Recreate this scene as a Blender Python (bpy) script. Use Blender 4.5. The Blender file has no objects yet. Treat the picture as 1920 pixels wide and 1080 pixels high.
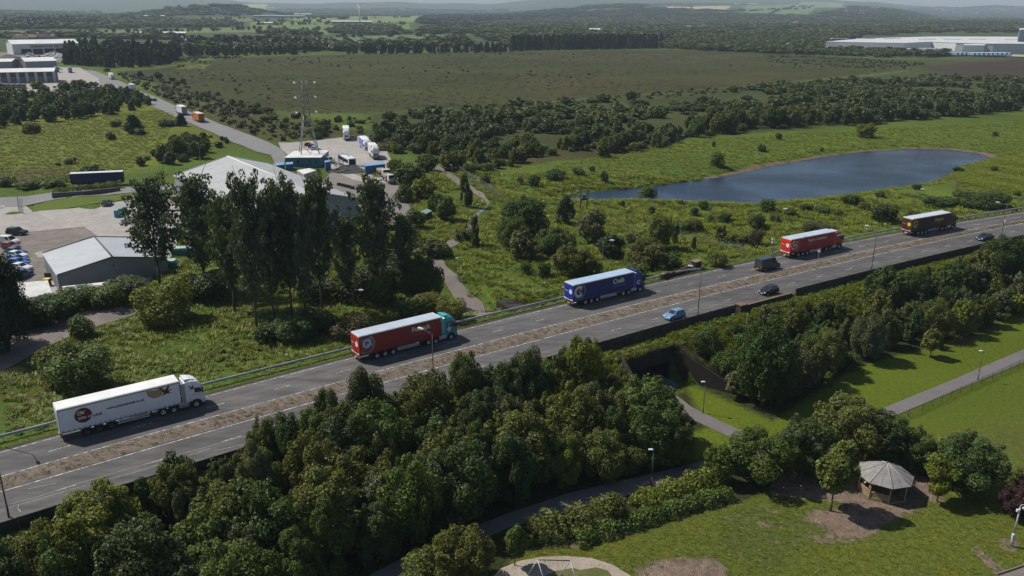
import bpy, bmesh, math, random
import numpy as np
from mathutils import Vector, Matrix, Euler
from mathutils.geometry import delaunay_2d_cdt
C = bpy.context.scene
COL = C.collection
R = math.radians
rng = np.random.default_rng(7)
random.seed(7)

# ------------------------------------------------------------------ camera
F_PX, Y_HOR, ROLL, CAM_H = 1561.5, 15.6, 0.0073, 48.05
PITCH = math.atan((540 - Y_HOR) / F_PX)
cam_d = bpy.data.cameras.new("camera")
cam = bpy.data.objects.new("camera", cam_d)
COL.objects.link(cam)
cam_d.sensor_width = 36
cam_d.lens = F_PX / 1920 * 36
cam_d.clip_start = 0.5
cam_d.clip_end = 40000
cam.matrix_world = Matrix.Translation((0, 0, CAM_H)) @ Matrix.Rotation(R(90) - PITCH, 4, 'X') @ Matrix.Rotation(ROLL, 4, 'Z')
C.camera = cam

# ------------------------------------------------------------------ sky, sun, exposure
SUN_EL, SHADOW_AZ = 50.0, -21.0            # shadows fall towards this heading (degrees from +X)
W = bpy.data.worlds.new("World")
C.world = W
W.use_nodes = True
nt = W.node_tree
nt.nodes.clear()
sky = nt.nodes.new('ShaderNodeTexSky')
sky.sky_type = 'NISHITA'
sky.sun_disc = False
sky.sun_elevation = R(SUN_EL)
sx, sy = -math.cos(R(SHADOW_AZ)), -math.sin(R(SHADOW_AZ))
sky.sun_rotation = math.atan2(sx, sy) % (2 * math.pi)
bg = nt.nodes.new('ShaderNodeBackground')
bg.inputs['Strength'].default_value = 0.07
wo = nt.nodes.new('ShaderNodeOutputWorld')
nt.links.new(sky.outputs[0], bg.inputs[0])
nt.links.new(bg.outputs[0], wo.inputs[0])
sl = bpy.data.lights.new("sun", 'SUN')
sl.energy = 4.3
sl.angle = R(0.53)
sl.color = (1.0, 0.95, 0.86)
so = bpy.data.objects.new("sun", sl)
COL.objects.link(so)
d = Vector((-sx * math.cos(R(SUN_EL)), -sy * math.cos(R(SUN_EL)), -math.sin(R(SUN_EL))))
so.rotation_euler = d.to_track_quat('-Z', 'Y').to_euler()
so.location = (0, 0, 400)
C.view_settings.view_transform = 'Standard'
C.view_settings.look = 'None'
C.view_settings.gamma = 1
C.view_settings.exposure = 0.30
C.cycles.use_denoising = True
C.cycles.max_bounces = 6
C.cycles.diffuse_bounces = 3
C.cycles.glossy_bounces = 3
C.cycles.transmission_bounces = 3
C.cycles.volume_bounces = 0
C.cycles.transparent_max_bounces = 8

# ------------------------------------------------------------------ terrain
def quad_curve(c2, c1, c0, a=-70.0, b=138.0):
    def fn(x):
        x = np.asarray(x, float)
        xc = np.clip(x, a, b)
        return c2 * xc * xc + c1 * xc + c0 + (2 * c2 * xc + c1) * (x - xc)
    return fn
Y_c = quad_curve(-5.96146e-04, 7.22081e-01, 115.2486)      # near edge of the median
Y_m = quad_curve(-7.31298e-04, 7.19337e-01, 119.8292)      # far edge of the median
Y_f = quad_curve(-8.76636e-04, 7.17894e-01, 127.6833)      # far edge line
Y_w = quad_curve(-6.79330e-04, 7.29722e-01, 105.2107)      # fence along the near verge
Y_g = quad_curve(-7.6e-04, 7.02e-01, 130.35)      # far crash barrier
PC = np.array([20.5, 115.4])                                # middle of the underpass headwall
PE = np.array([math.cos(R(33)), math.sin(R(33))])           # along the headwall
PN = np.array([PE[1], -PE[0]])                              # outwards, towards the park

def sstep(x):
    x = np.clip(x, 0, 1)
    return x * x * (3 - 2 * x)

def unproj(u, v, z):
    X, Y = u - 960.0, v - 540.0
    c, s = math.cos(ROLL), math.sin(ROLL)
    x, y = c * X + s * Y, -s * X + c * Y
    dx, dy, dz = x / F_PX, 1.0, -y / F_PX
    D = (dx, math.cos(PITCH) * dy + math.sin(PITCH) * dz, -math.sin(PITCH) * dy + math.cos(PITCH) * dz)
    t = (z - CAM_H) / D[2]
    return D[0] * t, D[1] * t

def ray(u, v):
    X, Y = u - 960.0, v - 540.0
    c, s = math.cos(ROLL), math.sin(ROLL)
    x, y = c * X + s * Y, -s * X + c * Y
    dx, dy, dz = x / F_PX, 1.0, -y / F_PX
    D = np.array((dx, math.cos(PITCH) * dy + math.sin(PITCH) * dz, -math.sin(PITCH) * dy + math.cos(PITCH) * dz))
    return D / np.linalg.norm(D)

def project(x, y, z):
    z = z - CAM_H
    dd = y * math.cos(PITCH) - z * math.sin(PITCH)
    uu = y * math.sin(PITCH) + z * math.cos(PITCH)
    X, Y = x / dd * F_PX, -uu / dd * F_PX
    c, s = math.cos(ROLL), math.sin(ROLL)
    return 960 + c * X - s * Y, 540 + s * X + c * Y

def seg_dist(P, poly, closed=True):
    P = np.asarray(P, float)
    poly = np.asarray(poly, float)
    n = len(poly)
    best = np.full(len(P), 1e18)
    for i in range(n if closed else n - 1):
        a, b = poly[i], poly[(i + 1) % n]
        ab = b - a
        t = np.clip(((P - a) @ ab) / (ab @ ab + 1e-12), 0, 1)
        dd = P - (a + t[:, None] * ab)
        best = np.minimum(best, (dd * dd).sum(1))
    return np.sqrt(best)

def inside(P, poly):
    P = np.asarray(P, float)
    poly = np.asarray(poly, float)
    x, y = P[:, 0], P[:, 1]
    r = np.zeros(len(P), bool)
    n = len(poly)
    for i in range(n):
        (x1, y1), (x2, y2) = poly[i], poly[(i + 1) % n]
        if y1 == y2:
            continue
        cnd = (y1 > y) != (y2 > y)
        r ^= cnd & (x < (x2 - x1) * (y - y1) / (y2 - y1) + x1)
    return r

POND_Z = -3.2
POND_PX = [(1040, 374), (1100, 361), (1210, 350), (1330, 335), (1400, 320), (1450, 309), (1500, 301), (1560, 291), (1620, 284),
           (1700, 279), (1780, 280), (1840, 288), (1864, 296), (1835, 304), (1800, 314), (1788, 326), (1750, 343), (1700, 351),
           (1640, 359), (1560, 371), (1480, 378), (1420, 384), (1340, 382), (1260, 378), (1180, 376), (1110, 378)]
POND = np.array([unproj(u, v, POND_Z) for u, v in POND_PX])
FAR_PATH = np.array([(6, 134.5), (-1, 138.5), (-6.6, 142.5), (-11, 149)])

def hump(x, y, cx, cy, sx_, sy_, a):
    return a * np.exp(-0.5 * (((x - cx) / sx_) ** 2 + ((y - cy) / sy_) ** 2))

def H(x, y):
    x = np.asarray(x, float)
    y = np.asarray(y, float)
    tw = (Y_w(x) - y) * 0.82
    tf = (y - Y_f(x)) * 0.82
    z = np.full(np.broadcast(x, y).shape, -0.12)
    wig = 0.35 * np.sin(x * 0.11 + 1.3) * np.sin(y * 0.09) + 0.2 * np.sin(x * 0.31 + y * 0.23)
    near = -0.55 - 5.45 * sstep((tw - 0.8) / 12.0)
    dx, dy = x - PC[0], y - PC[1]
    w = dx * PE[0] + dy * PE[1]
    s = dx * PN[0] + dy * PN[1]
    shelf = (w > -7.5) & (w < 6.6) & (s < 0.05) & (s > -6)
    near = np.where(shelf, np.maximum(near, -0.9), near)
    hw_r = 4.6 + np.clip(s, 0, 14) * 0.62
    hw_l = 5.2 + np.clip(s, 0, 14) * 0.25
    cut = (w > -hw_l) & (w < hw_r) & (s >= 0.05) & (s < 13)
    near = np.where(cut, -6.0, near)
    z = np.where(tw > 0, near, z)
    r = np.sqrt(x * x + y * y)
    far = -0.15 - 1.85 * sstep((tf - 2.6) / 12.0) + wig * sstep((tf - 6) / 20) * (1 - sstep((r - 350) / 200))
    P = np.stack([np.ravel(np.broadcast_to(x, z.shape)), np.ravel(np.broadcast_to(y, z.shape))], 1)
    m = (np.abs(P[:, 0] + 2) < 24) & (np.abs(P[:, 1] - 143) < 20) & (np.ravel(tf) > 0)
    if m.any():
        dd = seg_dist(P[m], FAR_PATH, False)
        k = np.zeros(len(P))
        along = sstep((163 - P[m][:, 1]) / 16)
        k[m] = (1 - sstep((dd - 3.2) / 4.5)) * along * sstep((np.ravel(tf)[m] - 2.6) / 2.0)
        k = k.reshape(z.shape)
        far = far * (1 - k) + (-3.9) * k
    m = (P[:, 0] > 5) & (P[:, 0] < 300) & (P[:, 1] > 190) & (P[:, 1] < 400)
    if m.any():
        sd = seg_dist(P[m], POND)
        sd = np.where(inside(P[m], POND), -sd, sd)
        f2 = np.ravel(far).copy()
        f2[m] = np.where(sd < 0, -3.25 - 1.2 * sstep(-sd / 6), np.minimum(f2[m], -3.15 + 1.4 * sstep(sd / 9)))
        far = f2.reshape(z.shape)
    # far country: slow swells, ridges and the blue hills on the skyline
    k = sstep((r - 1100) / 1800)
    far = far + k * (6 + 6 * np.sin(x * 0.0021 + 0.7) * np.sin(y * 0.0016) + 3 * np.sin(x * 0.006 + y * 0.004))
    far = far + hump(x, y, -1215, 3500, 150, 220, 46)
    u = x / np.maximum(y, 1) * F_PX + 960
    win = sstep((u - 900) / 260) * (1 - sstep((u - 1600) / 140))
    far = far + 66 * sstep((y - 3000) / 2400) * win * (0.93 + 0.07 * np.sin(x * 0.004))
    k2 = sstep((y - 6500) / 4500)
    far = far + k2 * (120 + 34 * np.sin(u * 0.0062 + 0.4) + 16 * np.sin(u * 0.017 + 2) + 5 * np.sin(u * 0.06))
    z = np.where(tf > 0.0, far, z)
    return z

def hz(x, y):
    return float(H(np.array([x]), np.array([y]))[0])

def G(u, v):
    """the point of the land seen at a pixel of the photograph"""
    D = ray(u, v)
    o = np.array((0, 0, CAM_H))
    z0 = -2.0 if D[2] < -0.012 else 30.0
    if D[2] > -0.012:
        t = np.linspace(1500, 13500, 3000)
    else:
        t1 = (CAM_H + 8) / -D[2]
        t0 = (CAM_H - 4) / -D[2] if t1 < 1500 else 700
        t = np.linspace(t0, min(t1 * 1.02, 13900), 900)
    P = o + t[:, None] * D
    below = P[:, 2] < H(P[:, 0], P[:, 1])
    if not below.any():
        i = len(t) - 1
    else:
        i = int(np.argmax(below))
    a, b = t[max(i - 1, 0)], t[i]
    for _ in range(14):
        mid = (a + b) / 2
        p = o + mid * D
        if p[2] < hz(p[0], p[1]):
            b = mid
        else:
            a = mid
    p = o + b * D
    return float(p[0]), float(p[1]), hz(p[0], p[1])

def height_to(x, y, z, v):
    """height of an upright thing at x, y, z whose top shows at photo row v"""
    lo, hi = 0.05, 120.0
    for _ in range(30):
        m = (lo + hi) / 2
        if project(x, y, z + m)[1] > v:
            lo = m
        else:
            hi = m
    return lo

def px_per_m(x, y, z=0):
    return F_PX / math.sqrt(x * x + y * y + (CAM_H - z) ** 2)

# ------------------------------------------------------------------ naming helpers
def tag(o, label=None, cat=None, group=None, kind=None):
    if label: o['label'] = label
    if cat: o['category'] = cat
    if group: o['group'] = group
    if kind: o['kind'] = kind
    return o

def thing(name, label, cat, loc=(0, 0, 0), rz=0.0, group=None):
    o = bpy.data.objects.new(name, None)
    o.empty_display_size = 0.3
    COL.objects.link(o)
    o.location = loc
    o.rotation_euler = (0, 0, rz)
    return tag(o, label, cat, group)

def link(name, me, parent=None, mat=None):
    if mat is not None:
        me.materials.clear()
        me.materials.append(mat)
    o = bpy.data.objects.new(name, me)
    COL.objects.link(o)
    if parent is not None:
        o.parent = parent
    return o

def copy_tree(o, parent=None):
    c = o.copy()
    COL.objects.link(c)
    c.parent = parent
    for ch in list(o.children):
        copy_tree(ch, c)
    return c

class MB:
    """collects shapes, then links them as one mesh object"""
    def __init__(s):
        s.v, s.f, s.sm = [], [], []
    def add(s, vs, fs, smooth=False):
        n = len(s.v)
        s.v += [tuple(map(float, p)) for p in vs]
        s.f += [tuple(i + n for i in f) for f in fs]
        s.sm += [smooth] * len(fs)
        return s
    def box(s, x0, x1, y0, y1, z0, z1):
        vs = [(x, y, z) for z in (z0, z1) for y in (y0, y1) for x in (x0, x1)]
        return s.add(vs, [(0, 2, 3, 1), (4, 5, 7, 6), (0, 1, 5, 4), (1, 3, 7, 5), (3, 2, 6, 7), (2, 0, 4, 6)])
    def bbox(s, x0, x1, y0, y1, z0, z1, b=0.03):
        """box with chamfered edges"""
        bm = bmesh.new()
        bmesh.ops.create_cube(bm, size=1)
        for v in bm.verts:
            v.co = ((x0 + x1) / 2 + v.co.x * (x1 - x0), (y0 + y1) / 2 + v.co.y * (y1 - y0), (z0 + z1) / 2 + v.co.z * (z1 - z0))
        bmesh.ops.bevel(bm, geom=bm.edges[:], offset=b, segments=2, affect='EDGES', profile=0.5)
        bm.verts.index_update()
        s.add([v.co[:] for v in bm.verts], [[v.index for v in f.verts] for f in bm.faces])
        bm.free()
        return s
    def obox(s, c, ex, hx, hy, z0, z1):
        """box turned in plan: centre c, heading ex (2-vector), half sizes"""
        ex = np.array(ex) / np.linalg.norm(ex)
        ey = np.array((-ex[1], ex[0]))
        vs = []
        for z in (z0, z1):
            for b in (-hy, hy):
                for a in (-hx, hx):
                    p = np.array(c[:2]) + ex * a + ey * b
                    vs.append((p[0], p[1], z))
        return s.add(vs, [(0, 2, 3, 1), (4, 5, 7, 6), (0, 1, 5, 4), (1, 3, 7, 5), (3, 2, 6, 7), (2, 0, 4, 6)])
    def face(s, *p):
        return s.add(p, [tuple(range(len(p)))])
    def slab(s, poly, z0, z1):
        """upright prism over a plan polygon; z0, z1 may be lists"""
        n = len(poly)
        a = z0 if hasattr(z0, '__len__') else [z0] * n
        b = z1 if hasattr(z1, '__len__') else [z1] * n
        vs = [(p[0], p[1], a[i]) for i, p in enumerate(poly)] + [(p[0], p[1], b[i]) for i, p in enumerate(poly)]
        fs = [tuple(range(n))[::-1], tuple(range(n, 2 * n))] + [(i, (i + 1) % n, n + (i + 1) % n, n + i) for i in range(n)]
        return s.add(vs, fs)
    def prism_y(s, poly, y0, y1, top_in=0.0, smooth=False):
        """polygon in x, z pushed along y"""
        n = len(poly)
        vs = [(p[0], y0, p[1]) for p in poly] + [(p[0], y1, p[1]) for p in poly]
        fs = [tuple(range(n)), tuple(range(2 * n - 1, n - 1, -1))] + [((i + 1) % n, i, n + i, n + (i + 1) % n) for i in range(n)]
        return s.add(vs, fs, smooth)
    def tube(s, p0, p1, r0, r1=None, n=8, caps=True, smooth=True):
        r1 = r0 if r1 is None else r1
        p0, p1 = Vector(p0), Vector(p1)
        ax = (p1 - p0)
        if ax.length < 1e-6:
            return s
        ax.normalize()
        a = ax.orthogonal().normalized()
        b = ax.cross(a)
        vs = []
        for p, r in ((p0, r0), (p1, r1)):
            for i in range(n):
                t = 2 * math.pi * i / n
                vs.append((p + (a * math.cos(t) + b * math.sin(t)) * r)[:])
        s.add(vs, [(i, (i + 1) % n, n + (i + 1) % n, n + i) for i in range(n)], smooth)
        if caps:
            k = len(s.v) - 2 * n
            s.f += [tuple(k + i for i in range(n))[::-1], tuple(k + n + i for i in range(n))]
            s.sm += [False, False]
        return s
    def path(s, pts, rad, n=7):
        for i in range(len(pts) - 1):
            a = rad[i] if hasattr(rad, '__len__') else rad
            b = rad[i + 1] if hasattr(rad, '__len__') else rad
            s.tube(pts[i], pts[i + 1], a, b, n, caps=True)
        return s
    def disc_y(s, c, r, y, n=28, a0=0, a1=2 * math.pi, r_in=0.0, y2=None):
        """disc, ring or sector facing -y"""
        k = n
        if r_in <= 0:
            vs = [(c[0], y, c[1])] + [(c[0] + r * math.cos(a0 + (a1 - a0) * i / k), y, c[1] + r * math.sin(a0 + (a1 - a0) * i / k)) for i in range(k + 1)]
            return s.add(vs, [(0, i + 1, i + 2) for i in range(k)])
        vs = []
        for i in range(k + 1):
            t = a0 + (a1 - a0) * i / k
            vs += [(c[0] + r_in * math.cos(t), y, c[1] + r_in * math.sin(t)), (c[0] + r * math.cos(t), y, c[1] + r * math.sin(t))]
        return s.add(vs, [(2 * i, 2 * i + 1, 2 * i + 3, 2 * i + 2) for i in range(k)])
    def mesh(s, name):
        me = bpy.data.meshes.new(name)
        me.from_pydata(s.v, [], s.f)
        me.polygons.foreach_set('use_smooth', np.array(s.sm, bool))
        me.update()
        return me
    def build(s, name, mat, parent=None, label=None):
        o = link(name, s.mesh(name), parent, mat)
        if label: o['label'] = label
        return o

def np_mesh(name, V, Fq, attrs=None, nper=4, smooth=False):
    """mesh straight from arrays; faces all have nper corners"""
    me = bpy.data.meshes.new(name)
    V = np.asarray(V, np.float32)
    Fq = np.asarray(Fq, np.int32)
    me.vertices.add(len(V))
    me.vertices.foreach_set('co', V.ravel())
    me.loops.add(Fq.size)
    me.loops.foreach_set('vertex_index', Fq.ravel())
    me.polygons.add(len(Fq))
    me.polygons.foreach_set('loop_start', np.arange(len(Fq), dtype=np.int32) * nper)
    me.polygons.foreach_set('loop_total', np.full(len(Fq), nper, np.int32))
    if smooth:
        me.polygons.foreach_set('use_smooth', np.ones(len(Fq), bool))
    for k, (dom, typ, arr) in (attrs or {}).items():
        a = me.attributes.new(k, typ, dom)
        a.data.foreach_set('color' if 'COLOR' in typ else 'value', np.asarray(arr, np.float32).ravel())
    me.update(calc_edges=True)
    return me

# ------------------------------------------------------------------ materials
class N:
    def __init__(s, name):
        s.m = bpy.data.materials.new(name)
        s.m.use_nodes = True
        s.t = s.m.node_tree
        s.t.nodes.clear()
        s.out = s.t.nodes.new('ShaderNodeOutputMaterial')
    def n(s, typ, **kw):
        q = s.t.nodes.new(typ)
        for k, v in kw.items():
            if k in q.inputs.keys() if isinstance(k, str) else False:
                pass
            setattr(q, k, v)
        return q
    def l(s, a, b):
        s.t.links.new(a, b)
    def val(s, sock, v):
        if isinstance(v, bpy.types.NodeSocket):
            s.l(v, sock)
        else:
            sock.default_value = v
    def noise(s, scale, detail=3, rough=0.55, vec=None, dist=0.0):
        q = s.n('ShaderNodeTexNoise')
        q.inputs['Scale'].default_value = scale
        q.inputs['Detail'].default_value = detail
        q.inputs['Roughness'].default_value = rough
        q.inputs['Distortion'].default_value = dist
        if vec is not None: s.l(vec, q.inputs['Vector'])
        return q.outputs['Fac']
    def ramp(s, fac, p0, p1, a=0.0, b=1.0):
        q = s.n('ShaderNodeMapRange')
        s.l(fac, q.inputs[0])
        q.inputs[1].default_value, q.inputs[2].default_value, q.inputs[3].default_value, q.inputs[4].default_value = p0, p1, a, b
        return q.outputs[0]
    def mix(s, fac, a, b, mode='MIX'):
        q = s.n('ShaderNodeMix', data_type='RGBA', blend_type=mode)
        s.val(q.inputs[0], fac)
        s.val(q.inputs[6], a if isinstance(a, bpy.types.NodeSocket) else (*a[:3], 1))
        s.val(q.inputs[7], b if isinstance(b, bpy.types.NodeSocket) else (*b[:3], 1))
        return q.outputs[2]
    def math(s, op, a, b=0.0):
        q = s.n('ShaderNodeMath', operation=op)
        s.val(q.inputs[0], a)
        s.val(q.inputs[1], b)
        return q.outputs[0]
    def scale(s, col, f):
        q = s.n('ShaderNodeVectorMath', operation='SCALE')
        s.l(col, q.inputs[0])
        s.val(q.inputs[3], f)
        return q.outputs[0]
    def bsdf(s, col, rough=0.8, spec=0.3, metal=0.0, bump=None, bdist=0.05, bstr=1.0):
        q = s.n('ShaderNodeBsdfPrincipled')
        s.val(q.inputs['Base Color'], col if isinstance(col, bpy.types.NodeSocket) else (*col[:3], 1))
        s.val(q.inputs['Roughness'], rough)
        q.inputs['Specular IOR Level'].default_value = spec
        q.inputs['Metallic'].default_value = metal
        if bump is not None:
            b = s.n('ShaderNodeBump')
            b.inputs['Distance'].default_value = bdist
            b.inputs['Strength'].default_value = bstr
            s.l(bump, b.inputs['Height'])
            s.l(b.outputs[0], q.inputs['Normal'])
        s.l(q.outputs[0], s.out.inputs[0])
        return q

_pm = {}
def pm(name, col, rough=0.6, spec=0.3, metal=0.0, var=0.12, scale=1.5, grime=0.0):
    """plain painted or metal surface with a little uneven wear"""
    if name in _pm:
        return _pm[name]
    s = N(name)
    tc = s.n('ShaderNodeTexCoord').outputs['Object']
    n1 = s.noise(scale, 4, 0.6, tc)
    c = s.mix(s.ramp(n1, 0.3, 0.7), [x * (1 - var) for x in col], [min(x * (1 + var), 0.95) for x in col])
    if grime:
        n2 = s.noise(scale * 4, 5, 0.7, tc)
        c = s.mix(s.ramp(n2, 0.5, 0.75, 0, grime), c, (0.09, 0.08, 0.07))
    s.bsdf(c, s.ramp(n1, 0.2, 0.8, max(rough - 0.08, 0.05), min(rough + 0.1, 1)), spec, metal)
    _pm[name] = s.m
    return s.m
GLASS = None
def glass():
    return pm('dark_glass', (0.012, 0.015, 0.018), 0.08, 0.6, 0, 0.1)
# ------------------------------------------------------------------ the land: one sheet to the horizon
def ground_material():
    s = N('ground')
    geo = s.n('ShaderNodeNewGeometry').outputs['Position']
    at = s.n('ShaderNodeAttribute', attribute_name='Col').outputs['Color']
    dirt = s.n('ShaderNodeAttribute', attribute_name='dirt').outputs['Fac']
    rough = s.n('ShaderNodeAttribute', attribute_name='rough').outputs['Fac']
    big = s.noise(0.013, 4, 0.6, geo)
    mid = s.noise(0.14, 5, 0.65, geo)
    fine = s.noise(1.5, 4, 0.7, geo)
    tiny = s.noise(6.0, 3, 0.7, geo)
    c = s.scale(at, s.ramp(big, 0.3, 0.7, 0.78, 1.22))
    stk = s.math('MULTIPLY', s.ramp(s.noise(0.028, 7, 0.72, geo, 0.6), 0.56, 0.72), s.math('MULTIPLY', rough, 0.55))
    c = s.mix(stk, c, s.mix(1.0, c, (1.75, 1.5, 1.35), 'MULTIPLY'))
    stk = s.math('MULTIPLY', s.ramp(s.noise(0.05, 6, 0.7, geo, 0.4), 0.54, 0.66), s.math('MULTIPLY', rough, 0.5))
    c = s.mix(stk, c, s.mix(1.0, c, (0.62, 0.72, 0.55), 'MULTIPLY'))
    yel = s.mix(1.0, c, (1.30, 1.06, 0.62), 'MULTIPLY')
    brn = s.mix(1.0, c, (1.18, 0.82, 0.66), 'MULTIPLY')
    f1 = s.math('MULTIPLY', s.ramp(mid, 0.52, 0.68), rough)
    c = s.mix(f1, c, yel)
    f2 = s.math('MULTIPLY', s.ramp(s.noise(0.09, 5, 0.7, geo, 0.4), 0.55, 0.68), s.math('MULTIPLY', rough, 0.8))
    c = s.mix(f2, c, brn)
    v = s.math('ADD', s.math('MULTIPLY', s.ramp(fine, 0.3, 0.72, -0.55, 0.5), s.math('ADD', s.math('MULTIPLY', rough, 0.75), 0.25)), 1.0)
    c = s.scale(c, v)
    c = s.scale(c, s.ramp(tiny, 0.3, 0.7, 0.8, 1.2))
    # bare earth shows through where the turf is worn
    dn = s.math('ADD', s.noise(0.55, 6, 0.72, geo, 0.3), s.math('MULTIPLY', dirt, 0.62))
    dm = s.ramp(dn, 0.80, 0.90)
    dcol = s.mix(s.ramp(s.noise(0.9, 5, 0.7, geo), 0.35, 0.7), (0.145, 0.102, 0.076), (0.26, 0.196, 0.150))
    c = s.mix(dm, c, dcol)
    s.bsdf(c, 0.95, 0.12, 0, s.math('ADD', fine, s.math('MULTIPLY', tiny, 0.5)), 0.35, 0.9)
    return s.m

GREEN, DRY, WILD = (0.056, 0.088, 0.017), (0.115, 0.105, 0.028), (0.078, 0.120, 0.020)
LAWN, MOSS, HEATH, UNDER = (0.110, 0.148, 0.013), (0.045, 0.051, 0.0145), (0.046, 0.036, 0.024), (0.036, 0.046, 0.014)  # MOSS: heather's own dark tone, with cloud shade put into the colour
# pixel outline, colour, worn-turf amount, roughness of the sward, width of the blend in metres
ZONES = [
    ([(-300, 330), (-300, 205), (100, 205), (290, 195), (330, 215), (420, 255), (380, 290), (240, 322), (120, 345)], (0.122, 0.148, 0.022), 0, 1, 8),
    ([(-100, 318), (60, 315), (130, 318), (150, 330), (-100, 350)], (0.080, 0.066, 0.030), 0, 1, 4),
    ([(300, 195), (345, 220), (430, 262), (470, 275), (540, 262), (700, 250), (560, 222), (420, 190), (300, 160)], (0.075, 0.078, 0.022), 0, 1, 10),
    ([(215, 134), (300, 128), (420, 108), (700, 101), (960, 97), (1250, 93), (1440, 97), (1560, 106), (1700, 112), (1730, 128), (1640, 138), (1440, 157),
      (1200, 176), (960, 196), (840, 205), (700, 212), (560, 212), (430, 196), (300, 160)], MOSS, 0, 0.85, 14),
    ([(650, 165), (760, 163), (800, 172), (740, 178), (660, 176)], (0.056, 0.066, 0.014), 0, 1, 20),
    ([(800, 183), (900, 181), (1000, 182), (950, 192), (820, 190)], (0.050, 0.055, 0.018), 0, 1, 20),
    ([(960, 105), (1140, 100), (1350, 104), (1440, 112), (1200, 113), (1000, 112)], (0.056, 0.051, 0.020), 0, 1, 40),
    ([(520, 112), (640, 117), (600, 127), (500, 126)], (0.050, 0.052, 0.0155), 0, 1, 30),
    ([(980, 140), (1300, 150), (1440, 135), (1500, 145), (1300, 168), (1000, 186)], (0.056, 0.053, 0.018), 0, 1, 40),
    ([(1720, 122), (1920, 108), (2100, 108), (2100, 146), (1920, 147), (1780, 142)], (0.050, 0.036, 0.028), 0, 0.6, 10),
    ([(1600, 200), (1740, 185), (1900, 180), (1900, 196), (1720, 208), (1600, 210)], HEATH, 0, 0.8, 5),
    ([(960, 285), (1090, 268), (1290, 262), (1310, 272), (1150, 292), (1040, 305), (960, 315)], (0.060, 0.060, 0.022), 0, 1, 5),
    ([(690, 214), (840, 206), (960, 198), (1200, 178), (1440, 159), (1640, 142), (1720, 130), (1560, 108), (1700, 112), (1920, 108), (2100, 108), (2100, 215), (1920, 200), (1700, 225), (1300, 258), (1130, 268), (960, 290), (800, 300), (700, 262)], (0.052, 0.064, 0.020), 0, 1, 8),
    ([(1720, 124), (1920, 110), (2100, 110), (2100, 146), (1920, 147), (1780, 140)], (0.046, 0.036, 0.026), 0, 0.6, 10),
    ([(860, 330), (960, 318), (1060, 300), (1180, 292), (1290, 262), (1400, 255), (1560, 245), (1700, 240), (1920, 225), (2100, 225), (2100, 300), (1920, 300),
      (1865, 296), (1780, 280), (1700, 278), (1500, 300), (1330, 335), (1100, 362), (960, 365)], (0.084, 0.130, 0.020), 0, 1, 5),
    ([(1090, 380), (1300, 378), (1430, 386), (1560, 372), (1690, 355), (1790, 325), (1870, 298), (2100, 290), (2100, 360), (1920, 385), (1700, 420), (1420, 470), (1230, 480), (1120, 440)],
     (0.086, 0.128, 0.022), 0, 1, 3),
    ([(1140, 398), (1220, 392), (1300, 400), (1310, 412), (1220, 424), (1130, 425)], (0.094, 0.104, 0.026), 0, 0.9, 3),
    ([(1780, 338), (1900, 315), (1920, 345), (1800, 372)], (0.092, 0.104, 0.036), 0, 1, 5),
    ([(-80, 700), (60, 680), (130, 700), (110, 730), (60, 745), (-80, 770)], (0.085, 0.105, 0.022), 0.10, 1, 2),
    ([(0, 690), (50, 688), (60, 712), (0, 728)], (0.08, 0.08, 0.03), 0.72, 0.6, 2),
    ([(25, 745), (75, 742), (80, 752), (30, 756)], (0.08, 0.08, 0.03), 0.6, 0.6, 1.5),
    ([(830, 420), (880, 400), (890, 430), (870, 455), (790, 470), (800, 430)], (0.105, 0.110, 0.026), 0, 1, 3),
    # the park
    ([(1280, 700), (1450, 790), (1600, 690), (1780, 640), (1920, 560), (2300, 420), (2300, 900), (1920, 900), (1720, 790), (1500, 870), (1340, 830)], LAWN, 0, 0.25, 1.5),
    ([(1340, 800), (1400, 820), (1340, 862), (1290, 862), (1300, 810)], LAWN, 0, 0.4, 1),
    ([(1690, 790), (1920, 690), (2300, 520), (2300, 900), (1920, 900)], (0.104, 0.140, 0.015), 0, 0.15, 0.3),
    ([(1740, 830), (1830, 800), (1980, 770), (1980, 880), (1850, 880)], (0.112, 0.130, 0.026), 0, 0.5, 6),
    ([(1775, 645), (1850, 600), (1880, 600), (1875, 612), (1800, 650)], (0.095, 0.088, 0.030), 0, 1, 1.5),
    ([(960, 1040), (1070, 1025), (1370, 945), (1440, 925), (1600, 890), (1920, 900), (2300, 900), (2300, 1300), (900, 1300)], (0.100, 0.120, 0.019), 0.27, 0.6, 1.2),
    ([(1440, 880), (1600, 860), (1720, 880), (1745, 905), (1725, 955), (1650, 985), (1610, 965), (1560, 935), (1500, 935), (1440, 930)], (0.06, 0.08, 0.02), 0.80, 0.6, 2.5),
    ([(1475, 985), (1530, 955), (1590, 955), (1660, 985), (1640, 1005), (1600, 1015), (1530, 1018), (1470, 1000)], (0.06, 0.08, 0.02), 0.76, 0.6, 2.5),
    ([(1190, 1062), (1260, 1045), (1340, 1045), (1370, 1070), (1340, 1100), (1190, 1110)], (0.06, 0.08, 0.02), 0.78, 0.6, 2),
    ([(1360, 960), (1460, 940), (1560, 1000), (1440, 1070), (1340, 1030)], (0.08, 0.102, 0.02), 0.42, 0.8, 3),
    ([(1060, 1018), (1200, 980), (1380, 935), (1400, 940), (1210, 995), (1070, 1030)], (0.06, 0.08, 0.02), 0.52, 0.7, 0.6),
    ([(1820, 1028), (1832, 1025), (1885, 1070), (1870, 1085)], (0.06, 0.08, 0.02), 0.78, 0.5, 0.5),
    ([(1870, 1015), (1890, 1008), (1915, 1020), (1900, 1033), (1880, 1030)], (0.06, 0.08, 0.02), 0.8, 0.5, 0.6),
    ([(1700, 912), (1740, 905), (1775, 935), (1750, 945), (1715, 930)], (0.06, 0.08, 0.02), 0.72, 0.6, 1.0),
]
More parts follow.
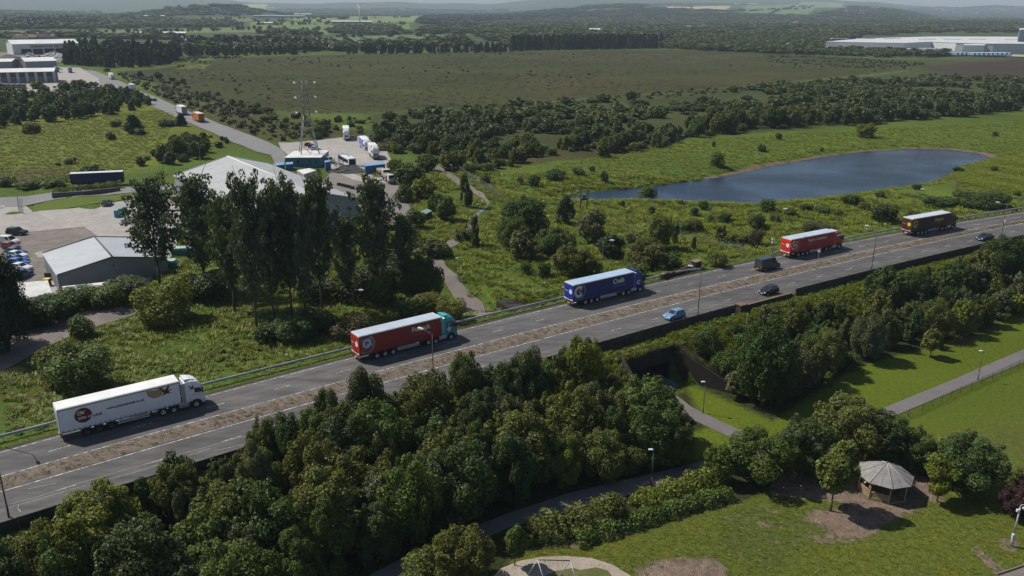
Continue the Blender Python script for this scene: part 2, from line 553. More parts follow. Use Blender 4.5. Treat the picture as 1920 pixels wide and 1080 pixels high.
FIELDS = [
    ([(95, 62), (180, 57), (400, 53), (470, 52), (470, 60), (330, 62), (110, 66)], (0.115, 0.165, 0.050)),
    ([(240, 62), (320, 61), (330, 68), (260, 70)], (0.150, 0.200, 0.050)),
    ([(-60, 58), (95, 58), (80, 66), (-60, 68)], (0.110, 0.150, 0.050)),
    ([(520, 31), (700, 29), (790, 30), (780, 42), (700, 44), (560, 40)], (0.140, 0.190, 0.060)),
    ([(470, 41), (600, 41), (640, 52), (640, 63), (560, 66), (470, 60)], (0.115, 0.165, 0.050)),
    ([(700, 46), (770, 44), (765, 60), (705, 62)], (0.120, 0.165, 0.050)),
    ([(585, 71), (700, 68), (800, 65), (872, 67), (860, 73), (740, 80), (660, 84), (590, 79)], (0.100, 0.150, 0.080)),
    ([(360, 34), (480, 33), (470, 40), (370, 41)], (0.105, 0.140, 0.060)),
    ([(1180, 15), (1260, 12), (1295, 13), (1288, 18), (1200, 19)], (0.38, 0.32, 0.17)),
    ([(1300, 12), (1370, 11), (1365, 18), (1300, 18)], (0.33, 0.29, 0.16)),
    ([(1400, 10), (1520, 6), (1530, 14), (1515, 27), (1440, 30), (1390, 20)], (0.125, 0.165, 0.065)),
    ([(1500, 4), (1580, 5), (1590, 14), (1520, 15)], (0.150, 0.180, 0.080)),
    ([(830, 22), (905, 20), (900, 26), (832, 27)], (0.150, 0.190, 0.070)),
    ([(420, 9), (500, 8), (500, 11), (430, 12)], (0.30, 0.32, 0.13)),
    ([(1140, 20), (1180, 19), (1170, 24), (1145, 24)], (0.14, 0.18, 0.06)),
    ([(1410, 32), (1470, 30), (1460, 36), (1415, 36)], (0.14, 0.17, 0.07)),
    ([(1330, 74), (1420, 72), (1440, 84), (1350, 84)], (0.105, 0.105, 0.045)),
    ([(1800, 50), (1840, 50), (1835, 54), (1800, 54)], (0.16, 0.17, 0.08)),
    ([(0, 30), (30, 29), (25, 34), (0, 34)], (0.22, 0.22, 0.11)),
    ([(320, 98), (400, 98), (390, 108), (330, 112)], (0.060, 0.085, 0.022)),
    ([(340, 122), (395, 120), (385, 129), (335, 130)], (0.105, 0.125, 0.028)),
]

def ground_sheet():
    az = np.concatenate([np.arange(-180, -44, 3.0), np.arange(-44, 44.01, 0.145), np.arange(47, 180, 3.0)])
    rr = np.concatenate([[3.0, 8.0, 20.0, 35.0, 46.0], np.exp(np.linspace(math.log(52), math.log(14200), 640))])
    A, Rr = np.meshgrid(np.radians(az), rr, indexing='ij')
    X, Y = np.sin(A) * Rr, np.cos(A) * Rr
    x, y = X.ravel(), Y.ravel()
    z = H(x, y)
    P = np.stack([x, y], 1)
    r = np.hypot(x, y)
    tw = (Y_w(x) - y) * 0.82
    tf = (y - Y_f(x)) * 0.82
    col = np.empty((len(x), 3))
    col[:] = WILD
    fld = sstep((r - 900) / 300)[:, None]
    col = col * (1 - fld) + np.array((0.052, 0.078, 0.026)) * fld
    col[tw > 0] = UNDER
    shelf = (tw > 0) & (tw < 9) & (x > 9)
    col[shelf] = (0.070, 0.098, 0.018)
    dirt = np.zeros(len(x))
    rough = np.ones(len(x))
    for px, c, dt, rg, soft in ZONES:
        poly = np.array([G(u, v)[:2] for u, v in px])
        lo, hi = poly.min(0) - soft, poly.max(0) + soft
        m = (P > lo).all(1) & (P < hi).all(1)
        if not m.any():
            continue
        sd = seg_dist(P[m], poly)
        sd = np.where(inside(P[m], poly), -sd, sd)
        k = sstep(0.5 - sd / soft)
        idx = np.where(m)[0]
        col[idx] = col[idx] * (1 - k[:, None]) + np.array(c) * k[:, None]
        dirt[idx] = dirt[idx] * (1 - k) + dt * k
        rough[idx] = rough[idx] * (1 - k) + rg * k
    for px, c in FIELDS:
        poly = np.array([G(u, v)[:2] for u, v in px])
        m = (P > poly.min(0)).all(1) & (P < poly.max(0)).all(1)
        idx = np.where(m)[0][inside(P[m], poly)] if m.any() else []
        if len(idx):
            col[idx] = c
            rough[idx] = 0.3
    na, nr = len(az), len(rr)
    i = np.arange(na)[:, None] * nr + np.arange(nr - 1)[None, :]
    j = ((np.arange(na) + 1) % na)[:, None] * nr + np.arange(nr - 1)[None, :]
    F = np.stack([i, i + 1, j + 1, j], -1).reshape(-1, 4)
    # leave the mouth of the underpass open
    cx, cy = x[F].mean(1), y[F].mean(1)
    w = (cx - PC[0]) * PE[0] + (cy - PC[1]) * PE[1]
    s = (cx - PC[0]) * PN[0] + (cy - PC[1]) * PN[1]
    zmax = z[F].max(1)
    hole = (np.abs(w) < 4.6) & (s > -6.0) & (s < 1.4) & (zmax > -5.7)
    F = F[~hole]
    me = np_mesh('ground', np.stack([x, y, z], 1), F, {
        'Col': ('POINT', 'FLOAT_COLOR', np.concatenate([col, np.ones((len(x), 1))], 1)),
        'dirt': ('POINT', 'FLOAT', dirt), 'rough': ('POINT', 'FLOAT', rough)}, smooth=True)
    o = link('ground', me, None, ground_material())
    tag(o, kind='structure')
ground_sheet()

# ------------------------------------------------------------------ roads, paths, yards, water
def structure(o):
    o['kind'] = 'structure'
    return o

def strip_between(name, fa, fb, z, x0, x1, mat, step=1.5, n=2, zf=None):
    xs = np.arange(x0, x1 + 0.01, step)
    V = []
    for i, x in enumerate(xs):
        a, b = float(fa(x)), float(fb(x))
        for k in range(n + 1):
            yy = a + (b - a) * k / n
            V.append((x, yy, z if zf is None else zf(x, k / n)))
    m = n + 1
    F = [(i * m + k, (i + 1) * m + k, (i + 1) * m + k + 1, i * m + k + 1) for i in range(len(xs) - 1) for k in range(n)]
    return structure(link(name, np_mesh(name, V, F, smooth=True), None, mat))

def asphalt(name, base, streak=True, patch=0.12):
    s = N(name)
    geo = s.n('ShaderNodeNewGeometry').outputs['Position']
    mp = s.n('ShaderNodeMapping')
    mp.inputs['Rotation'].default_value = (0, 0, R(-35))
    mp.inputs['Scale'].default_value = (0.03, 0.9, 1)
    s.l(geo, mp.inputs['Vector'])
    st = s.noise(1.0, 4, 0.6, mp.outputs[0])
    n1 = s.noise(0.25, 5, 0.65, geo)
    n2 = s.noise(7.0, 3, 0.7, geo)
    lo = [c * (1 - patch) for c in base]
    hi = [c * (1 + patch) for c in base]
    c = s.mix(s.ramp(n1, 0.3, 0.7), lo, hi)
    if streak:
        c = s.scale(c, s.ramp(st, 0.3, 0.7, 0.74, 1.22))
    if streak:      # polished wheel tracks and the oil line between them
        wa = s.n('ShaderNodeAttribute', attribute_name='wear').outputs['Fac']
        c = s.scale(c, s.ramp(s.math('MULTIPLY', wa, s.ramp(n1, .3, .7, .5, 1.2)), -0.6, 1.0, 0.86, 1.17))
        c = s.scale(c, s.ramp(s.noise(0.06, 2, 0.5, mp.outputs[0]), 0.46, 0.52, 0.9, 1.04))
    c = s.scale(c, s.ramp(n2, 0.3, 0.7, 0.86, 1.14))
    s.bsdf(c, 0.82, 0.3, 0, n2, 0.02, 0.6)
    return s.m
M_ROAD = asphalt('road_asphalt', (0.088, 0.083, 0.082), True, 0.2)
M_LINE = None
def paint_mat():
    s = N('road_paint')
    geo = s.n('ShaderNodeNewGeometry').outputs['Position']
    c = s.mix(s.ramp(s.noise(1.8, 5, 0.8, geo), 0.44, 0.60), (0.15, 0.148, 0.145), (0.60, 0.60, 0.58))
    s.bsdf(c, 0.7, 0.3)
    return s.m
M_LINE = paint_mat()
XA, XB = -110, 240
rd_o = strip_between('road', lambda x: Y_w(x) + 0.5, lambda x: Y_f(x) + 0.95, 0.0, XA, XB, M_ROAD, 1.5, 70)
rv = np.array([v.co[:] for v in rd_o.data.vertices])
wear = np.zeros(len(rv))
yc_, ym_, yf_ = Y_c(rv[:, 0]), Y_m(rv[:, 0]), Y_f(rv[:, 0])
ln_ = (ym_ + yf_) / 2 - .25
for cen, amp in (((ym_ + ln_) / 2, .6), ((yf_ + ln_) / 2, 1.0), (yc_ - 2.1, .6), (yc_ - 6.3, 1.0)):
    for off in (-1.1, 1.1):
        wear += amp * np.exp(-((rv[:, 1] - cen - off) / .52) ** 2)
    wear -= .55 * amp * np.exp(-((rv[:, 1] - cen) / .5) ** 2)
aw = rd_o.data.attributes.new('wear', 'FLOAT', 'POINT')
aw.data.foreach_set('value', wear.astype(np.float32))

def verge_mat(name, a, b, c2, sc=1.4):
    s = N(name)
    geo = s.n('ShaderNodeNewGeometry').outputs['Position']
    n1 = s.noise(0.35, 5, 0.7, geo)
    n2 = s.noise(sc * 2, 5, 0.75, geo)
    c = s.mix(s.ramp(n1, 0.38, 0.62), a, b)
    c = s.mix(s.ramp(n2, 0.5, 0.7), c, c2)
    s.bsdf(c, 0.95, 0.1, 0, n2, 0.12, 1.0)
    return s.m
M_MED = verge_mat('median_litter', (0.150, 0.120, 0.098), (0.185, 0.154, 0.126), (0.118, 0.094, 0.078))
strip_between('median', lambda x: Y_c(x) + 0.42, lambda x: Y_m(x) - 0.42, 0.10, XA, XB, M_MED, 0.8, 5,
              lambda x, k: 0.012 + 0.13 * min(k, 1 - k, 0.2) / 0.2 + 0.02 * math.sin(x * 1.7 + k * 9))
M_VERGE = verge_mat('verge_grit', (0.075, 0.082, 0.040), (0.11, 0.092, 0.062), (0.055, 0.075, 0.020))
strip_between('verge', lambda x: Y_w(x) + 0.35, lambda x: Y_w(x) + 2.1, 0.05, XA, XB, M_VERGE, 1.5, 2)
M_EDGE = verge_mat('verge_earth', (0.050, 0.042, 0.030), (0.075, 0.060, 0.042), (0.035, 0.050, 0.016))
strip_between('verge', lambda x: Y_f(x) + 0.62, lambda x: Y_f(x) + 1.35, 0.02, XA, XB, M_EDGE, 1.5, 2,
              lambda x, k: 0.015 + 0.045 * math.sin(math.pi * k))

lines = MB()
def line_strip(mb, fn, x0, x1, w, z=0.006, step=1.0):
    xs = np.arange(x0, x1 + 1e-6, min(step, max(x1 - x0, 0.05)))
    for a, b in zip(xs[:-1], xs[1:]):
        mb.face((a, float(fn(a)) - w, z), (b, float(fn(b)) - w, z), (b, float(fn(b)) + w, z), (a, float(fn(a)) + w, z))
line_strip(lines, Y_f, XA, XB, 0.09)
line_strip(lines, Y_m, XA, XB, 0.095)
line_strip(lines, Y_c, XA, XB, 0.10)
def lane_far(x): return (Y_m(x) + Y_f(x)) / 2 - 0.25
def lane_near(x): return Y_c(x) - 4.15
for k in range(-13, 34):
    for fn, ph in ((lane_far, 3.9), (lane_near, 1.6)):
        sl_ = float(fn(0.5) - fn(-0.5))
        x0 = ph + k * 7.05
        line_strip(lines, fn, x0, x0 + 2.35, 0.075, 0.006, 0.6)
structure(lines.build('road_markings', M_LINE))
cr = MB()
def poly_strip(mb, pts, w, z):
    for (a, b) in zip(pts[:-1], pts[1:]):
        a, b = np.array(a[:2]), np.array(b[:2])
        t = (b - a) / (np.linalg.norm(b - a) + 1e-9)
        n = np.array((-t[1], t[0])) * w
        mb.face((*(a - n), z), (*(b - n), z), (*(b + n), z), (*(a + n), z))
for pl in ([(20, 945), (75, 930), (132, 911), (237, 880), (297, 864), (370, 843), (480, 812)], [(-40, 968), (0, 957), (40, 945), (160, 910)],
           [(175, 906), (255, 885), (393, 841)], [(36, 946), (33, 953), (39, 960)], [(52, 917), (80, 911), (105, 906)], [(560, 815), (470, 830), (400, 846)]):
    poly_strip(cr, [unproj(u, v, 0) for u, v in pl], 0.05, 0.009)
structure(cr.build('road_cracks', pm('crack_sealant', (0.22, 0.215, 0.21), 0.8, 0.3, 0, 0.3, 2)))

def sheet(name, px, mat, dz=0.05, grid=6.0, flat=None, world=None):
    poly = [Vector(p) for p in (world if world is not None else [G(u, v)[:2] for u, v in px])]
    if flat is None:      # densify the outline so that it follows the land
        q = []
        for a, b in zip(poly, poly[1:] + poly[:1]):
            n = max(1, int((b - a).length / grid))
            q += [a.lerp(b, i / n) for i in range(n)]
        poly = q
    pa = np.array([p[:] for p in poly])
    pts = list(poly)
    if flat is None:
        lo, hi = pa.min(0), pa.max(0)
        gx, gy = np.meshgrid(np.arange(lo[0], hi[0], grid), np.arange(lo[1], hi[1], grid))
        gp = np.stack([gx.ravel(), gy.ravel()], 1)
        ok = inside(gp, pa) & (seg_dist(gp, pa) > grid * 0.4)
        pts += [Vector(p) for p in gp[ok]]
    n = len(poly)
    vs, es, fs, *_ = delaunay_2d_cdt(pts, [(i, (i + 1) % n) for i in range(n)], [], 1, 1e-4)
    xy = np.array([v[:] for v in vs])
    z = H(xy[:, 0], xy[:, 1]) + dz if flat is None else np.full(len(xy), flat)
    me = bpy.data.meshes.new(name)
    me.from_pydata([(a, b, c) for (a, b), c in zip(xy, z)], [], [tuple(f) for f in fs])
    me.update()
    if len(me.polygons) and me.polygons[0].normal.z < 0:
        me.flip_normals()
    return structure(link(name, me, None, mat))

def water_mat():
    s = N('pond_water')
    geo = s.n('ShaderNodeNewGeometry').outputs['Position']
    mp = s.n('ShaderNodeMapping')
    mp.inputs['Scale'].default_value = (1.0, 0.45, 1)
    mp.inputs['Rotation'].default_value = (0, 0, R(25))
    s.l(geo, mp.inputs['Vector'])
    calm = s.ramp(s.noise(0.035, 3, 0.5, geo), 0.40, 0.6, 0.25, 1.0)
    w = s.math('MULTIPLY', s.math('ADD', s.noise(0.9, 4, 0.6, mp.outputs[0]), s.noise(3.2, 3, 0.6, mp.outputs[0])), calm)
    q = s.bsdf((0.010, 0.026, 0.062), 0.06, 0.5, 0, w, 0.22, 1.0)
    q.inputs['IOR'].default_value = 1.33
    return s.m
pc = POND.mean(0)
sheet('pond', None, water_mat(), flat=POND_Z, world=[tuple(pc + (p - pc) * (1 + 1.2 / np.linalg.norm(p - pc))) for p in POND])
# bare muddy rim along the far shore
M_MUD = verge_mat('shore_mud', (0.12, 0.088, 0.060), (0.155, 0.115, 0.082), (0.075, 0.07, 0.035))
mud = MB()
far_shore = POND[3:13]
for a, b in zip(far_shore[:-1], far_shore[1:]):
    L_ = np.linalg.norm(b - a)
    for k in range(max(1, int(L_ / 4))):
        n = max(1, int(L_ / 4))
        p, q = a + (b - a) * k / n, a + (b - a) * (k + 1) / n
        wd = 1.6 + 1.5 * math.sin(p[0] * 0.13) ** 2
        vs = []
        for pp in (p, q):
            out = (pp - pc) / np.linalg.norm(pp - pc)
            for kk in (-1.2, wd):
                e = pp + out * kk
                vs.append((e[0], e[1], max(hz(*e) + 0.07, POND_Z + 0.02)))
        mud.face(vs[0], vs[2], vs[3], vs[1])
structure(mud.build('shore', M_MUD))

M_PATH = asphalt('path_asphalt', (0.135, 0.122, 0.120), False, 0.12)
M_PATH2 = asphalt('path_worn', (0.150, 0.128, 0.115), False, 0.2)
M_CONC = verge_mat('yard_concrete', (0.29, 0.27, 0.25), (0.35, 0.325, 0.305), (0.25, 0.23, 0.215), 0.4)
M_GRAVEL = verge_mat('yard_gravel', (0.155, 0.138, 0.125), (0.21, 0.187, 0.168), (0.115, 0.10, 0.09), 0.8)
M_BACK = asphalt('lane_asphalt', (0.17, 0.165, 0.165), False, 0.1)
def w2(w, s_): return tuple(PC + PE * w + PN * s_)
sheet('path', None, M_PATH, 0.05, 2.0, world=[w2(-3.6, 5.4), w2(1.2, 5.4)] + [G(u, v)[:2] for u, v in [(1296, 763), (1350, 790), (1408, 815), (1470, 850), (1440, 872), (1385, 828), (1290, 783), (1262, 776)]])
sheet('path', [(640, 1120), (700, 1075), (805, 1022), (955, 962), (1067, 925), (1235, 886), (1335, 860), (1440, 838), (1540, 812), (1650, 768), (1780, 715), (1920, 655), (2150, 550),
               (2150, 582), (1920, 680), (1780, 738), (1672, 783), (1560, 832), (1450, 862), (1335, 885), (1167, 932), (1050, 962), (960, 988), (860, 1030), (760, 1085), (720, 1130)], M_PATH, 0.065, 2.5)
sheet('path', [(860, 592), (868, 580), (845, 548), (812, 505), (806, 478), (826, 462), (852, 444), (876, 428), (885, 408), (915, 386), (908, 374), (880, 358), (845, 338), (810, 318), (795, 302),
               (805, 300), (830, 316), (868, 340), (905, 362), (918, 380), (912, 392), (895, 408), (888, 432), (868, 452), (842, 467), (828, 480), (838, 502), (868, 534), (905, 568), (925, 586), (915, 596)], M_PATH2, 0.10, 2.5)
sheet('path', [(-60, 660), (40, 625), (130, 595), (200, 575), (255, 580), (260, 588), (190, 610), (110, 640), (60, 665), (0, 700), (-60, 730)], M_PATH2, 0.08, 3)
sheet('access_road', [(-200, 388), (0, 371), (100, 361), (240, 351), (330, 345), (330, 356), (240, 362), (105, 374), (40, 388), (0, 392), (-200, 412)], M_BACK, 0.10, 5)
sheet('yard', [(-200, 395), (0, 386), (45, 384), (62, 397), (140, 391), (215, 380), (330, 362), (350, 395), (330, 470), (280, 530), (180, 560), (0, 570), (-200, 600)], M_CONC, 0.10, 6)
sheet('yard', [(-200, 470), (0, 440), (60, 435), (158, 426), (186, 446), (120, 470), (95, 500), (70, 545), (0, 560), (-200, 590)], M_GRAVEL, 0.16, 6)
sheet('back_road', [(146, 133), (165, 150), (205, 166), (222, 172), (254, 186), (285, 200), (322, 217), (360, 233), (400, 250), (435, 267), (480, 285), (508, 292), (515, 305), (505, 320), (520, 322), (532, 308), (537, 292), (527, 280),
                    (505, 268), (480, 258), (440, 243), (400, 228), (365, 214), (332, 200), (296, 184), (260, 170), (230, 155), (203, 143), (180, 134), (165, 131)], M_BACK, 0.22, 10)
sheet('yard', [(527, 280), (522, 268), (545, 268), (580, 265), (645, 258), (690, 256), (715, 262), (728, 290), (742, 318), (748, 342), (700, 348), (640, 338), (622, 318), (600, 290), (540, 292)], M_CONC, 0.18, 8)
sheet('yard', [(600, 345), (622, 322), (700, 345), (746, 340), (772, 385), (775, 415), (750, 430), (690, 400), (640, 370)], asphalt('yard_asphalt', (0.17, 0.15, 0.14), False, 0.2), 0.2, 8)
sheet('yard', [(-60, 122), (150, 128), (185, 148), (190, 165), (100, 178), (-60, 182)], M_CONC, 0.5, 25)
sheet('yard', [(-80, 100), (150, 98), (150, 118), (-80, 120)], M_GRAVEL, 0.6, 25)
sheet('yard', [(1540, 92), (1700, 97), (1920, 104), (2060, 104), (2060, 110), (1920, 108), (1690, 101), (1540, 98)], M_CONC, 0.9, 40)
sheet('grass_strip', [(60, 398), (66, 380), (105, 376), (240, 363), (328, 357), (326, 366), (215, 378), (140, 389)], verge_mat('strip_turf', (0.085, 0.12, 0.02), (0.10, 0.13, 0.03), (0.06, 0.085, 0.02)), 0.14, 4)
sheet('play_area', [(905, 1100), (940, 1066), (975, 1052), (1015, 1045), (1060, 1043), (1110, 1047), (1150, 1060), (1190, 1085), (1210, 1120), (900, 1160)], verge_mat('play_sand', (0.30, 0.25, 0.205), (0.36, 0.31, 0.26), (0.22, 0.175, 0.14)), 0.05, 2)
sheet('play_lawn', [(1020, 1082), (1042, 1072), (1075, 1066), (1088, 1070), (1118, 1065), (1140, 1071), (1152, 1088), (1140, 1120), (1020, 1130)], verge_mat('worn_turf', (0.075, 0.095, 0.024), (0.13, 0.12, 0.06), (0.055, 0.08, 0.018), 1.0), 0.09, 2)
sheet('parking_bay', [(1870, 1078), (1920, 1062), (2100, 1010), (2100, 1200), (1850, 1200)], M_PATH2, 0.06, 2)
# ------------------------------------------------------------------ foliage
def leaf_material(name, from_object=True, cols=None, trans=0.22, soft=False):
    s = N(name)
    oi = s.n('ShaderNodeObjectInfo')
    lv = s.n('ShaderNodeAttribute', attribute_name='lv').outputs['Fac']
    cv = s.n('ShaderNodeAttribute', attribute_name='cv').outputs['Fac']
    if from_object:
        c = oi.outputs['Color']
    else:
        c = s.mix(oi.outputs['Random'], cols[0], cols[1])
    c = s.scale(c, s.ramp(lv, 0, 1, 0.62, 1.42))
    hue = s.n('ShaderNodeHueSaturation')
    s.l(s.ramp(cv, 0, 1, 0.478, 0.516), hue.inputs['Hue'])
    s.l(s.ramp(cv, 0, 1, 0.85, 1.2), hue.inputs['Value'])
    s.l(c, hue.inputs['Color'])
    c = hue.outputs[0]
    q = s.n('ShaderNodeBsdfPrincipled')
    s.l(c, q.inputs['Base Color'])
    q.inputs['Roughness'].default_value = 0.55
    q.inputs['Specular IOR Level'].default_value = 0.22
    if soft:      # grass blades take the light like the sward they stand in
        vm = s.n('ShaderNodeVectorMath', operation='MULTIPLY_ADD')
        s.l(s.n('ShaderNodeNewGeometry').outputs['Normal'], vm.inputs[0])
        vm.inputs[1].default_value = (.45, .45, .45)
        vm.inputs[2].default_value = (0, 0, .62)
        nn = s.n('ShaderNodeVectorMath', operation='NORMALIZE')
        s.l(vm.outputs[0], nn.inputs[0])
        s.l(nn.outputs[0], q.inputs['Normal'])
    t = s.n('ShaderNodeBsdfTranslucent')
    s.l(s.mix(1.0, c, (1.35, 1.25, 0.5), 'MULTIPLY'), t.inputs[0])
    mx = s.n('ShaderNodeMixShader')
    mx.inputs[0].default_value = trans
    s.l(q.outputs[0], mx.inputs[1])
    s.l(t.outputs[0], mx.inputs[2])
    s.l(mx.outputs[0], s.out.inputs[0])
    return s.m
M_LEAF = leaf_material('foliage')
M_BARK = pm('bark', (0.085, 0.070, 0.055), 0.9, 0.1, 0, 0.35, 3)

def unit(v):
    return v / (np.linalg.norm(v, axis=-1, keepdims=True) + 1e-9)

def leaves(pos, out, size, g, up=0.35, rnd=0.75, asp=0.62, lv=None, cv=None):
    """leaf-sized faces: centres, outward directions, sizes"""
    n = len(pos)
    nrm = unit(out * 0.75 + np.array((0, 0, up)) + g.normal(size=(n, 3)) * rnd * 0.6)
    a = unit(np.cross(nrm, g.normal(size=(n, 3))))
    b = np.cross(nrm, a)
    sz = size * g.uniform(0.65, 1.35, n)[:, None]
    fold = nrm * sz * 0.22
    V = np.stack([pos - a * sz, pos - b * sz * asp + fold, pos + a * sz, pos + b * sz * asp + fold], 1).reshape(-1, 3)
    Fq = np.arange(4 * n).reshape(n, 4)
    return V, Fq

def crown(kind, seed, nleaf, size):
    g = np.random.default_rng(seed)
    lobes = []
    if kind == 'broad':
        tall = g.uniform(.36, .43)
        lobes.append((np.array((0, 0, .50)), np.array((.30, .30, .38))))
        for i in range(24):
            a = i * 2.4 + g.uniform(-.5, .5)
            e = math.asin(-.86 + 1.84 * (i + .5) / 24) * g.uniform(.9, 1.05)
            k = g.uniform(.72, 1.12)
            rr = g.uniform(.10, .19) * (1.1 if e < .4 else .88)
            c = np.array((0, 0, .50)) + np.array((math.cos(a) * math.cos(e) * .34 * k, math.sin(a) * math.cos(e) * .34 * k, math.sin(e) * tall * (.55 + .45 * k)))
            c[2] = max(c[2], rr * .7)
            lobes.append((c, np.array((rr, rr, rr * g.uniform(.8, 1.3)))))
        for i in range(9):      # shoots that break the outline
            a, e = g.uniform(0, 6.28), g.uniform(.1, 1.35)
            k = g.uniform(1.12, 1.34)
            rr = g.uniform(.045, .08)
            lobes.append((np.array((math.cos(a) * math.cos(e) * .36 * k, math.sin(a) * math.cos(e) * .36 * k, .50 + math.sin(e) * tall * k * .95)), np.array((rr, rr, rr * 1.5))))
    elif kind == 'airy':
        for i in range(26):
            z = g.uniform(.10, .94)
            rad = .34 * math.sin(math.pi * min(1, (z + .06) / 1.08)) ** .7 * g.uniform(.5, 1.1)
            a = g.uniform(0, 6.28)
            rr = g.uniform(.08, .16)
            lobes.append((np.array((math.cos(a) * rad, math.sin(a) * rad, z)), np.array((rr, rr, rr * 1.35))))
    elif kind == 'poplar':
        for i in range(50):
            z0 = .21 + .66 * ((i + g.random()) / 50)
            a = i * 2.4 + g.uniform(-.6, .6)
            ln = .52 * min(1, (z0 - .16) / .22) ** .6 * (1.03 - z0) ** .62 * g.uniform(.45, 1.12)
            for k in (.35, .62, .86, 1.05):
                rr = .066 * (1.25 - .5 * k) * g.uniform(.75, 1.3)
                zz = z0 + .24 * k * ln / .36 * g.uniform(.85, 1.15)
                if zz < .985:
                    lobes.append((np.array((math.cos(a) * ln * k, math.sin(a) * ln * k, zz)), np.array((rr, rr, rr * .55))))
        lobes.append((np.array((0, 0, .955)), np.array((.05, .05, .045))))
    elif kind == 'conifer':
        for i in range(34):
            z = .12 + .82 * (i / 34)
            rad = .40 * (1 - z) ** .7 * g.uniform(.6, 1.0)
            a = i * 2.4 + g.uniform(-.4, .4)
            rr = .12 + .13 * (1 - z)
            lobes.append((np.array((math.cos(a) * rad, math.sin(a) * rad, z)), np.array((rr, rr, rr * .5))))
    elif kind == 'bush':
        lobes.append((np.array((0, 0, .35)), np.array((.38, .38, .5))))
        for i in range(10):
            a = g.uniform(0, 6.28); rr = g.uniform(.16, .26)
            rad = g.uniform(.12, .33)
            lobes.append((np.array((math.cos(a) * rad, math.sin(a) * rad, g.uniform(.2, .72))), np.array((rr, rr, rr * 1.25))))
    elif kind == 'sapling':
        for i in range(14):
            z = g.uniform(.32, .93); a = g.uniform(0, 6.28); rad = g.uniform(.05, .30) * (1.25 - z)
            rr = g.uniform(.11, .18)
            lobes.append((np.array((math.cos(a) * rad, math.sin(a) * rad, z)), np.array((rr, rr, rr))))
    area = np.array([r[0] * r[2] + r[0] ** 2 for _, r in lobes])
    cnt = np.maximum((nleaf * 1.5 * area / area.sum()).astype(int), 6)
    P, O, L, CV = [], [], [], []
    for (c, r), n in zip(lobes, cnt):
        dd = unit(g.normal(size=(n, 3)))
        bumps = unit(g.normal(size=(9, 3)))
        k = np.max(np.clip(dd @ bumps.T, 0, 1) ** 14, axis=1)
        rad = (0.84 + 0.26 * k) * (1 - 0.30 * g.random(n) ** 3)
        P.append(c + dd * r * rad[:, None])
        O.append(dd)
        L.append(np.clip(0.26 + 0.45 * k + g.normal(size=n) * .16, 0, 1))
        CV.append(np.full(n, g.random()) * .7 + g.random(n) * .3)
    P, O, L, CV = map(np.concatenate, (P, O, L, CV))
    keep = P[:, 2] > 0.03
    for c, r in lobes:
        keep &= (((P - c) / (r * (0.70 if kind != 'poplar' else 0.5))) ** 2).sum(1) > 1
    idx = np.where(keep)[0]
    if len(idx) > nleaf:
        idx = g.choice(idx, nleaf, replace=False)
    P, O, L, CV = P[idx], O[idx], L[idx], CV[idx]
    if kind == 'conifer':
        O = unit(O * np.array((1, 1, .3)) + np.array((0, 0, -.1)))
    sizes = np.full(len(P), size)
    ni = len(P) // (6 if kind != 'poplar' else 40)
    core, cd = [], []
    for (c, r), n in zip(lobes, cnt):
        m = max(2, int(ni * n / cnt.sum()))
        dd = unit(g.normal(size=(m, 3)))
        core.append(c + dd * r * g.uniform(.35, .62, m)[:, None])
        cd.append(dd)
    core, cd = np.concatenate(core), np.concatenate(cd)
    core[:, 2] = np.maximum(core[:, 2], .04)
    P, O = np.concatenate([P, core]), np.concatenate([O, cd])
    sizes = np.concatenate([sizes, np.full(len(core), size * 1.9)])[:, None]
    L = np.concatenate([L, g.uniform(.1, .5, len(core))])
    CV = np.concatenate([CV, g.random(len(core))])
    V, Fq = leaves(P, O, sizes, g, up=.45 if kind != 'poplar' else .5, rnd=.9 if kind != 'poplar' else 1.2)
    V[:, 2] = np.maximum(V[:, 2], 0.0)
    V[:, 2] *= 1.0 / V[:, 2].max()
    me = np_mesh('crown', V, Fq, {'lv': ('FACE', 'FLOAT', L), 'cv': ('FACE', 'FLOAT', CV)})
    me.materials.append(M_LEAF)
    return me

def trunk_mesh(kind, seed):
    g = random.Random(seed)
    mb = MB()
    top = {'broad': .55, 'airy': .8, 'poplar': .9, 'conifer': .9, 'sapling': .85, 'bush': .3}[kind]
    r0 = {'broad': .030, 'airy': .020, 'poplar': .0165, 'conifer': .020, 'sapling': .016, 'bush': .02}[kind]
    pts = [Vector((0, 0, -.02))]
    for i in range(1, 6):
        pts.append(Vector((g.uniform(-.012, .012) * i / 2, g.uniform(-.012, .012) * i / 2, top * i / 5)))
    for i in range(5):
        mb.tube(pts[i], pts[i + 1], r0 * (1 - .16 * i) * (1.25 if i == 0 else 1), r0 * (1 - .16 * (i + 1)), 7)
    nl = {'bush': 3, 'conifer': 4}.get(kind, 7)
    for i in range(nl):
        k = g.uniform(.35, .9)
        p = pts[0].lerp(pts[-1], k)
        a = g.uniform(0, 6.28)
        ln = g.uniform(.16, .30)
        q = p + Vector((math.cos(a) * ln * .8, math.sin(a) * ln * .8, ln * (1.1 if kind == 'poplar' else .7)))
        m = p.lerp(q, .5) + Vector((0, 0, .02))
        mb.tube(p, m, r0 * .42, r0 * .26, 5)
        mb.tube(m, q, r0 * .26, r0 * .10, 5)
    me = mb.mesh('trunk')
    me.materials.append(M_BARK)
    return me

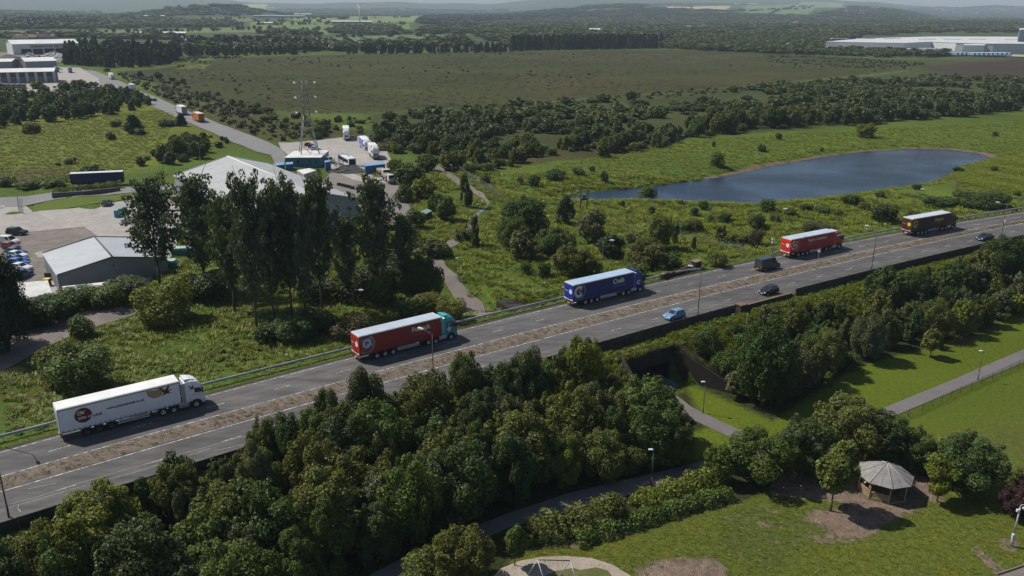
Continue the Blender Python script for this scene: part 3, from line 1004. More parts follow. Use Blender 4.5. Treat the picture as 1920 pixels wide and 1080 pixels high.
KINDS = ('broad', 'airy', 'poplar', 'conifer', 'bush', 'sapling')
CROWNS, TRUNKS = {}, {}
for ki, k in enumerate(KINDS):
    TRUNKS[k] = [trunk_mesh(k, 40 + i) for i in range(3)]
    nv = {'broad': 7, 'airy': 5, 'poplar': 5, 'conifer': 4, 'bush': 5, 'sapling': 3}[k]
    for lod, (n, szs) in {'hi': (10500, .0162), 'mid': (3000, .032), 'lo': (800, .062)}.items():
        if k == 'sapling':
            n, szs = n // 2, szs * 1.45
        if k == 'poplar' and lod == 'hi':
            n, szs = 8000, .0142
        if k == 'bush':
            n, szs = int(n * .5), szs * 1.35
        CROWNS[k, lod] = [crown(k, 1000 * ki + 10 * i + len(lod), n, szs) for i in range(nv)]

PAL = {   # leaf colours
    'mid': (0.0798, 0.1188, 0.0199), 'dark': (0.0540, 0.0885, 0.0199), 'deep': (0.0515, 0.0745, 0.0238), 'olive': (0.1081, 0.1234, 0.0238),
    'bright': (0.1364, 0.1676, 0.0178), 'lime': (0.2123, 0.2153, 0.0199), 'grey': (0.1004, 0.1188, 0.0457), 'pine': (0.0309, 0.0489, 0.0199),
    'purple': (0.0540, 0.0256, 0.0278), 'silver': (0.0849, 0.0955, 0.0497), 'brown': (0.0798, 0.0722, 0.0278)}
PAL['poplar'], PAL['poplar_dark'] = (0.090, 0.122, 0.066), (0.076, 0.108, 0.052)
WORD = {'mid': 'green', 'dark': 'dark', 'deep': 'blackish', 'olive': 'olive', 'bright': 'bright', 'lime': 'yellow green',
        'grey': 'grey green', 'pine': 'blackish', 'purple': 'purple', 'silver': 'silvery', 'brown': 'brownish'}
NAME = {'broad': ('broadleaf_tree', 'tree'), 'airy': ('birch_tree', 'tree'), 'poplar': ('poplar_tree', 'tree'), 'conifer': ('conifer_tree', 'tree'),
        'bush': ('shrub', 'shrub'), 'sapling': ('young_tree', 'young tree')}
SAID = {'broad': 'broadleaf tree', 'airy': 'slender birch', 'poplar': 'tall poplar', 'conifer': 'conifer', 'bush': 'shrub', 'sapling': 'young tree'}
TREES = []
LEFT = {}
def plant(kind, x, y, h, w, pal='mid', label=None, group=None, lod=None, name=None, cat=None, g=random):
    z = hz(x, y)
    dist = math.hypot(x, y)
    if lod is None:
        wp = w * px_per_m(x, y)
        lod = 'hi' if wp > 62 else ('mid' if wp > 24 else 'lo')
    v = g.randrange(len(CROWNS[kind, lod]))
    nm, ct = NAME[kind]
    t = thing(name or nm, label, cat or ct, (x, y, z - 0.05), g.uniform(0, 6.283), group)
    t.scale = (w, w * g.uniform(.92, 1.08), h)
    c = link('crown', CROWNS[kind, lod][v], t)
    j = g.uniform(.88, 1.12)
    b = PAL[pal]
    c.color = (b[0] * j * g.uniform(.93, 1.07), b[1] * j, b[2] * j * g.uniform(.85, 1.15), 1)
    if kind != 'bush':
        tk = link('trunk', TRUNKS[kind][v % 3], t)
        k = min(1.0, h / w * .9)
        tk.scale = (k if k > .3 else .3, k if k > .3 else .3, 1)
    TREES.append((x, y, w))
    return t

def tree_px(kind, u, v, vtop, wpx, pal, label, group=None, lod=None, name=None, cat=None):
    """a tree whose foot, top and width are read from the photograph"""
    x, y, z = G(u, v)
    h = height_to(x, y, z, vtop)
    w = wpx / px_per_m(x, y, z + h / 2) * (1.55 if kind == 'sapling' else 1.0)
    return plant(kind, x, y, h, w, pal, label, group, lod, name, cat)

# landmarks that let a label say which tree is meant
MARKS = [((250, 770), 'white lorry'), ((760, 640), 'teal cab'), ((1135, 545), 'blue lorry'), ((1525, 460), 'bright red lorry'), ((1740, 420), 'brown lorry'),
         ((1235, 690), 'underpass mouth'), ((1260, 590), 'pale blue car'), ((1440, 545), 'black car'), ((1655, 905), 'timber shelter'), ((1895, 990), 'camera mast'),
         ((1834, 690), 'park fence lamp'), ((165, 490), 'small grey shed'), ((500, 340), 'large grey warehouse'), ((575, 290), 'blue cabin'), ((575, 200), 'pylon'),
         ((1500, 340), 'pond'), ((880, 460), 'winding path'), ((375, 222), 'orange lorry'), ((185, 338), 'parked blue trailer'), ((20, 440), 'parked cars'),
         ((70, 145), 'workshop row'), ((80, 90), 'recycling shed'), ((1700, 90), 'long white factory'), ((1090, 385), 'double pole'),
         ((675, 30), 'wind turbine'), ((1000, 150), 'moor'), ((1330, 880), 'park path'), ((1020, 1050), 'swing frame')]
def near_mark(u, v, skip=()):
    return min((m for m in MARKS if m[1] not in skip), key=lambda m: (m[0][0] - u) ** 2 + ((m[0][1] - v) * 1.6) ** 2)

def wood(poly_px, spacing, kinds, pals, zone, group, limit, sil=None, hr=(6, 10), wr=(.7, 1.0), keep_off=None, seed=1, wmin=2.0, world=None, jitter=.45, mark=True, lod=None, zpoly=None, left=None):
    """individual trees through a stretch of woodland, kept below the skyline `sil` seen in the photograph"""
    g = random.Random(seed)
    if world is not None:
        poly = np.array(world)
    else:
        poly = np.array([unproj(u, v, zpoly) if zpoly is not None else G(u, v)[:2] for u, v in poly_px])
    lo, hi = poly.min(0), poly.max(0)
    pts = []
    row = 0
    y = lo[1]
    while y < hi[1]:
        x = lo[0] + (spacing / 2 if row % 2 else 0)
        while x < hi[0]:
            pts.append((x + g.uniform(-jitter, jitter) * spacing, y + g.uniform(-jitter, jitter) * spacing))
            x += spacing
        y += spacing * .87
        row += 1
    pts = [p for p, k in zip(pts, inside(np.array(pts), poly)) if k]
    pts.sort(key=lambda p: math.hypot(*p))
    n = 0
    for (x, y) in pts:
        if keep_off and keep_off(x, y):
            continue
        z = hz(x, y)
        h = g.uniform(*hr)
        u, vt = project(x, y, z + h)
        if not (-60 < u < 1980):
            continue
        if sil is not None:
            vs = np.interp(u, [s[0] for s in sil], [s[1] for s in sil])
            if vt < vs:
                h = height_to(x, y, z, vs + g.uniform(0, 14))
                if h < hr[0] * .38:
                    continue
        k = g.choices([q[0] for q in kinds], [q[1] for q in kinds])[0]
        pl = g.choices([q[0] for q in pals], [q[1] for q in pals])[0]
        w = max(h * g.uniform(*wr), wmin) * ({'poplar': .45, 'conifer': .7, 'airy': .8}.get(k, 1.0))
        if k == 'bush':
            h *= .55
        if n >= limit:
            LEFT.setdefault(left or 'rest', []).append((x, y, z - .05, w, h, k == 'conifer'))
            continue
        ub, vb = project(x, y, z + h / 2)
        mk = near_mark(ub, vb)[1]
        tall = 'tall' if h > (hr[0] + hr[1]) / 2 else 'lower'
        lab = f"{tall} {WORD[pl]} {SAID[k]} in the {zone}"
        if mark:
            lab += f", by the {mk}"
        plant(k, x, y, h, w, pl, lab, group, lod, g=g)
        n += 1
    return n

def off_road(x, y):
    tw = (float(Y_w(x)) - y) * .82
    dx, dy = x - PC[0], y - PC[1]
    w, s = dx * PE[0] + dy * PE[1], dx * PN[0] + dy * PN[1]
    if tw < 2.2:
        return True
    if -7.5 < w < 8.8 and s < 9.5:
        return True
    if -5 < w < 17 and -3 < s < 1.5:
        return True
    return False

# -- the dense wood between the road fence and the park path
SIL = [(-60, 1000), (0, 985), (60, 965), (120, 935), (190, 905), (250, 890), (300, 860), (345, 850), (385, 855), (430, 862), (470, 800), (505, 775), (570, 770), (615, 725),
       (640, 745), (665, 695), (690, 690), (720, 735), (765, 700), (800, 690), (850, 672), (880, 655), (905, 690), (950, 668), (985, 650), (1020, 668), (1060, 645), (1095, 628),
       (1130, 650), (1150, 720), (1175, 720), (1200, 705), (1240, 735), (1285, 770), (1300, 830), (1340, 870)]
wood_poly = [unproj(u, v, 0) for u, v in [(-60, 1045), (0, 1008), (240, 935), (470, 866), (700, 790), (1140, 668)]] + \
            [unproj(u, v, -6) for u, v in [(1160, 742), (1262, 800), (1290, 850), (1225, 878), (1060, 915), (950, 952), (800, 1012), (690, 1065), (560, 1150), (-100, 1240)]]
wood(None, 3.3, [('broad', 6), ('airy', 2), ('bush', 1)], [('mid', 4), ('dark', 4), ('olive', 3), ('deep', 2), ('grey', 1.6), ('bright', .8)],
     'dense roadside wood', 'trees of the dense wood below the road', 195, SIL, (6.0, 10.5), (.66, .98), off_road, 11, 2.4, wood_poly)
for a in [('broad', 872, 760, 655, 70, 'mid'), ('airy', 690, 830, 688, 95, 'grey'), ('broad', 618, 830, 724, 70, 'dark'), ('broad', 1090, 760, 628, 110, 'bright'),
          ('broad', 1205, 830, 706, 150, 'mid'), ('broad', 500, 880, 775, 70, 'olive'), ('broad', 335, 930, 846, 60, 'dark'), ('broad', 190, 990, 905, 110, 'bright'),
          ('airy', 985, 790, 648, 90, 'grey'), ('broad', 1265, 865, 790, 90, 'olive'), ('broad', 800, 800, 690, 110, 'olive'), ('bush', 1250, 868, 835, 60, 'lime'), ('broad', 1258, 838, 752, 82, 'mid'), ('broad', 1160, 765, 690, 70, 'olive')]:
    k, u, v, vt, w, pl = a
    tree_px(k, u, v, vt, w, pl, f"{WORD[pl]} {SAID[k]} standing proud of the roadside wood, by the {near_mark(u, vt)[1]}", 'trees of the dense wood below the road')

# -- the bank below the fence on the right
SILR = [(1290, 690), (1340, 640), (1380, 600), (1420, 600), (1450, 560), (1500, 560), (1560, 560), (1620, 520), (1660, 500), (1700, 515), (1760, 480), (1830, 470), (1865, 440), (1900, 440), (1960, 420)]
bank = [unproj(u, v, -3) for u, v in [(1310, 660), (1400, 610), (1500, 585), (1640, 540), (1780, 500), (1960, 455)]] + \
       [unproj(u, v, -6) for u, v in [(1960, 560), (1880, 600), (1780, 640), (1690, 660), (1590, 690), (1500, 740), (1440, 765), (1380, 735)]]
wood(None, 4.1, [('broad', 6), ('airy', 2), ('bush', 1.6)], [('mid', 4), ('dark', 4), ('olive', 3), ('deep', 2), ('grey', 2), ('bright', .8)],
     'belt above the lawn', 'trees of the belt beside the park lawn', 110, SILR, (5.0, 8.6), (.62, .9), off_road, 12, 2.4, bank)
for k, u, v, vt, w, pl, lab in [
    ('broad', 1430, 760, 590, 120, 'dark', 'tall dark green tree right of the underpass, above the lawn'),
    ('bush', 1322, 665, 612, 70, 'dark', 'dark rounded bush on the bank above the underpass wing wall'),
    ('bush', 1352, 705, 655, 62, 'mid', 'green bush leaning over the lower underpass wing wall'),
    ('sapling', 1370, 745, 696, 38, 'grey', 'slim grey green young tree beside the underpass wing wall'),
    ('sapling', 1445, 760, 700, 30, 'dark', 'thin young tree at the left end of the lawn shade'),
    ('sapling', 1549, 741, 696, 20, 'mid', 'small lollipop young tree alone on the mown lawn'),
    ('sapling', 1744, 670, 616, 34, 'olive', 'yellowish young tree at the edge of the tree belt shade'),
    ('airy', 1760, 655, 625, 18, 'olive', 'thin sparse young tree behind the yellowish one'),
    ('airy', 1670, 658, 628, 14, 'brown', 'bare brown young tree against the dark belt'),
    ('broad', 1868, 597, 548, 46, 'grey', 'round grey green tree alone on the rough grass'),
    ('broad', 1905, 585, 538, 60, 'bright', 'bright bushy tree at the right edge by the rough grass'),
    ('broad', 1870, 520, 440, 70, 'dark', 'tall dark tree rising over the fence by the far dark car'),
    ('broad', 1660, 560, 497, 60, 'dark', 'dark tree reaching the fence top near the wall bend'),
    # round the shelter
    ('broad', 1420, 900, 808, 130, 'mid', 'broad mid green tree left of the row behind the shelter'),
    ('broad', 1500, 885, 782, 120, 'dark', 'second dark tree of the row behind the shelter'),
    ('broad', 1590, 860, 745, 140, 'olive', 'big round olive crown at the end of the park path'),
    ('broad', 1650, 870, 770, 110, 'dark', 'dark tree directly behind the shelter roof'),
    ('broad', 1715, 880, 800, 90, 'mid', 'mid green tree right behind the shelter'),
    ('broad', 1810, 915, 815, 135, 'dark', 'large dark spreading tree right of the shelter'),
    ('broad', 1770, 885, 820, 60, 'lime', 'yellow green crown peeping from the spreading tree'),
    ('broad', 1345, 905, 830, 60, 'mid', 'mid green bush tree where the two park paths meet'),
    ('sapling', 1557, 958, 826, 82, 'olive', 'slender olive tree on bare earth left of the shelter'),
    ('sapling', 1757, 940, 852, 62, 'bright', 'bright green young tree on bare earth right of the shelter'),
    ('broad', 1905, 970, 905, 66, 'purple', 'purple leaved tree behind the camera mast'),
    ('broad', 1925, 915, 880, 60, 'olive', 'olive tree at the right edge above the purple one'),
    ('broad', 868, 1090, 985, 115, 'olive', 'bushy olive tree left of the hedge in the foreground'),
    ('broad', 1010, 1075, 985, 5, 'mid', None),
    ('sapling', 965, 1060, 978, 50, 'mid', 'young tree with thin stem beside the play area'),
    ('bush', 790, 1110, 1040, 90, 'olive', 'low olive shrub at the bottom edge below the dark path')]:
    if lab:
        tree_px(k, u, v, vt, w, pl, lab)

# -- hedges of the park: one clipped row, one loose row
def hedge(name, px, h, w, pal, label, seed, wild=.25):
    g = np.random.default_rng(seed)
    pts = np.array([G(u, v) for u, v in px])
    V, Fc, L, CV = [], [], [], []
    for a, b in zip(pts[:-1], pts[1:]):
        ln = np.linalg.norm(b - a)
        n = int(ln * 210)
        t = (b - a) / ln
        s = np.array((-t[1], t[0], 0))
        q = g.random(n)
        th = g.uniform(0, math.pi, n)
        ph = q * ln + a[0] * 3
        lump = 1 + wild * (np.sin(ph * 1.9) * .5 + np.sin(ph * 4.3 + 1) * .35 + g.normal(size=n) * .22)
        rad = lump * (1 - .35 * g.random(n) ** 3)
        P = a + t * (q * ln)[:, None] + s * (np.cos(th) * w / 2 * rad)[:, None] + np.array((0, 0, 1)) * (np.sin(th) ** .7 * h * rad)[:, None]
        O = s * np.cos(th)[:, None] + np.array((0, 0, 1)) * np.sin(th)[:, None]
        v, f = leaves(P, O, .15, g, .3, .8)
        Fc.append(f + sum(len(k) for k in V))
        V.append(v)
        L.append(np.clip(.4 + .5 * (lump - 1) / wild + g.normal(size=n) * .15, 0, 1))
        CV.append(g.random(n))
    me = np_mesh(name, np.concatenate(V), np.concatenate(Fc), {'lv': ('FACE', 'FLOAT', np.concatenate(L)), 'cv': ('FACE', 'FLOAT', np.concatenate(CV))})
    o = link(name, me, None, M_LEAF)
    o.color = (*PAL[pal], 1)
    tag(o, label, 'hedge')
hedge('hedge', [(1075, 1020), (1130, 1002), (1200, 980), (1290, 952), (1368, 932)], 1.35, 2.2, 'mid', 'low leafy hedge along the edge of the worn park grass', 5, .22)
hedge('hedge', [(985, 1010), (1040, 1000), (1100, 985), (1150, 968)], 2.3, 3.4, 'olive', 'taller ragged hedge left, between the dark path and the low hedge', 6, .35)
hedge('hedge', [(1190, 958), (1240, 938), (1300, 918), (1345, 905)], 1.9, 2.8, 'bright', 'loose bright hedge right, beside the path lamp', 7, .35)
tree_px('broad', 1150, 975, 922, 55, 'olive', 'round topped olive shrub tree between the two ragged hedges')

# -- poplars between the sheds and the road
for u, v, vt, w, pl, lab in [
    (300, 535, 326, 140, 'deep', 'broad leftmost poplar in front of the small grey shed'),
    (385, 545, 318, 120, 'deep', 'second poplar, crown over the left warehouse gutter'),
    (440, 585, 352, 115, 'deep', 'poplar with crown in front of the warehouse roof, third from left'),
    (482, 618, 312, 120, 'deep', 'tallest poplar in the middle of the clump, leaning crown tip'),
    (514, 604, 345, 100, 'deep', 'poplar just right of the tallest one'),
    (548, 597, 322, 115, 'deep', 'tall poplar with its trunk clear above the shrubs, fifth from left'),
    (574, 600, 360, 100, 'deep', 'poplar behind the pair of clear trunks'),
    (604, 582, 318, 110, 'deep', 'tall poplar in front of the warehouse gable end'),
    (650, 570, 395, 95, 'deep', 'lower poplar with its foot hidden in dark scrub'),
    (706, 560, 322, 120, 'deep', 'rightmost tall poplar beside the yard driveway'),
    (762, 555, 400, 80, 'dark', 'short poplar at the right end of the clump')]:
    tree_px('poplar', u, v, vt, w * 1.08, 'poplar' if u % 4 else 'poplar_dark', lab, 'poplars between the sheds and the road', 'hi')

# -- single shrubs and trees on the far side of the road, read one by one
for k, u, v, vt, w, pl, lab in [
    ('bush', 160, 730, 640, 120, 'mid', 'big round shrub above the rear of the white lorry'), ('bush', 118, 722, 632, 90, 'olive', 'olive shrub left against the big round one'),
    ('bush', 308, 608, 520, 115, 'bright', 'bright green bushy tree below the small grey shed'), ('bush', 154, 630, 588, 46, 'mid', 'small round bush beside the worn track'),
    ('bush', 88, 600, 548, 110, 'dark', 'dark scrub below the white cabin roof'), ('bush', 45, 610, 560, 80, 'deep', 'dark scrub at the left edge of the worn track'),
    ('bush', 200, 572, 528, 90, 'mid', 'scrub along the foot of the grey shed, right part'), ('bush', 145, 575, 535, 90, 'dark', 'scrub along the foot of the grey shed, left part'),
    ('broad', 15, 660, 470, 110, 'pine', 'dark tree at the left edge beside the parked cars'), ('broad', -25, 650, 450, 130, 'pine', 'dark tree cut by the left edge of the view'),
    ('bush', 240, 560, 515, 80, 'grey', 'grey leaved scrub under the leftmost poplar'),
    ('bush', 716, 570, 512, 62, 'mid', 'round bush in the grass beside the lamp right of the poplars'), ('bush', 660, 640, 590, 80, 'brown', 'brownish shrub at the foot of the verge lamp'),
    ('bush', 800, 592, 545, 90, 'olive', 'olive shrub beside the worn path end'), ('bush', 845, 602, 556, 70, 'olive', 'shrub above the teal cab'), ('bush', 770, 600, 560, 60, 'dark', 'low dark shrub above the red trailer'),
    ('bush', 560, 640, 590, 90, 'dark', 'dark scrub at the foot of the poplars, right'), ('bush', 600, 620, 570, 90, 'deep', 'very dark scrub below the gable'), ('bush', 500, 640, 605, 60, 'dark', 'dark scrub at the foot of the poplars, left'),
    ('broad', 790, 560, 478, 90, 'dark', 'dark round tree beside the winding path'), ('bush', 730, 540, 480, 110, 'deep', 'very dark scrub under the rightmost poplar'), ('bush', 660, 560, 500, 110, 'deep', 'very dark scrub between the poplar trunks'),
    ('bush', 700, 460, 405, 60, 'lime', 'yellow green bush behind the rightmost poplar'), ('broad', 812, 480, 445, 60, 'grey', 'grey bush at the bend of the winding path'),
    ('bush', 590, 560, 510, 90, 'deep', 'very dark scrub behind the clear trunks'), ('bush', 400, 560, 505, 110, 'deep', 'very dark scrub under the second poplar'), ('bush', 350, 560, 510, 70, 'dark', 'dark scrub right of the bright bushy tree'),
    ('bush', 835, 485, 452, 36, 'mid', 'small bush inside the path bend'), ('bush', 865, 450, 425, 50, 'olive', 'olive bush left of the upper path'),
    ('airy', 873, 388, 322, 34, 'dark', 'narrow dark tree beside the winding path'), ('airy', 892, 462, 400, 26, 'grey', 'thin grey tree right of the winding path'),
    ('bush', 782, 428, 388, 42, 'dark', 'dark bush left of the little green hut'), ('broad', 836, 415, 365, 48, 'mid', 'bushy tree right of the little green hut'),
    ('broad', 795, 372, 330, 50, 'bright', 'bright bushy tree below the lorry yard corner'), ('broad', 770, 350, 305, 62, 'mid', 'round tree at the corner of the lorry yard'), ('broad', 742, 330, 296, 40, 'olive', 'olive tree by the yard fence'),
    ('broad', 800, 320, 285, 50, 'mid', 'tree between the lorry yard and the upper path'), ('bush', 760, 380, 345, 40, 'mid', 'bush at the edge of the yard driveway'), ('broad', 820, 400, 360, 40, 'dark', 'small dark tree above the path bend'),
    # copse right of the path
    ('broad', 985, 440, 366, 100, 'dark', 'large dark tree at the back of the copse behind the blue lorry'), ('broad', 960, 470, 400, 70, 'mid', 'mid green tree at the left of the copse'),
    ('airy', 1060, 420, 364, 48, 'grey', 'slender tree at the back of the copse near the double pole'), ('broad', 1110, 455, 388, 62, 'grey', 'grey green round tree right in the copse'),
    ('broad', 980, 485, 425, 60, 'grey', 'grey tree in the left front of the copse'), ('broad', 1040, 480, 425, 80, 'mid', 'mid green tree in the heart of the copse'), ('broad', 1075, 515, 455, 92, 'olive', 'olive round tree above the rear of the blue lorry'),
    ('broad', 1145, 480, 436, 60, 'deep', 'very dark bush tree behind the lamp in the copse'), ('broad', 1210, 505, 445, 100, 'olive', 'olive tree above the blue cab'), ('broad', 1238, 468, 405, 48, 'mid', 'tall tree right end of the copse'),
    ('bush', 1185, 520, 490, 60, 'mid', 'bush beside the blue trailer roof'), ('bush', 1255, 505, 470, 50, 'dark', 'dark bush right below the copse'), ('bush', 1190, 465, 432, 44, 'grey', 'grey bush in the gap of the copse'),
    ('bush', 1020, 520, 490, 30, 'dark', 'small shrub in the rough grass left of the blue lorry'), ('bush', 985, 512, 488, 26, 'mid', 'small shrub in the open rough grass'), ('bush', 1110, 520, 485, 40, 'mid', 'bush touching the blue trailer roof'),
    ('airy', 1266, 458, 412, 16, 'grey', 'thin leaning young tree on a bare stem'), ('airy', 1300, 470, 442, 12, 'dark', 'thin little tree by the mesh fence'),
    ('bush', 1212, 375, 347, 40, 'mid', 'round willow bush on the near bank of the pond'), ('bush', 1165, 388, 375, 16, 'dark', 'small bush near the double pole'),
    ('bush', 1222, 402, 385, 14, 'dark', 'tiny dark bush on the pond meadow'), ('bush', 1242, 386, 378, 12, 'dark', 'tiny bush at the near pond bank'), ('bush', 1276, 384, 374, 14, 'grey', 'tiny grey bush at the pond edge'),
    ('bush', 1302, 404, 388, 18, 'dark', 'dark bush on the meadow below the pond'), ('bush', 1318, 392, 374, 22, 'mid', 'bush at the pond edge left of the jetty stone'), ('bush', 1333, 416, 402, 16, 'dark', 'small dark bush below the pond edge'),
    ('bush', 1356, 416, 396, 32, 'dark', 'dark bush left of the red lorry shrubs'), ('bush', 1418, 428, 400, 40, 'deep', 'very dark round bush above the grey van'), ('bush', 1284, 434, 412, 28, 'mid', 'bush on the open meadow'),
    ('bush', 1300, 432, 406, 40, 'olive', 'olive brushy shrub on the open meadow'), ('airy', 1352, 455, 420, 24, 'grey', 'narrow grey tree above the grey van'), ('bush', 1385, 458, 435, 50, 'olive', 'olive shrub above the grey van'),
    ('bush', 1412, 462, 425, 40, 'brown', 'brown green shrub just above the grey van'), ('bush', 1345, 500, 470, 40, 'olive', 'shrub beside the broken wall'), ('bush', 1436, 395, 370, 34, 'mid', 'bush on the pond bank above the red lorry'),
    ('bush', 1655, 416, 378, 58, 'deep', 'big very dark round bush left of the brown lorry'), ('bush', 1535, 440, 415, 70, 'brown', 'brown bush behind the bright red trailer'), ('bush', 1595, 384, 362, 40, 'mid', 'bush on the bank between the two lorries'),
    ('bush', 1540, 402, 386, 34, 'dark', 'dark bush above the bright red trailer'), ('bush', 1510, 396, 380, 30, 'dark', 'dark bush at the near pond shore'), ('bush', 1480, 404, 388, 30, 'mid', 'bush on the shore left of the dark pair'),
    ('bush', 1650, 370, 358, 20, 'mid', 'small bush at the pond shore, middle'), ('bush', 1760, 386, 368, 60, 'dark', 'wide dark shrub above the brown cab'), ('bush', 1832, 388, 354, 96, 'dark', 'wide dark thicket right above the brown lorry'),
    ('bush', 1718, 355, 344, 18, 'dark', 'small bush where the pond shore turns'), ('bush', 1796, 322, 312, 20, 'dark', 'small bush at the right end of the pond'), ('bush', 1864, 320, 310, 12, 'dark', 'tiny bush right of the pond'),
    ('bush', 1710, 410, 392, 26, 'mid', 'shrub behind the rear of the brown trailer'), ('bush', 1570, 405, 392, 26, 'olive', 'small olive shrub in the bank growth'), ('bush', 1620, 395, 378, 30, 'olive', 'olive shrub in the middle of the bank growth'),
    ('bush', 1906, 368, 358, 12, 'dark', 'tiny dark bush beside the round sign'), ('bush', 1450, 415, 400, 24, 'mid', 'small bush between pond and verge lamp'),
    # pond meadow far side
    ('broad', 1623, 258, 231, 36, 'bright', 'solitary bright round tree on the far pond meadow'), ('bush', 1345, 313, 284, 34, 'mid', 'round bush at the far shore of the pond'), ('bush', 1427, 284, 268, 20, 'mid', 'small bush on the far meadow'),
    ('bush', 1338, 275, 264, 8, 'dark', 'tiny bush on the far meadow, left'), ('bush', 1460, 262, 248, 14, 'mid', 'small bush near the wood edge'), ('bush', 1132, 340, 318, 20, 'dark', 'dark bush on the left pond meadow'),
    ('bush', 1110, 322, 310, 12, 'brown', 'tiny brown bush on the heath edge'), ('bush', 1085, 330, 312, 30, 'olive', 'olive bush among heath patches'), ('bush', 1040, 338, 316, 44, 'dark', 'dark bush among heath patches'),
    ('bush', 1000, 350, 326, 28, 'dark', 'dark bush left of the pond tip'), ('bush', 975, 345, 330, 16, 'dark', 'small dark bush at the path side meadow'), ('bush', 910, 345, 325, 26, 'dark', 'dark shrub by the mesh fence on the upper path'),
    ('bush', 1865, 255, 245, 12, 'mid', 'tiny bush far right of the pond meadow'), ('bush', 1540, 284, 276, 8, 'dark', 'tiny dark bush on the far meadow, right'),
    # among the workshops
    ('broad', 70, 168, 150, 22, 'bright', 'bright tree before the dark workshop bays'), ('broad', 122, 172, 152, 20, 'mid', 'small tree left behind the white parked vans'), ('broad', 150, 172, 148, 34, 'mid', 'round tree in the middle behind the white parked vans'),
    ('broad', 172, 170, 152, 26, 'mid', 'tree at the right end of the white parked vans'), ('bush', 203, 163, 156, 14, 'olive', 'olive bush where the back road passes the vans'), ('bush', 201, 134, 126, 14, 'mid', 'bush beside the top lamps of the back road'),
    # left meadow
    ('bush', 60, 250, 228, 34, 'olive', 'rounded olive bush on the left meadow edge'), ('bush', 208, 262, 246, 20, 'dark', 'small dark bush in the middle of the left meadow'), ('conifer', 252, 250, 214, 36, 'pine', 'dark triangular tree on the left meadow'),
    ('bush', 262, 254, 240, 22, 'dark', 'dark bush against the triangular tree'), ('bush', 218, 237, 224, 24, 'dark', 'dark bush at the top of the left meadow'), ('bush', 133, 308, 294, 22, 'grey', 'grey bush on the lower left meadow'),
    ('bush', 110, 312, 304, 10, 'dark', 'tiny dark bush on the lower left meadow'), ('broad', 172, 332, 308, 48, 'dark', 'round dark tree behind the parked blue trailer'), ('bush', 10, 348, 330, 34, 'dark', 'dark shrub at the left edge above the lane'),
    ('conifer', 340, 236, 212, 22, 'pine', 'dark pointed tree beside the white lorry on the back road'), ('bush', 312, 236, 222, 36, 'dark', 'dark shrub left of the back road lorries'), ('bush', 100, 350, 334, 44, 'mid', 'hedge shrub beside the parked trailer'),
    ('bush', 55, 352, 338, 50, 'mid', 'hedge shrub along the lane'), ('airy', 10, 235, 225, 8, 'dark', 'tiny tree left of the meadow bush')]:
    tree_px(k, u, v, vt, w, pl, lab)

# -- woods one can still tell trees apart in
wood([(690, 255), (730, 300), (800, 300), (860, 330), (960, 316), (1000, 300), (1080, 285), (1130, 295), (1200, 288), (1290, 262), (1230, 245), (1100, 240), (960, 235), (850, 225), (760, 225)],
     5.4, [('broad', 4), ('airy', 3), ('bush', 4)], [('mid', 3), ('dark', 1), ('olive', 4), ('grey', 4), ('bright', 1)], 'wood behind the meadow', 'trees of the wood behind the pond', 95,
     None, (2.6, 7.2), (.8, 1.15), lambda x, y: math.sin(x * .055 + 1) * math.sin(y * .061) > .42, 21, left='pond_wood')
wood([(1290, 258), (1400, 246), (1560, 236), (1700, 226), (1810, 222), (1920, 205), (1920, 180), (1700, 195), (1560, 210), (1400, 222), (1290, 240)],
     6.8, [('broad', 5), ('airy', 2), ('bush', 2)], [('mid', 4), ('dark', 3), ('olive', 3), ('grey', 1)], 'wood above the pond', 'trees of the wood behind the pond', 45,
     None, (4.0, 9.5), (.8, 1.1), None, 22, left='pond_wood')
wood([(0, 240), (60, 232), (130, 225), (200, 220), (255, 212), (285, 200), (262, 185), (215, 180), (120, 185), (60, 182), (-40, 180), (-40, 240)],
     8.5, [('broad', 5), ('conifer', 1.5)], [('dark', 4), ('deep', 4), ('mid', 3)], 'wood below the workshops', 'trees of the wood below the workshops', 42, None, (4, 8), (.8, 1.05), None, 23, left='workshop_wood')
wood([(235, 322), (300, 312), (370, 300), (430, 270), (425, 262), (395, 250), (345, 240), (318, 262), (300, 290), (250, 305)],
     6.5, [('broad', 5), ('bush', 1)], [('dark', 4), ('deep', 2), ('mid', 3)], 'belt behind the warehouse', 'trees of the belt behind the large warehouse', 40, [(220, 300), (250, 285), (300, 262), (340, 244), (362, 246), (400, 246), (440, 262)], (4, 8), (.75, 1.05), None, 24, left='workshop_wood')
wood([(115, 122), (180, 128), (260, 127), (330, 122), (330, 104), (240, 96), (130, 96)],
     11, [('conifer', 5), ('broad', .5)], [('pine', 5), ('deep', 2)], 'dark conifer block', 'dark conifers by the back road', 95, None, (10, 17), (.6, .85), None, 25, left='conifer_wood')
wood([(330, 107), (560, 103), (800, 101), (960, 98), (960, 95), (800, 97.5), (560, 99.5), (330, 103)],
     11, [('conifer', 5), ('broad', .7)], [('pine', 5), ('deep', 2)], 'line beyond the moor', 'conifers along the far edge of the moor', 110, None, (5, 13), (.55, .95), lambda x, y: math.sin(x * .021) + math.sin(x * .057 + 1) > 1.15, 26, left='conifer_wood')
wood([(960, 96), (1100, 93), (1240, 91), (1240, 87), (1100, 88), (960, 91)],
     11, [('conifer', 1)], [('pine', 1)], 'plantation beyond the moor', 'plantation conifers beyond the moor', 90, None, (17, 20), (.55, .75), None, 27, left='conifer_wood')
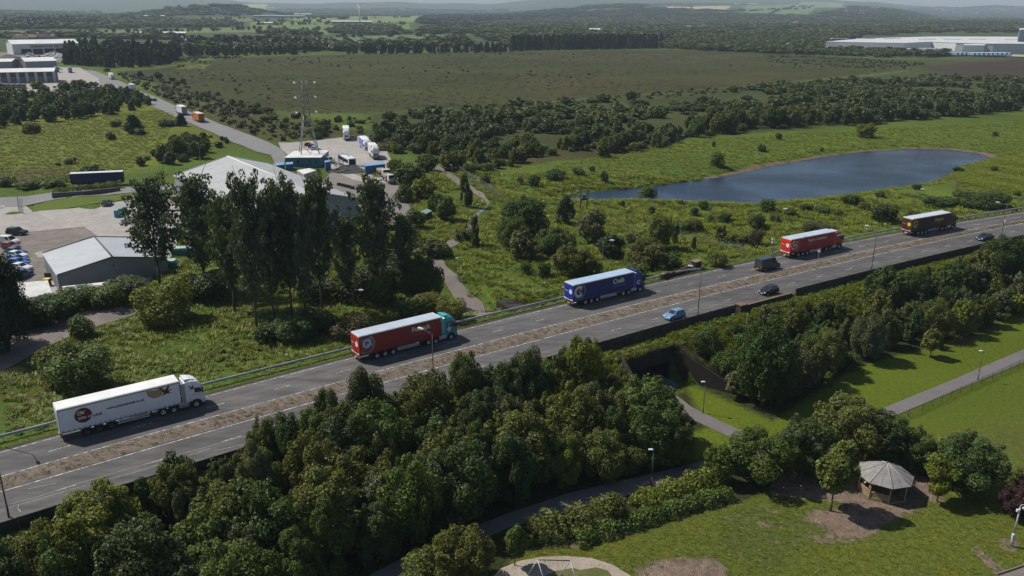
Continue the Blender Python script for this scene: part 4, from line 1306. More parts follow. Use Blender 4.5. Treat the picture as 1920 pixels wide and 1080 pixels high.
wood([(365, 168), (440, 205), (520, 240), (545, 258), (600, 262), (690, 250), (700, 230), (600, 225), (520, 215), (430, 188), (330, 150), (250, 140), (270, 150)],
     9.5, [('bush', 5), ('broad', 1)], [('dark', 3), ('mid', 3), ('brown', 2), ('olive', 2)], 'scrub beside the moor', 'scrub between the back road and the moor', 150, None, (2.2, 5.2), (.8, 1.3), None, 28)

# ------------------------------------------------------------------ growth nobody could count
def proto_collection(name, meshes, mat):
    c = bpy.data.collections.new(name)
    for i, me in enumerate(meshes):
        m2 = me.copy()
        m2.materials.clear()
        m2.materials.append(mat)
        c.objects.link(bpy.data.objects.new(name, m2))
    return c

def scatter(name, pts, scl, coll, label, cat, seed=0):
    """one uncountable mass: instances of the collection on every point"""
    g = np.random.default_rng(seed)
    n = len(pts)
    me = bpy.data.meshes.new(name)
    me.vertices.add(n)
    me.vertices.foreach_set('co', np.asarray(pts, np.float32).ravel())
    a = me.attributes.new('scl', 'FLOAT_VECTOR', 'POINT')
    a.data.foreach_set('vector', np.asarray(scl, np.float32).ravel())
    a = me.attributes.new('rz', 'FLOAT_VECTOR', 'POINT')
    rz = np.zeros((n, 3), np.float32)
    rz[:, 2] = g.uniform(0, 6.283, n)
    a.data.foreach_set('vector', rz.ravel())
    a = me.attributes.new('pick', 'INT', 'POINT')
    a.data.foreach_set('value', g.integers(0, 1000, n).astype(np.int32))
    o = bpy.data.objects.new(name, me)
    COL.objects.link(o)
    ng = bpy.data.node_groups.new(name, 'GeometryNodeTree')
    ng.interface.new_socket('Geometry', in_out='INPUT', socket_type='NodeSocketGeometry')
    ng.interface.new_socket('Geometry', in_out='OUTPUT', socket_type='NodeSocketGeometry')
    gi, go = ng.nodes.new('NodeGroupInput'), ng.nodes.new('NodeGroupOutput')
    m2p = ng.nodes.new('GeometryNodeMeshToPoints')
    iop = ng.nodes.new('GeometryNodeInstanceOnPoints')
    ci = ng.nodes.new('GeometryNodeCollectionInfo')
    ci.inputs[0].default_value = coll
    ci.inputs[1].default_value = True
    ci.inputs[2].default_value = True
    def attr(nm, typ):
        q = ng.nodes.new('GeometryNodeInputNamedAttribute')
        q.data_type = typ
        q.inputs[0].default_value = nm
        return [s for s in q.outputs if s.enabled][0]
    ng.links.new(gi.outputs[0], m2p.inputs[0])
    ng.links.new(m2p.outputs[0], iop.inputs['Points'])
    ng.links.new(ci.outputs[0], iop.inputs['Instance'])
    iop.inputs['Pick Instance'].default_value = True
    ng.links.new(attr('pick', 'INT'), iop.inputs['Instance Index'])
    ng.links.new(attr('rz', 'FLOAT_VECTOR'), iop.inputs['Rotation'])
    ng.links.new(attr('scl', 'FLOAT_VECTOR'), iop.inputs['Scale'])
    ng.links.new(iop.outputs[0], go.inputs[0])
    md = o.modifiers.new('growth', 'NODES')
    md.node_group = ng
    tag(o, label, cat, None, 'stuff')
    return o

M_FAR = leaf_material('far_foliage', False, ((0.058, 0.088, 0.026), (0.122, 0.148, 0.046)), .15)
M_FARP = leaf_material('far_pine', False, ((0.016, 0.027, 0.016), (0.030, 0.044, 0.022)), .1)
M_SCRUB = leaf_material('moor_scrub', False, ((0.038, 0.050, 0.016), (0.064, 0.074, 0.022)), .1)
FAR_C = proto_collection('wood_growth', [crown('broad', 900 + i, 260, .085) for i in range(5)], M_FAR)
PINE_C = proto_collection('pine_growth', [crown('conifer', 920 + i, 240, .075) for i in range(3)], M_FARP)
MID_C = proto_collection('copse_growth', CROWNS['broad', 'lo'] + CROWNS['airy', 'lo'][:2], M_FAR)
MIDP_C = proto_collection('conifer_growth', CROWNS['conifer', 'lo'], M_FARP)
SCRUB_C = proto_collection('scrub_growth', [crown('bush', 940 + i, 200, .10) for i in range(4)], M_SCRUB)

def fill(polys, spacing, seed, grow=0.0, jit=.5, mask=None):
    """points through pixel-outlined areas of country; spacing grows with distance"""
    g = np.random.default_rng(seed)
    out = []
    for px in polys:
        poly = np.array([G(u, v)[:2] for u, v in px])
        dm = np.hypot(*poly.T).mean()
        sp = spacing * (1 + grow * max(dm - 800, 0) / 1000)
        lo, hi = poly.min(0), poly.max(0)
        gx, gy = np.meshgrid(np.arange(lo[0], hi[0], sp), np.arange(lo[1], hi[1], sp * .87))
        P = np.stack([gx.ravel(), gy.ravel()], 1) + g.uniform(-jit, jit, (gx.size, 2)) * sp
        P = P[inside(P, poly)]
        if mask is not None and len(P):
            P = P[mask(P, g)]
        out.append(np.concatenate([P, np.full((len(P), 1), sp)], 1))
    return np.concatenate(out)

def with_size(P, h, hv, wf, seed):
    g = np.random.default_rng(seed)
    z = H(P[:, 0], P[:, 1]) - .1
    k = g.uniform(1 - hv, 1 + hv, len(P))
    hh = h * k
    ww = np.maximum(hh * wf, P[:, 2] * 1.15) * g.uniform(.85, 1.15, len(P))
    return np.stack([P[:, 0], P[:, 1], z], 1), np.stack([ww, ww, hh], 1)

def clumpy(th, sc=.006):
    def m(P, g):
        a = np.sin(P[:, 0] * sc + 2 * np.sin(P[:, 1] * sc * .7)) * np.sin(P[:, 1] * sc * 1.1 + 1.5 * np.sin(P[:, 0] * sc * .5 + 1))
        return a + g.uniform(-.5, .5, len(P)) > th
    return m

mid_wood = fill([[(690, 228), (760, 222), (960, 200), (1200, 185), (1440, 165), (1640, 150), (1760, 150), (1920, 150), (1960, 178), (1700, 192), (1560, 206), (1400, 218), (1290, 238), (1230, 243), (1100, 238), (960, 232), (850, 222)]],
                6.4, 31, 0, .6, clumpy(-.02, .030))
pts, scl = with_size(mid_wood, 3.9, .55, 1.1, 1)
scatter('distant_wood', pts, scl, FAR_C, 'rough wood stretching between the pond meadow trees and the open moor', 'wood', 1)

wood_r = fill([[(1440, 100), (1560, 104), (1740, 112), (1790, 104), (1690, 101), (1560, 97), (1440, 90), (1290, 80), (1240, 86), (1240, 91)],
               [(1150, 84), (1300, 88), (1440, 96), (1545, 97), (1545, 84), (1620, 72), (1560, 66), (1400, 70), (1250, 78)]], 13, 32, 0, .55, clumpy(-.5, .02))
pts, scl = with_size(wood_r, 7.5, .35, 1.0, 2)
scatter('distant_wood', pts, scl, FAR_C, 'wood beside and behind the left end of the long white factory', 'wood', 2)

far_polys = [
    [(880, 62), (960, 88), (1240, 84), (1290, 76), (1560, 66), (1680, 66), (1920, 62), (1920, 40), (1700, 44), (1500, 46), (1300, 50), (1100, 52), (900, 56)],
    [(900, 54), (1100, 50), (1300, 48), (1500, 44), (1700, 42), (1920, 38), (1920, 26), (1700, 28), (1530, 30), (1300, 24), (1100, 28), (960, 34)],
    [(960, 31), (1130, 26), (1300, 22), (1400, 20), (1300, 18), (1180, 14), (1080, 17), (960, 22)],
    [(1080, 13), (1180, 9), (1300, 7), (1400, 6), (1400, 9), (1300, 11), (1180, 14), (1100, 17)],
    [(1530, 28), (1700, 26), (1920, 24), (1920, 12), (1740, 13), (1600, 14)],
    [(780, 64), (880, 64), (900, 56), (860, 50), (800, 52)], [(790, 45), (880, 48), (960, 40), (960, 30), (830, 30), (790, 36)],
    [(620, 62), (700, 66), (770, 64), (740, 54), (700, 48), (640, 50)],
    [(0, 72), (150, 72), (330, 76), (330, 70), (180, 68), (0, 68)], [(0, 56), (150, 54), (330, 52), (440, 50), (440, 42), (300, 38), (120, 38), (0, 42)],
    [(0, 40), (160, 36), (330, 34), (330, 28), (140, 28), (0, 30)], [(330, 28), (420, 30), (520, 29), (520, 16), (420, 11), (330, 17)],
    [(0, 27), (330, 26), (330, 17), (0, 18)], [(520, 28), (800, 27), (960, 24), (960, 16), (700, 17), (520, 18)],
    [(480, 62), (600, 70), (600, 66), (520, 60)], [(530, 72), (590, 78), (640, 84), (740, 82), (870, 75), (880, 88), (760, 96), (480, 98), (330, 99), (340, 92)]]
P = fill(far_polys[:9] + far_polys[14:], 15, 33, .5, .6, clumpy(-.45, .006))
pts, scl = with_size(P, 8.5, .45, .9, 3)
scatter('distant_wood', pts, scl, FAR_C, 'woodland and hedgerow trees over the plain behind the moor', 'wood', 3)
P = fill(far_polys[9:14], 17, 34, .42, .6, clumpy(-.25, .005))
pts, scl = with_size(P, 9, .45, .9, 4)
scatter('distant_wood', pts, scl, FAR_C, 'hazy woods and hedges near the skyline', 'wood', 4)
P = fill([[(780, 44), (960, 40), (960, 27), (860, 28), (790, 34)], [(0, 55), (180, 52), (180, 42), (0, 44)], [(960, 37), (1120, 36), (1120, 27), (960, 29)], [(330, 92), (560, 97), (600, 88), (400, 80), (330, 80)]], 17, 35, .4, .55)
pts, scl = with_size(P, 12, .25, .5, 5)
scatter('distant_conifers', pts, scl, PINE_C, 'dark conifer plantations in the middle distance', 'wood', 5)

for key, lab in (('pond_wood', 'rear rows of the wood behind the pond, merging into one canopy'), ('workshop_wood', 'rear rows of the dark woods by the back road'), ('conifer_wood', 'rear rows of the dark conifers beyond the moor')):
    if LEFT.get(key):
        A_ = np.array(LEFT[key], float)
        cn = A_[:, 5].mean() > .5
        scatter('rear_wood', A_[:, :3], A_[:, [3, 3, 4]], MIDP_C if cn else MID_C, lab, 'wood', len(key))
# hedgerows between the far fields
hp = []
hg = np.random.default_rng(61)
for a, b in [((0, 57), (240, 55)), ((110, 62), (330, 60)), ((240, 62), (420, 58)), ((330, 57), (480, 56)), ((420, 47), (640, 46)), ((470, 41), (620, 42)), ((480, 55), (640, 58)), ((520, 36), (700, 38)), ((560, 31), (780, 32)),
             ((600, 71), (870, 67)), ((640, 62), (700, 66)), ((700, 45), (770, 47)), ((0, 47), (330, 46)), ((0, 36), (300, 34)), ((260, 64), (330, 68)), ((480, 63), (600, 66)), ((380, 36), (480, 36)), ((1180, 20), (1300, 19)), ((1400, 22), (1520, 15)), ((1440, 28), (1530, 10)), ((150, 30), (420, 28))]:
    p, q = np.array(G(*a)[:2]), np.array(G(*b)[:2])
    n = int(np.linalg.norm(q - p) / 8)
    k = hg.random(n)
    k = k[np.sin(k * 23 + a[0]) > -.55]
    hp.append(p + (q - p) * k[:, None] + hg.normal(size=(len(k), 2)) * 4)
P = np.concatenate(hp)
P = np.column_stack([P, np.full(len(P), 2.0)])
pts, scl = with_size(P, 7.5, .5, 1.0, 7)
scatter('far_hedgerows', pts, scl, FAR_C, 'hedgerows and field trees dividing the far fields', 'hedgerow', 18)
# moor scrub, thin
def thin(frac):
    return lambda P, g: g.random(len(P)) < frac
moor = fill([[(250, 136), (420, 112), (700, 103), (960, 99), (1250, 95), (1440, 100), (1700, 114), (1740, 128), (1640, 142), (1440, 160), (1200, 178), (960, 198), (700, 214), (560, 212), (430, 192)]], 11, 36, 0, .6,
            lambda P, g: clumpy(.52, .012)(P, g) & (g.random(len(P)) < .22))
edge = fill([[(690, 228), (760, 222), (960, 203), (1200, 188), (1440, 168), (1640, 152), (1640, 146), (1440, 158), (1200, 176), (960, 195), (840, 204), (700, 214)],
             [(1430, 104), (1560, 108), (1740, 118), (1720, 130), (1600, 128), (1440, 116)], [(1730, 140), (1920, 146), (1920, 152), (1700, 152)]], 7, 37, 0, .6, clumpy(-.25, .04))
P = np.concatenate([moor, edge])
P[:, 2] = 2
pts, scl = with_size(P, 1.3, .55, 1.5, 6)
scatter('moor_scrub', pts, scl, SCRUB_C, 'low heather and willow scrub dotting the brown moor', 'scrub', 6)

M_HEATHER = leaf_material('heather', False, ((0.042, 0.048, 0.0140), (0.056, 0.060, 0.018)), .1, True)
M_MOORSTRAW = leaf_material('moor_grass', False, ((0.056, 0.062, 0.017), (0.090, 0.088, 0.032)), .1, True)
HEATHER_C = proto_collection('heather_growth', [crown('bush', 980 + i, 70, .16) for i in range(3)], M_HEATHER)
MSTRAW_C = proto_collection('moor_grass_growth', [crown('bush', 990 + i, 60, .17) for i in range(3)], M_MOORSTRAW)
MOOR_PX = [(230, 136), (300, 128), (420, 110), (700, 102), (960, 98), (1250, 94), (1440, 98), (1560, 107), (1700, 113), (1730, 128), (1640, 139), (1440, 158), (1200, 177), (960, 197), (840, 206), (700, 213), (560, 213), (430, 198), (300, 162)]
P = fill([MOOR_PX], 7.5, 51, 0, .7, lambda P, g: clumpy(-.1, .018)(P, g))
P[:, 2] = 1.2
pts, scl = with_size(P, .32, .6, 6.0, 15)
scatter('moor_heather', pts, scl, HEATHER_C, 'dark heather covering the open moor', 'heather', 15)
P = fill([MOOR_PX], 9.5, 52, 0, .7, lambda P, g: clumpy(.12, .011)(P + np.array((300, 70)), g))
P[:, 2] = 1.2
pts, scl = with_size(P, .30, .6, 7.0, 16)
scatter('moor_grass', pts, scl, MSTRAW_C, 'pale bog grass streaking the open moor', 'grass', 16)
P = fill([[(215, 138), (262, 164), (302, 181), (370, 211), (445, 241), (512, 264), (545, 264), (640, 256), (700, 246), (700, 222), (600, 224), (520, 214), (430, 194), (330, 164), (260, 142)],
          [(335, 128), (420, 112), (480, 104), (400, 104), (330, 112)]], 4.6, 53, 0, .6, clumpy(-.05, .045))
P[:, 2] = 1.8
pts, scl = with_size(P, 1.7, .6, 1.4, 17)
scatter('roadside_scrub', pts, scl, SCRUB_C, 'continuous low scrub between the back road and the moor', 'scrub', 17)
# rough grass and weeds
def tuft(seed, n=26, h=.55, spread=.38, wd=.030, flop=.5):
    g = np.random.default_rng(seed)
    V, L = [], []
    for i in range(n):
        a = g.uniform(0, 6.28)
        r = spread * math.sqrt(g.random())
        b = np.array((math.cos(a) * r, math.sin(a) * r, 0))
        d2 = np.array((math.cos(a + g.normal() * .8), math.sin(a + g.normal() * .8), 0))
        hh = h * g.uniform(.55, 1.1)
        s_ = np.array((-d2[1], d2[0], 0)) * wd
        m = b + d2 * flop * .3 * hh + np.array((0, 0, hh * .6))
        t = b + d2 * flop * hh * .8 + np.array((0, 0, hh))
        V += [b - s_, b + s_, m + s_ * .8, m - s_ * .8, m - s_ * .8, m + s_ * .8, t + s_ * .15, t - s_ * .15]
        k = g.random()
        L += [k, min(k + .15, 1)]
    me = np_mesh('tuft', V, np.arange(len(V)).reshape(-1, 4), {'lv': ('FACE', 'FLOAT', L), 'cv': ('FACE', 'FLOAT', g.random(len(L)))})
    return me
M_GRASS = leaf_material('rough_grass', False, ((0.098, 0.140, 0.014), (0.172, 0.190, 0.024)), .25, True)
M_WEED = leaf_material('weed_leaf', False, ((0.074, 0.116, 0.015), (0.140, 0.168, 0.020)), .25, True)
M_STRAW = leaf_material('dry_grass', False, ((0.150, 0.118, 0.080), (0.21, 0.172, 0.120)), .2, True)
M_UMBEL = pm('umbel_flower', (0.62, 0.62, 0.54), 0.8, 0.1, 0, 0.1)
GRASS_C = proto_collection('grass_growth', [tuft(60 + i, 30, .55, .45, .035) for i in range(5)], M_GRASS)
WEED_C = proto_collection('weed_growth', [crown('bush', 960 + i, 190, .085) for i in range(5)], M_WEED)
STRAW_C = proto_collection('straw_growth', [tuft(80 + i, 22, .16, .30, .018, .9) for i in range(4)], M_STRAW)
def umbel(seed):
    g = random.Random(seed)
    mb = MB()
    for i in range(6):
        x, y, z = g.uniform(-.4, .4), g.uniform(-.4, .4), g.uniform(.7, 1.15)
        mb.tube((x, y, 0), (x, y, z), .012, .008, 4)
        mb.tube((x, y, z), (x, y, z + .035), .06, .13, 7)
    return mb.mesh('umbel')
UMBEL_C = proto_collection('flower_growth', [umbel(i) for i in range(3)], M_UMBEL)

PATHS = [np.array([unproj(u, v, -2)[:2] for u, v in px]) for px in
         ([(855, 596), (868, 580), (845, 548), (812, 505), (806, 478), (826, 462), (876, 428), (885, 408), (915, 386), (880, 358), (795, 302), (805, 300), (868, 340), (918, 380), (912, 392), (888, 432), (868, 452), (842, 467), (828, 480), (838, 502), (868, 534), (905, 568), (925, 588)],
          [(-60, 660), (40, 625), (130, 595), (200, 575), (255, 580), (260, 588), (190, 610), (110, 640), (60, 665), (0, 700), (-60, 730)],
          [(-200, 395), (0, 386), (62, 397), (215, 380), (330, 362), (350, 395), (330, 470), (280, 530), (180, 560), (0, 570), (-200, 600)],
          [(-250, 335), (-20, 335), (240, 330), (335, 335), (340, 372), (215, 384), (60, 400), (-250, 420)],
          [(600, 345), (622, 322), (746, 340), (775, 415), (750, 430), (690, 400), (640, 370)])] + [POND]
def clear_of(P):
    k = np.ones(len(P), bool)
    for q in PATHS:
        k &= ~inside(P, q) & (seg_dist(P, q) > .8)
    return k
g = np.random.default_rng(77)
n = 46000
r_ = np.sqrt(g.uniform(62 ** 2, 265 ** 2, n))
a_ = np.radians(g.uniform(-34, 34, n))
P = np.stack([np.sin(a_) * r_, np.cos(a_) * r_], 1)
tf = (P[:, 1] - Y_f(P[:, 0])) * .82
clump = np.sin(P[:, 0] * .21 + 2 * np.sin(P[:, 1] * .13)) * np.sin(P[:, 1] * .19 + 1.7 * np.sin(P[:, 0] * .11))
keep = (tf > 1.6) & clear_of(P) & (clump + g.uniform(-.8, .8, n) > -.25)
keep &= g.random(n) < np.clip(170 / r_, .25, 1) ** 1.2
Q = P[keep]
z = H(Q[:, 0], Q[:, 1]) - .03
low = np.clip((tf[keep] - 1.0) / 5, .35, 1)
sc = (g.uniform(.7, 1.5, len(Q)) * low)[:, None] * np.array((1.5, 1.5, 1.0)) * np.clip(r_[keep] / 150, .8, 1.25)[:, None]
scatter('meadow_grass', np.column_stack([Q, z]), sc, GRASS_C, 'rough meadow grass growing on the far side of the road', 'grass', 7)
kk = keep & (tf > 4) & (clump + g.uniform(-.5, .5, n) > .32)
Q = P[kk][:5200]
z = H(Q[:, 0], Q[:, 1]) - .08
sc = g.uniform(.35, .95, len(Q))[:, None] * np.array((1.5, 1.5, .8))
scatter('meadow_weeds', np.column_stack([Q, z]), sc, WEED_C, 'leafy weeds and bramble clumps in the rough meadow', 'weeds', 8)
kk = keep & (tf > 3) & (((P[:, 0] > 60) & (tf < 30)) | (clump < -.2)) & (g.random(n) < .028)
Q = P[kk]
scatter('meadow_flowers', np.column_stack([Q, H(Q[:, 0], Q[:, 1])]), g.uniform(.35, .7, len(Q))[:, None] * np.ones((1, 3)), UMBEL_C, 'white flower heads scattered through the rough meadow', 'flowers', 9)
# far meadows: looser, larger tussocks, and reeds round the pond
def tussocks(name, polys, n, lo, hi, label, coll, seed, cat='grass', ring=None):
    g = np.random.default_rng(seed)
    out = []
    for px in polys:
        q = np.array([G(u, v)[:2] for u, v in px])
        P = g.uniform(q.min(0), q.max(0), (n * 3, 2))
        out.append(P[inside(P, q)][:n])
    P = np.concatenate(out)
    P = P[~inside(P, POND)]
    if ring:
        P = P[seg_dist(P, POND) < g.uniform(.2, ring, len(P))]
        P = P[(seg_dist(P, POND[3:13], False) > 3.4) | (g.random(len(P)) < .10)]
    else:
        P = P[seg_dist(P, POND) > 1.5]
    sc = g.uniform(lo, hi, len(P))[:, None] * np.array((1.7, 1.7, 1.0))
    scatter(name, np.column_stack([P, H(P[:, 0], P[:, 1]) - .04]), sc, coll, label, cat, seed)
tussocks('far_meadow_grass', [[(960, 340), (1060, 305), (1290, 265), (1560, 247), (1920, 228), (1980, 300), (1865, 300), (1780, 282), (1500, 305), (1330, 338), (1100, 365)], [(1790, 325), (1870, 298), (1980, 290), (1980, 370), (1800, 372)]], 5200, .5, 1.1, 'rough tussocky grass of the meadow beyond the pond', GRASS_C, 41)
tussocks('pond_reeds', [[(960, 390), (1330, 310), (1700, 262), (1920, 280), (1900, 330), (1700, 372), (1400, 400)]], 16000, .7, 1.35, 'reeds and rank grass fringing the pond', GRASS_C, 42, 'reeds', 5.0)
tussocks('field_grass', [[(-60, 330), (-60, 235), (100, 232), (290, 205), (330, 216), (300, 290), (240, 318), (120, 338)]], 3400, .6, 1.2, 'tussocky yellow green grass of the left meadow', GRASS_C, 43)
# bank over the underpass and below the fence
n = 26000
x_ = g.uniform(-50, 110, n)
t_ = g.uniform(.5, 13, n)
P = np.stack([x_, Y_w(x_) - t_ / .82], 1)
ws = (P - PC) @ np.stack([PE, PN], 1)
keep = ~((ws[:, 0] > -5.8) & (ws[:, 0] < 5 + np.clip(ws[:, 1], 0, 12) * .72) & (ws[:, 1] > -.25) & (ws[:, 1] < 13))
keep &= (x_ > 8) | (t_ < 4) | (g.random(n) < .3)
Q = P[keep]
zz = H(Q[:, 0], Q[:, 1])
wq = (Q - PC) @ np.stack([PE, PN], 1)
on = (np.abs(wq[:, 0]) < 6.4) & (wq[:, 1] < 0) & (wq[:, 1] > -6)
zz = np.where(on, -.88, zz)
k = g.random(len(Q)) < .82
sc = g.uniform(.6, 1.3, len(Q))[:, None] * np.array((1.35, 1.35, 1.0))
scatter('bank_grass', np.column_stack([Q, zz - .04])[k], sc[k], GRASS_C, 'tall grass on the bank over the underpass and below the fence', 'grass', 10)
scatter('bank_weeds', np.column_stack([Q, zz - .1])[~k][:6500], (sc * .75)[~k][:6500], WEED_C, 'leafy weeds and brambles on the bank below the fence', 'weeds', 11)
kk = (g.random(len(Q)) < .008) & (x_[keep] > 10)
scatter('bank_flowers', np.column_stack([Q, zz])[kk], g.uniform(.3, .55, kk.sum())[:, None] * np.ones((1, 3)), UMBEL_C, 'white flower heads on the bank over the underpass', 'flowers', 12)
# dry litter on the median
n = 3000
x_ = g.uniform(-75, 150, n)
k_ = g.uniform(.12, .88, n)
yy = (Y_c(x_) + .45) * (1 - k_) + (Y_m(x_) - .45) * k_
scatter('median_grass', np.column_stack([x_, yy, np.full(n, .12)]), g.uniform(.5, 1.3, n)[:, None] * np.ones((1, 3)), STRAW_C, 'dry brown grass and litter on the central reservation', 'grass', 13)
# worn park turf near the camera
n = 4200
uu, vv = g.uniform(960, 1990, n), g.uniform(925, 1100, n)
Q = np.array([unproj(a, b, -6) for a, b in zip(uu, vv)])
PARK_BARE = [np.array([unproj(a, b, -6) for a, b in px]) for px in
             ([(1440, 900), (1740, 900), (1735, 960), (1650, 990), (1600, 972), (1520, 945), (1440, 935)], [(1470, 990), (1530, 955), (1600, 960), (1660, 985), (1640, 1006), (1590, 1016), (1510, 1016)], [(1200, 1060), (1340, 1045), (1360, 1075), (1200, 1110)],
              [(930, 1045), (1060, 1040), (1150, 1055), (1210, 1120), (930, 1160)], [(1868, 1078), (1960, 1050), (1990, 1130), (1850, 1130)])]
k = np.ones(n, bool)
for q in PARK_BARE:
    k &= ~inside(Q, q) | (g.random(n) < .05)
k &= vv > np.interp(uu, [960, 1070, 1370, 1440, 1990], [1040, 1030, 945, 925, 930])
Q = Q[k]
scatter('park_grass', np.column_stack([Q, H(Q[:, 0], Q[:, 1]) - .02]), g.uniform(.16, .36, len(Q))[:, None] * np.array((1.5, 1.5, .8)), GRASS_C, 'short patchy turf of the worn park corner', 'grass', 14)
# ------------------------------------------------------------------ lettering
def lettering(name, body, w, h, mat, parent, loc, bold=.012, axis='side', italic=0.0, label=None):
    """flat letters fitted to w x h metres; axis 'side' faces -y, 'rear' faces -x, 'front' as side for buildings"""
    cu = bpy.data.curves.new(name, 'FONT')
    cu.body = body
    cu.align_x, cu.align_y = 'LEFT', 'BOTTOM_BASELINE'
    cu.offset = bold
    cu.shear = italic
    cu.resolution_u = 3
    ob = bpy.data.objects.new(name, cu)
    COL.objects.link(ob)
    dg = bpy.context.evaluated_depsgraph_get()
    me = bpy.data.meshes.new_from_object(ob.evaluated_get(dg))
    COL.objects.unlink(ob)
    bpy.data.objects.remove(ob)
    bpy.data.curves.remove(cu)
    co = np.empty(len(me.vertices) * 3, np.float32)
    me.vertices.foreach_get('co', co)
    co = co.reshape(-1, 3)
    lo, hi = co.min(0), co.max(0)
    x = (co[:, 0] - lo[0]) / (hi[0] - lo[0]) * w
    y = (co[:, 1] - lo[1]) / (hi[1] - lo[1]) * h
    o3 = np.zeros_like(co)
    if axis == 'side':
        o3[:, 0], o3[:, 1], o3[:, 2] = x, 0, y
    else:
        o3[:, 0], o3[:, 1], o3[:, 2] = 0, -x, y
    o3 += np.array(loc, np.float32)
    me.vertices.foreach_set('co', o3.ravel())
    me.name = name
    me.update()
    return link(name, me, parent, mat)

# ------------------------------------------------------------------ wheels
M_TYRE = pm('tyre_rubber', (0.018, 0.018, 0.018), 0.85, 0.2, 0, 0.2)
M_RIM = pm('wheel_rim', (0.42, 0.43, 0.44), 0.4, 0.5, 0.6, 0.15)
M_RIMD = pm('wheel_rim_dark', (0.10, 0.07, 0.06), 0.6, 0.3, 0.2, 0.2)
M_CHAS = pm('chassis_black', (0.022, 0.022, 0.024), 0.7, 0.3, 0, 0.3)
M_ALU = pm('bare_aluminium', (0.52, 0.53, 0.54), 0.42, 0.5, 0.5, 0.12)
M_HEAD = pm('headlamp_lens', (0.80, 0.80, 0.78), 0.12, 0.6)
M_TAIL = pm('tail_lamp', (0.40, 0.015, 0.012), 0.25, 0.5)
M_PLY = pm('rear_number_plate', (0.75, 0.55, 0.05), 0.5)
M_PLW = pm('front_number_plate', (0.75, 0.75, 0.72), 0.5)
WHEELS = {}
def wheel(parent, x, y, r, wd, side, mat=None, double=False):
    """tyre with its rim as sub-part; side -1 faces -y"""
    key = (round(r, 2), round(wd, 2), side, mat.name if mat else '')
    if key not in WHEELS:
        t = MB()
        n = 20
        prof = [(r * .62, -wd / 2), (r * .93, -wd / 2), (r, -wd * .36), (r, wd * .36), (r * .93, wd / 2), (r * .62, wd / 2)]
        vs = [(p[0] * math.cos(2 * math.pi * i / n), p[1], p[0] * math.sin(2 * math.pi * i / n)) for i in range(n) for p in prof]
        k = len(prof)
        fs = [(i * k + j, i * k + j + 1, ((i + 1) % n) * k + j + 1, ((i + 1) % n) * k + j) for i in range(n) for j in range(k - 1)]
        t.add(vs, fs, True)
        m = MB()
        yo = side * wd * .42
        yi = side * wd * .18
        prof = [(r * .64, yo), (r * .56, yo), (r * .50, yi), (r * .24, yi), (r * .20, side * wd * .40), (0.001, side * wd * .42)]
        vs = [(p[0] * math.cos(2 * math.pi * i / n), p[1], p[0] * math.sin(2 * math.pi * i / n)) for i in range(n) for p in prof]
        k = len(prof)
        fs = [(i * k + j, i * k + j + 1, ((i + 1) % n) * k + j + 1, ((i + 1) % n) * k + j) for i in range(n) for j in range(k - 1)]
        m.add(vs, fs, True)
        tm, rm = t.mesh('wheel'), m.mesh('rim')
        tm.materials.append(M_TYRE)
        rm.materials.append(mat or M_RIM)
        WHEELS[key] = (tm, rm)
    tm, rm = WHEELS[key]
    o = link('wheel', tm, parent)
    o.location = (x, y, r)
    link('rim', rm, o)
    return o

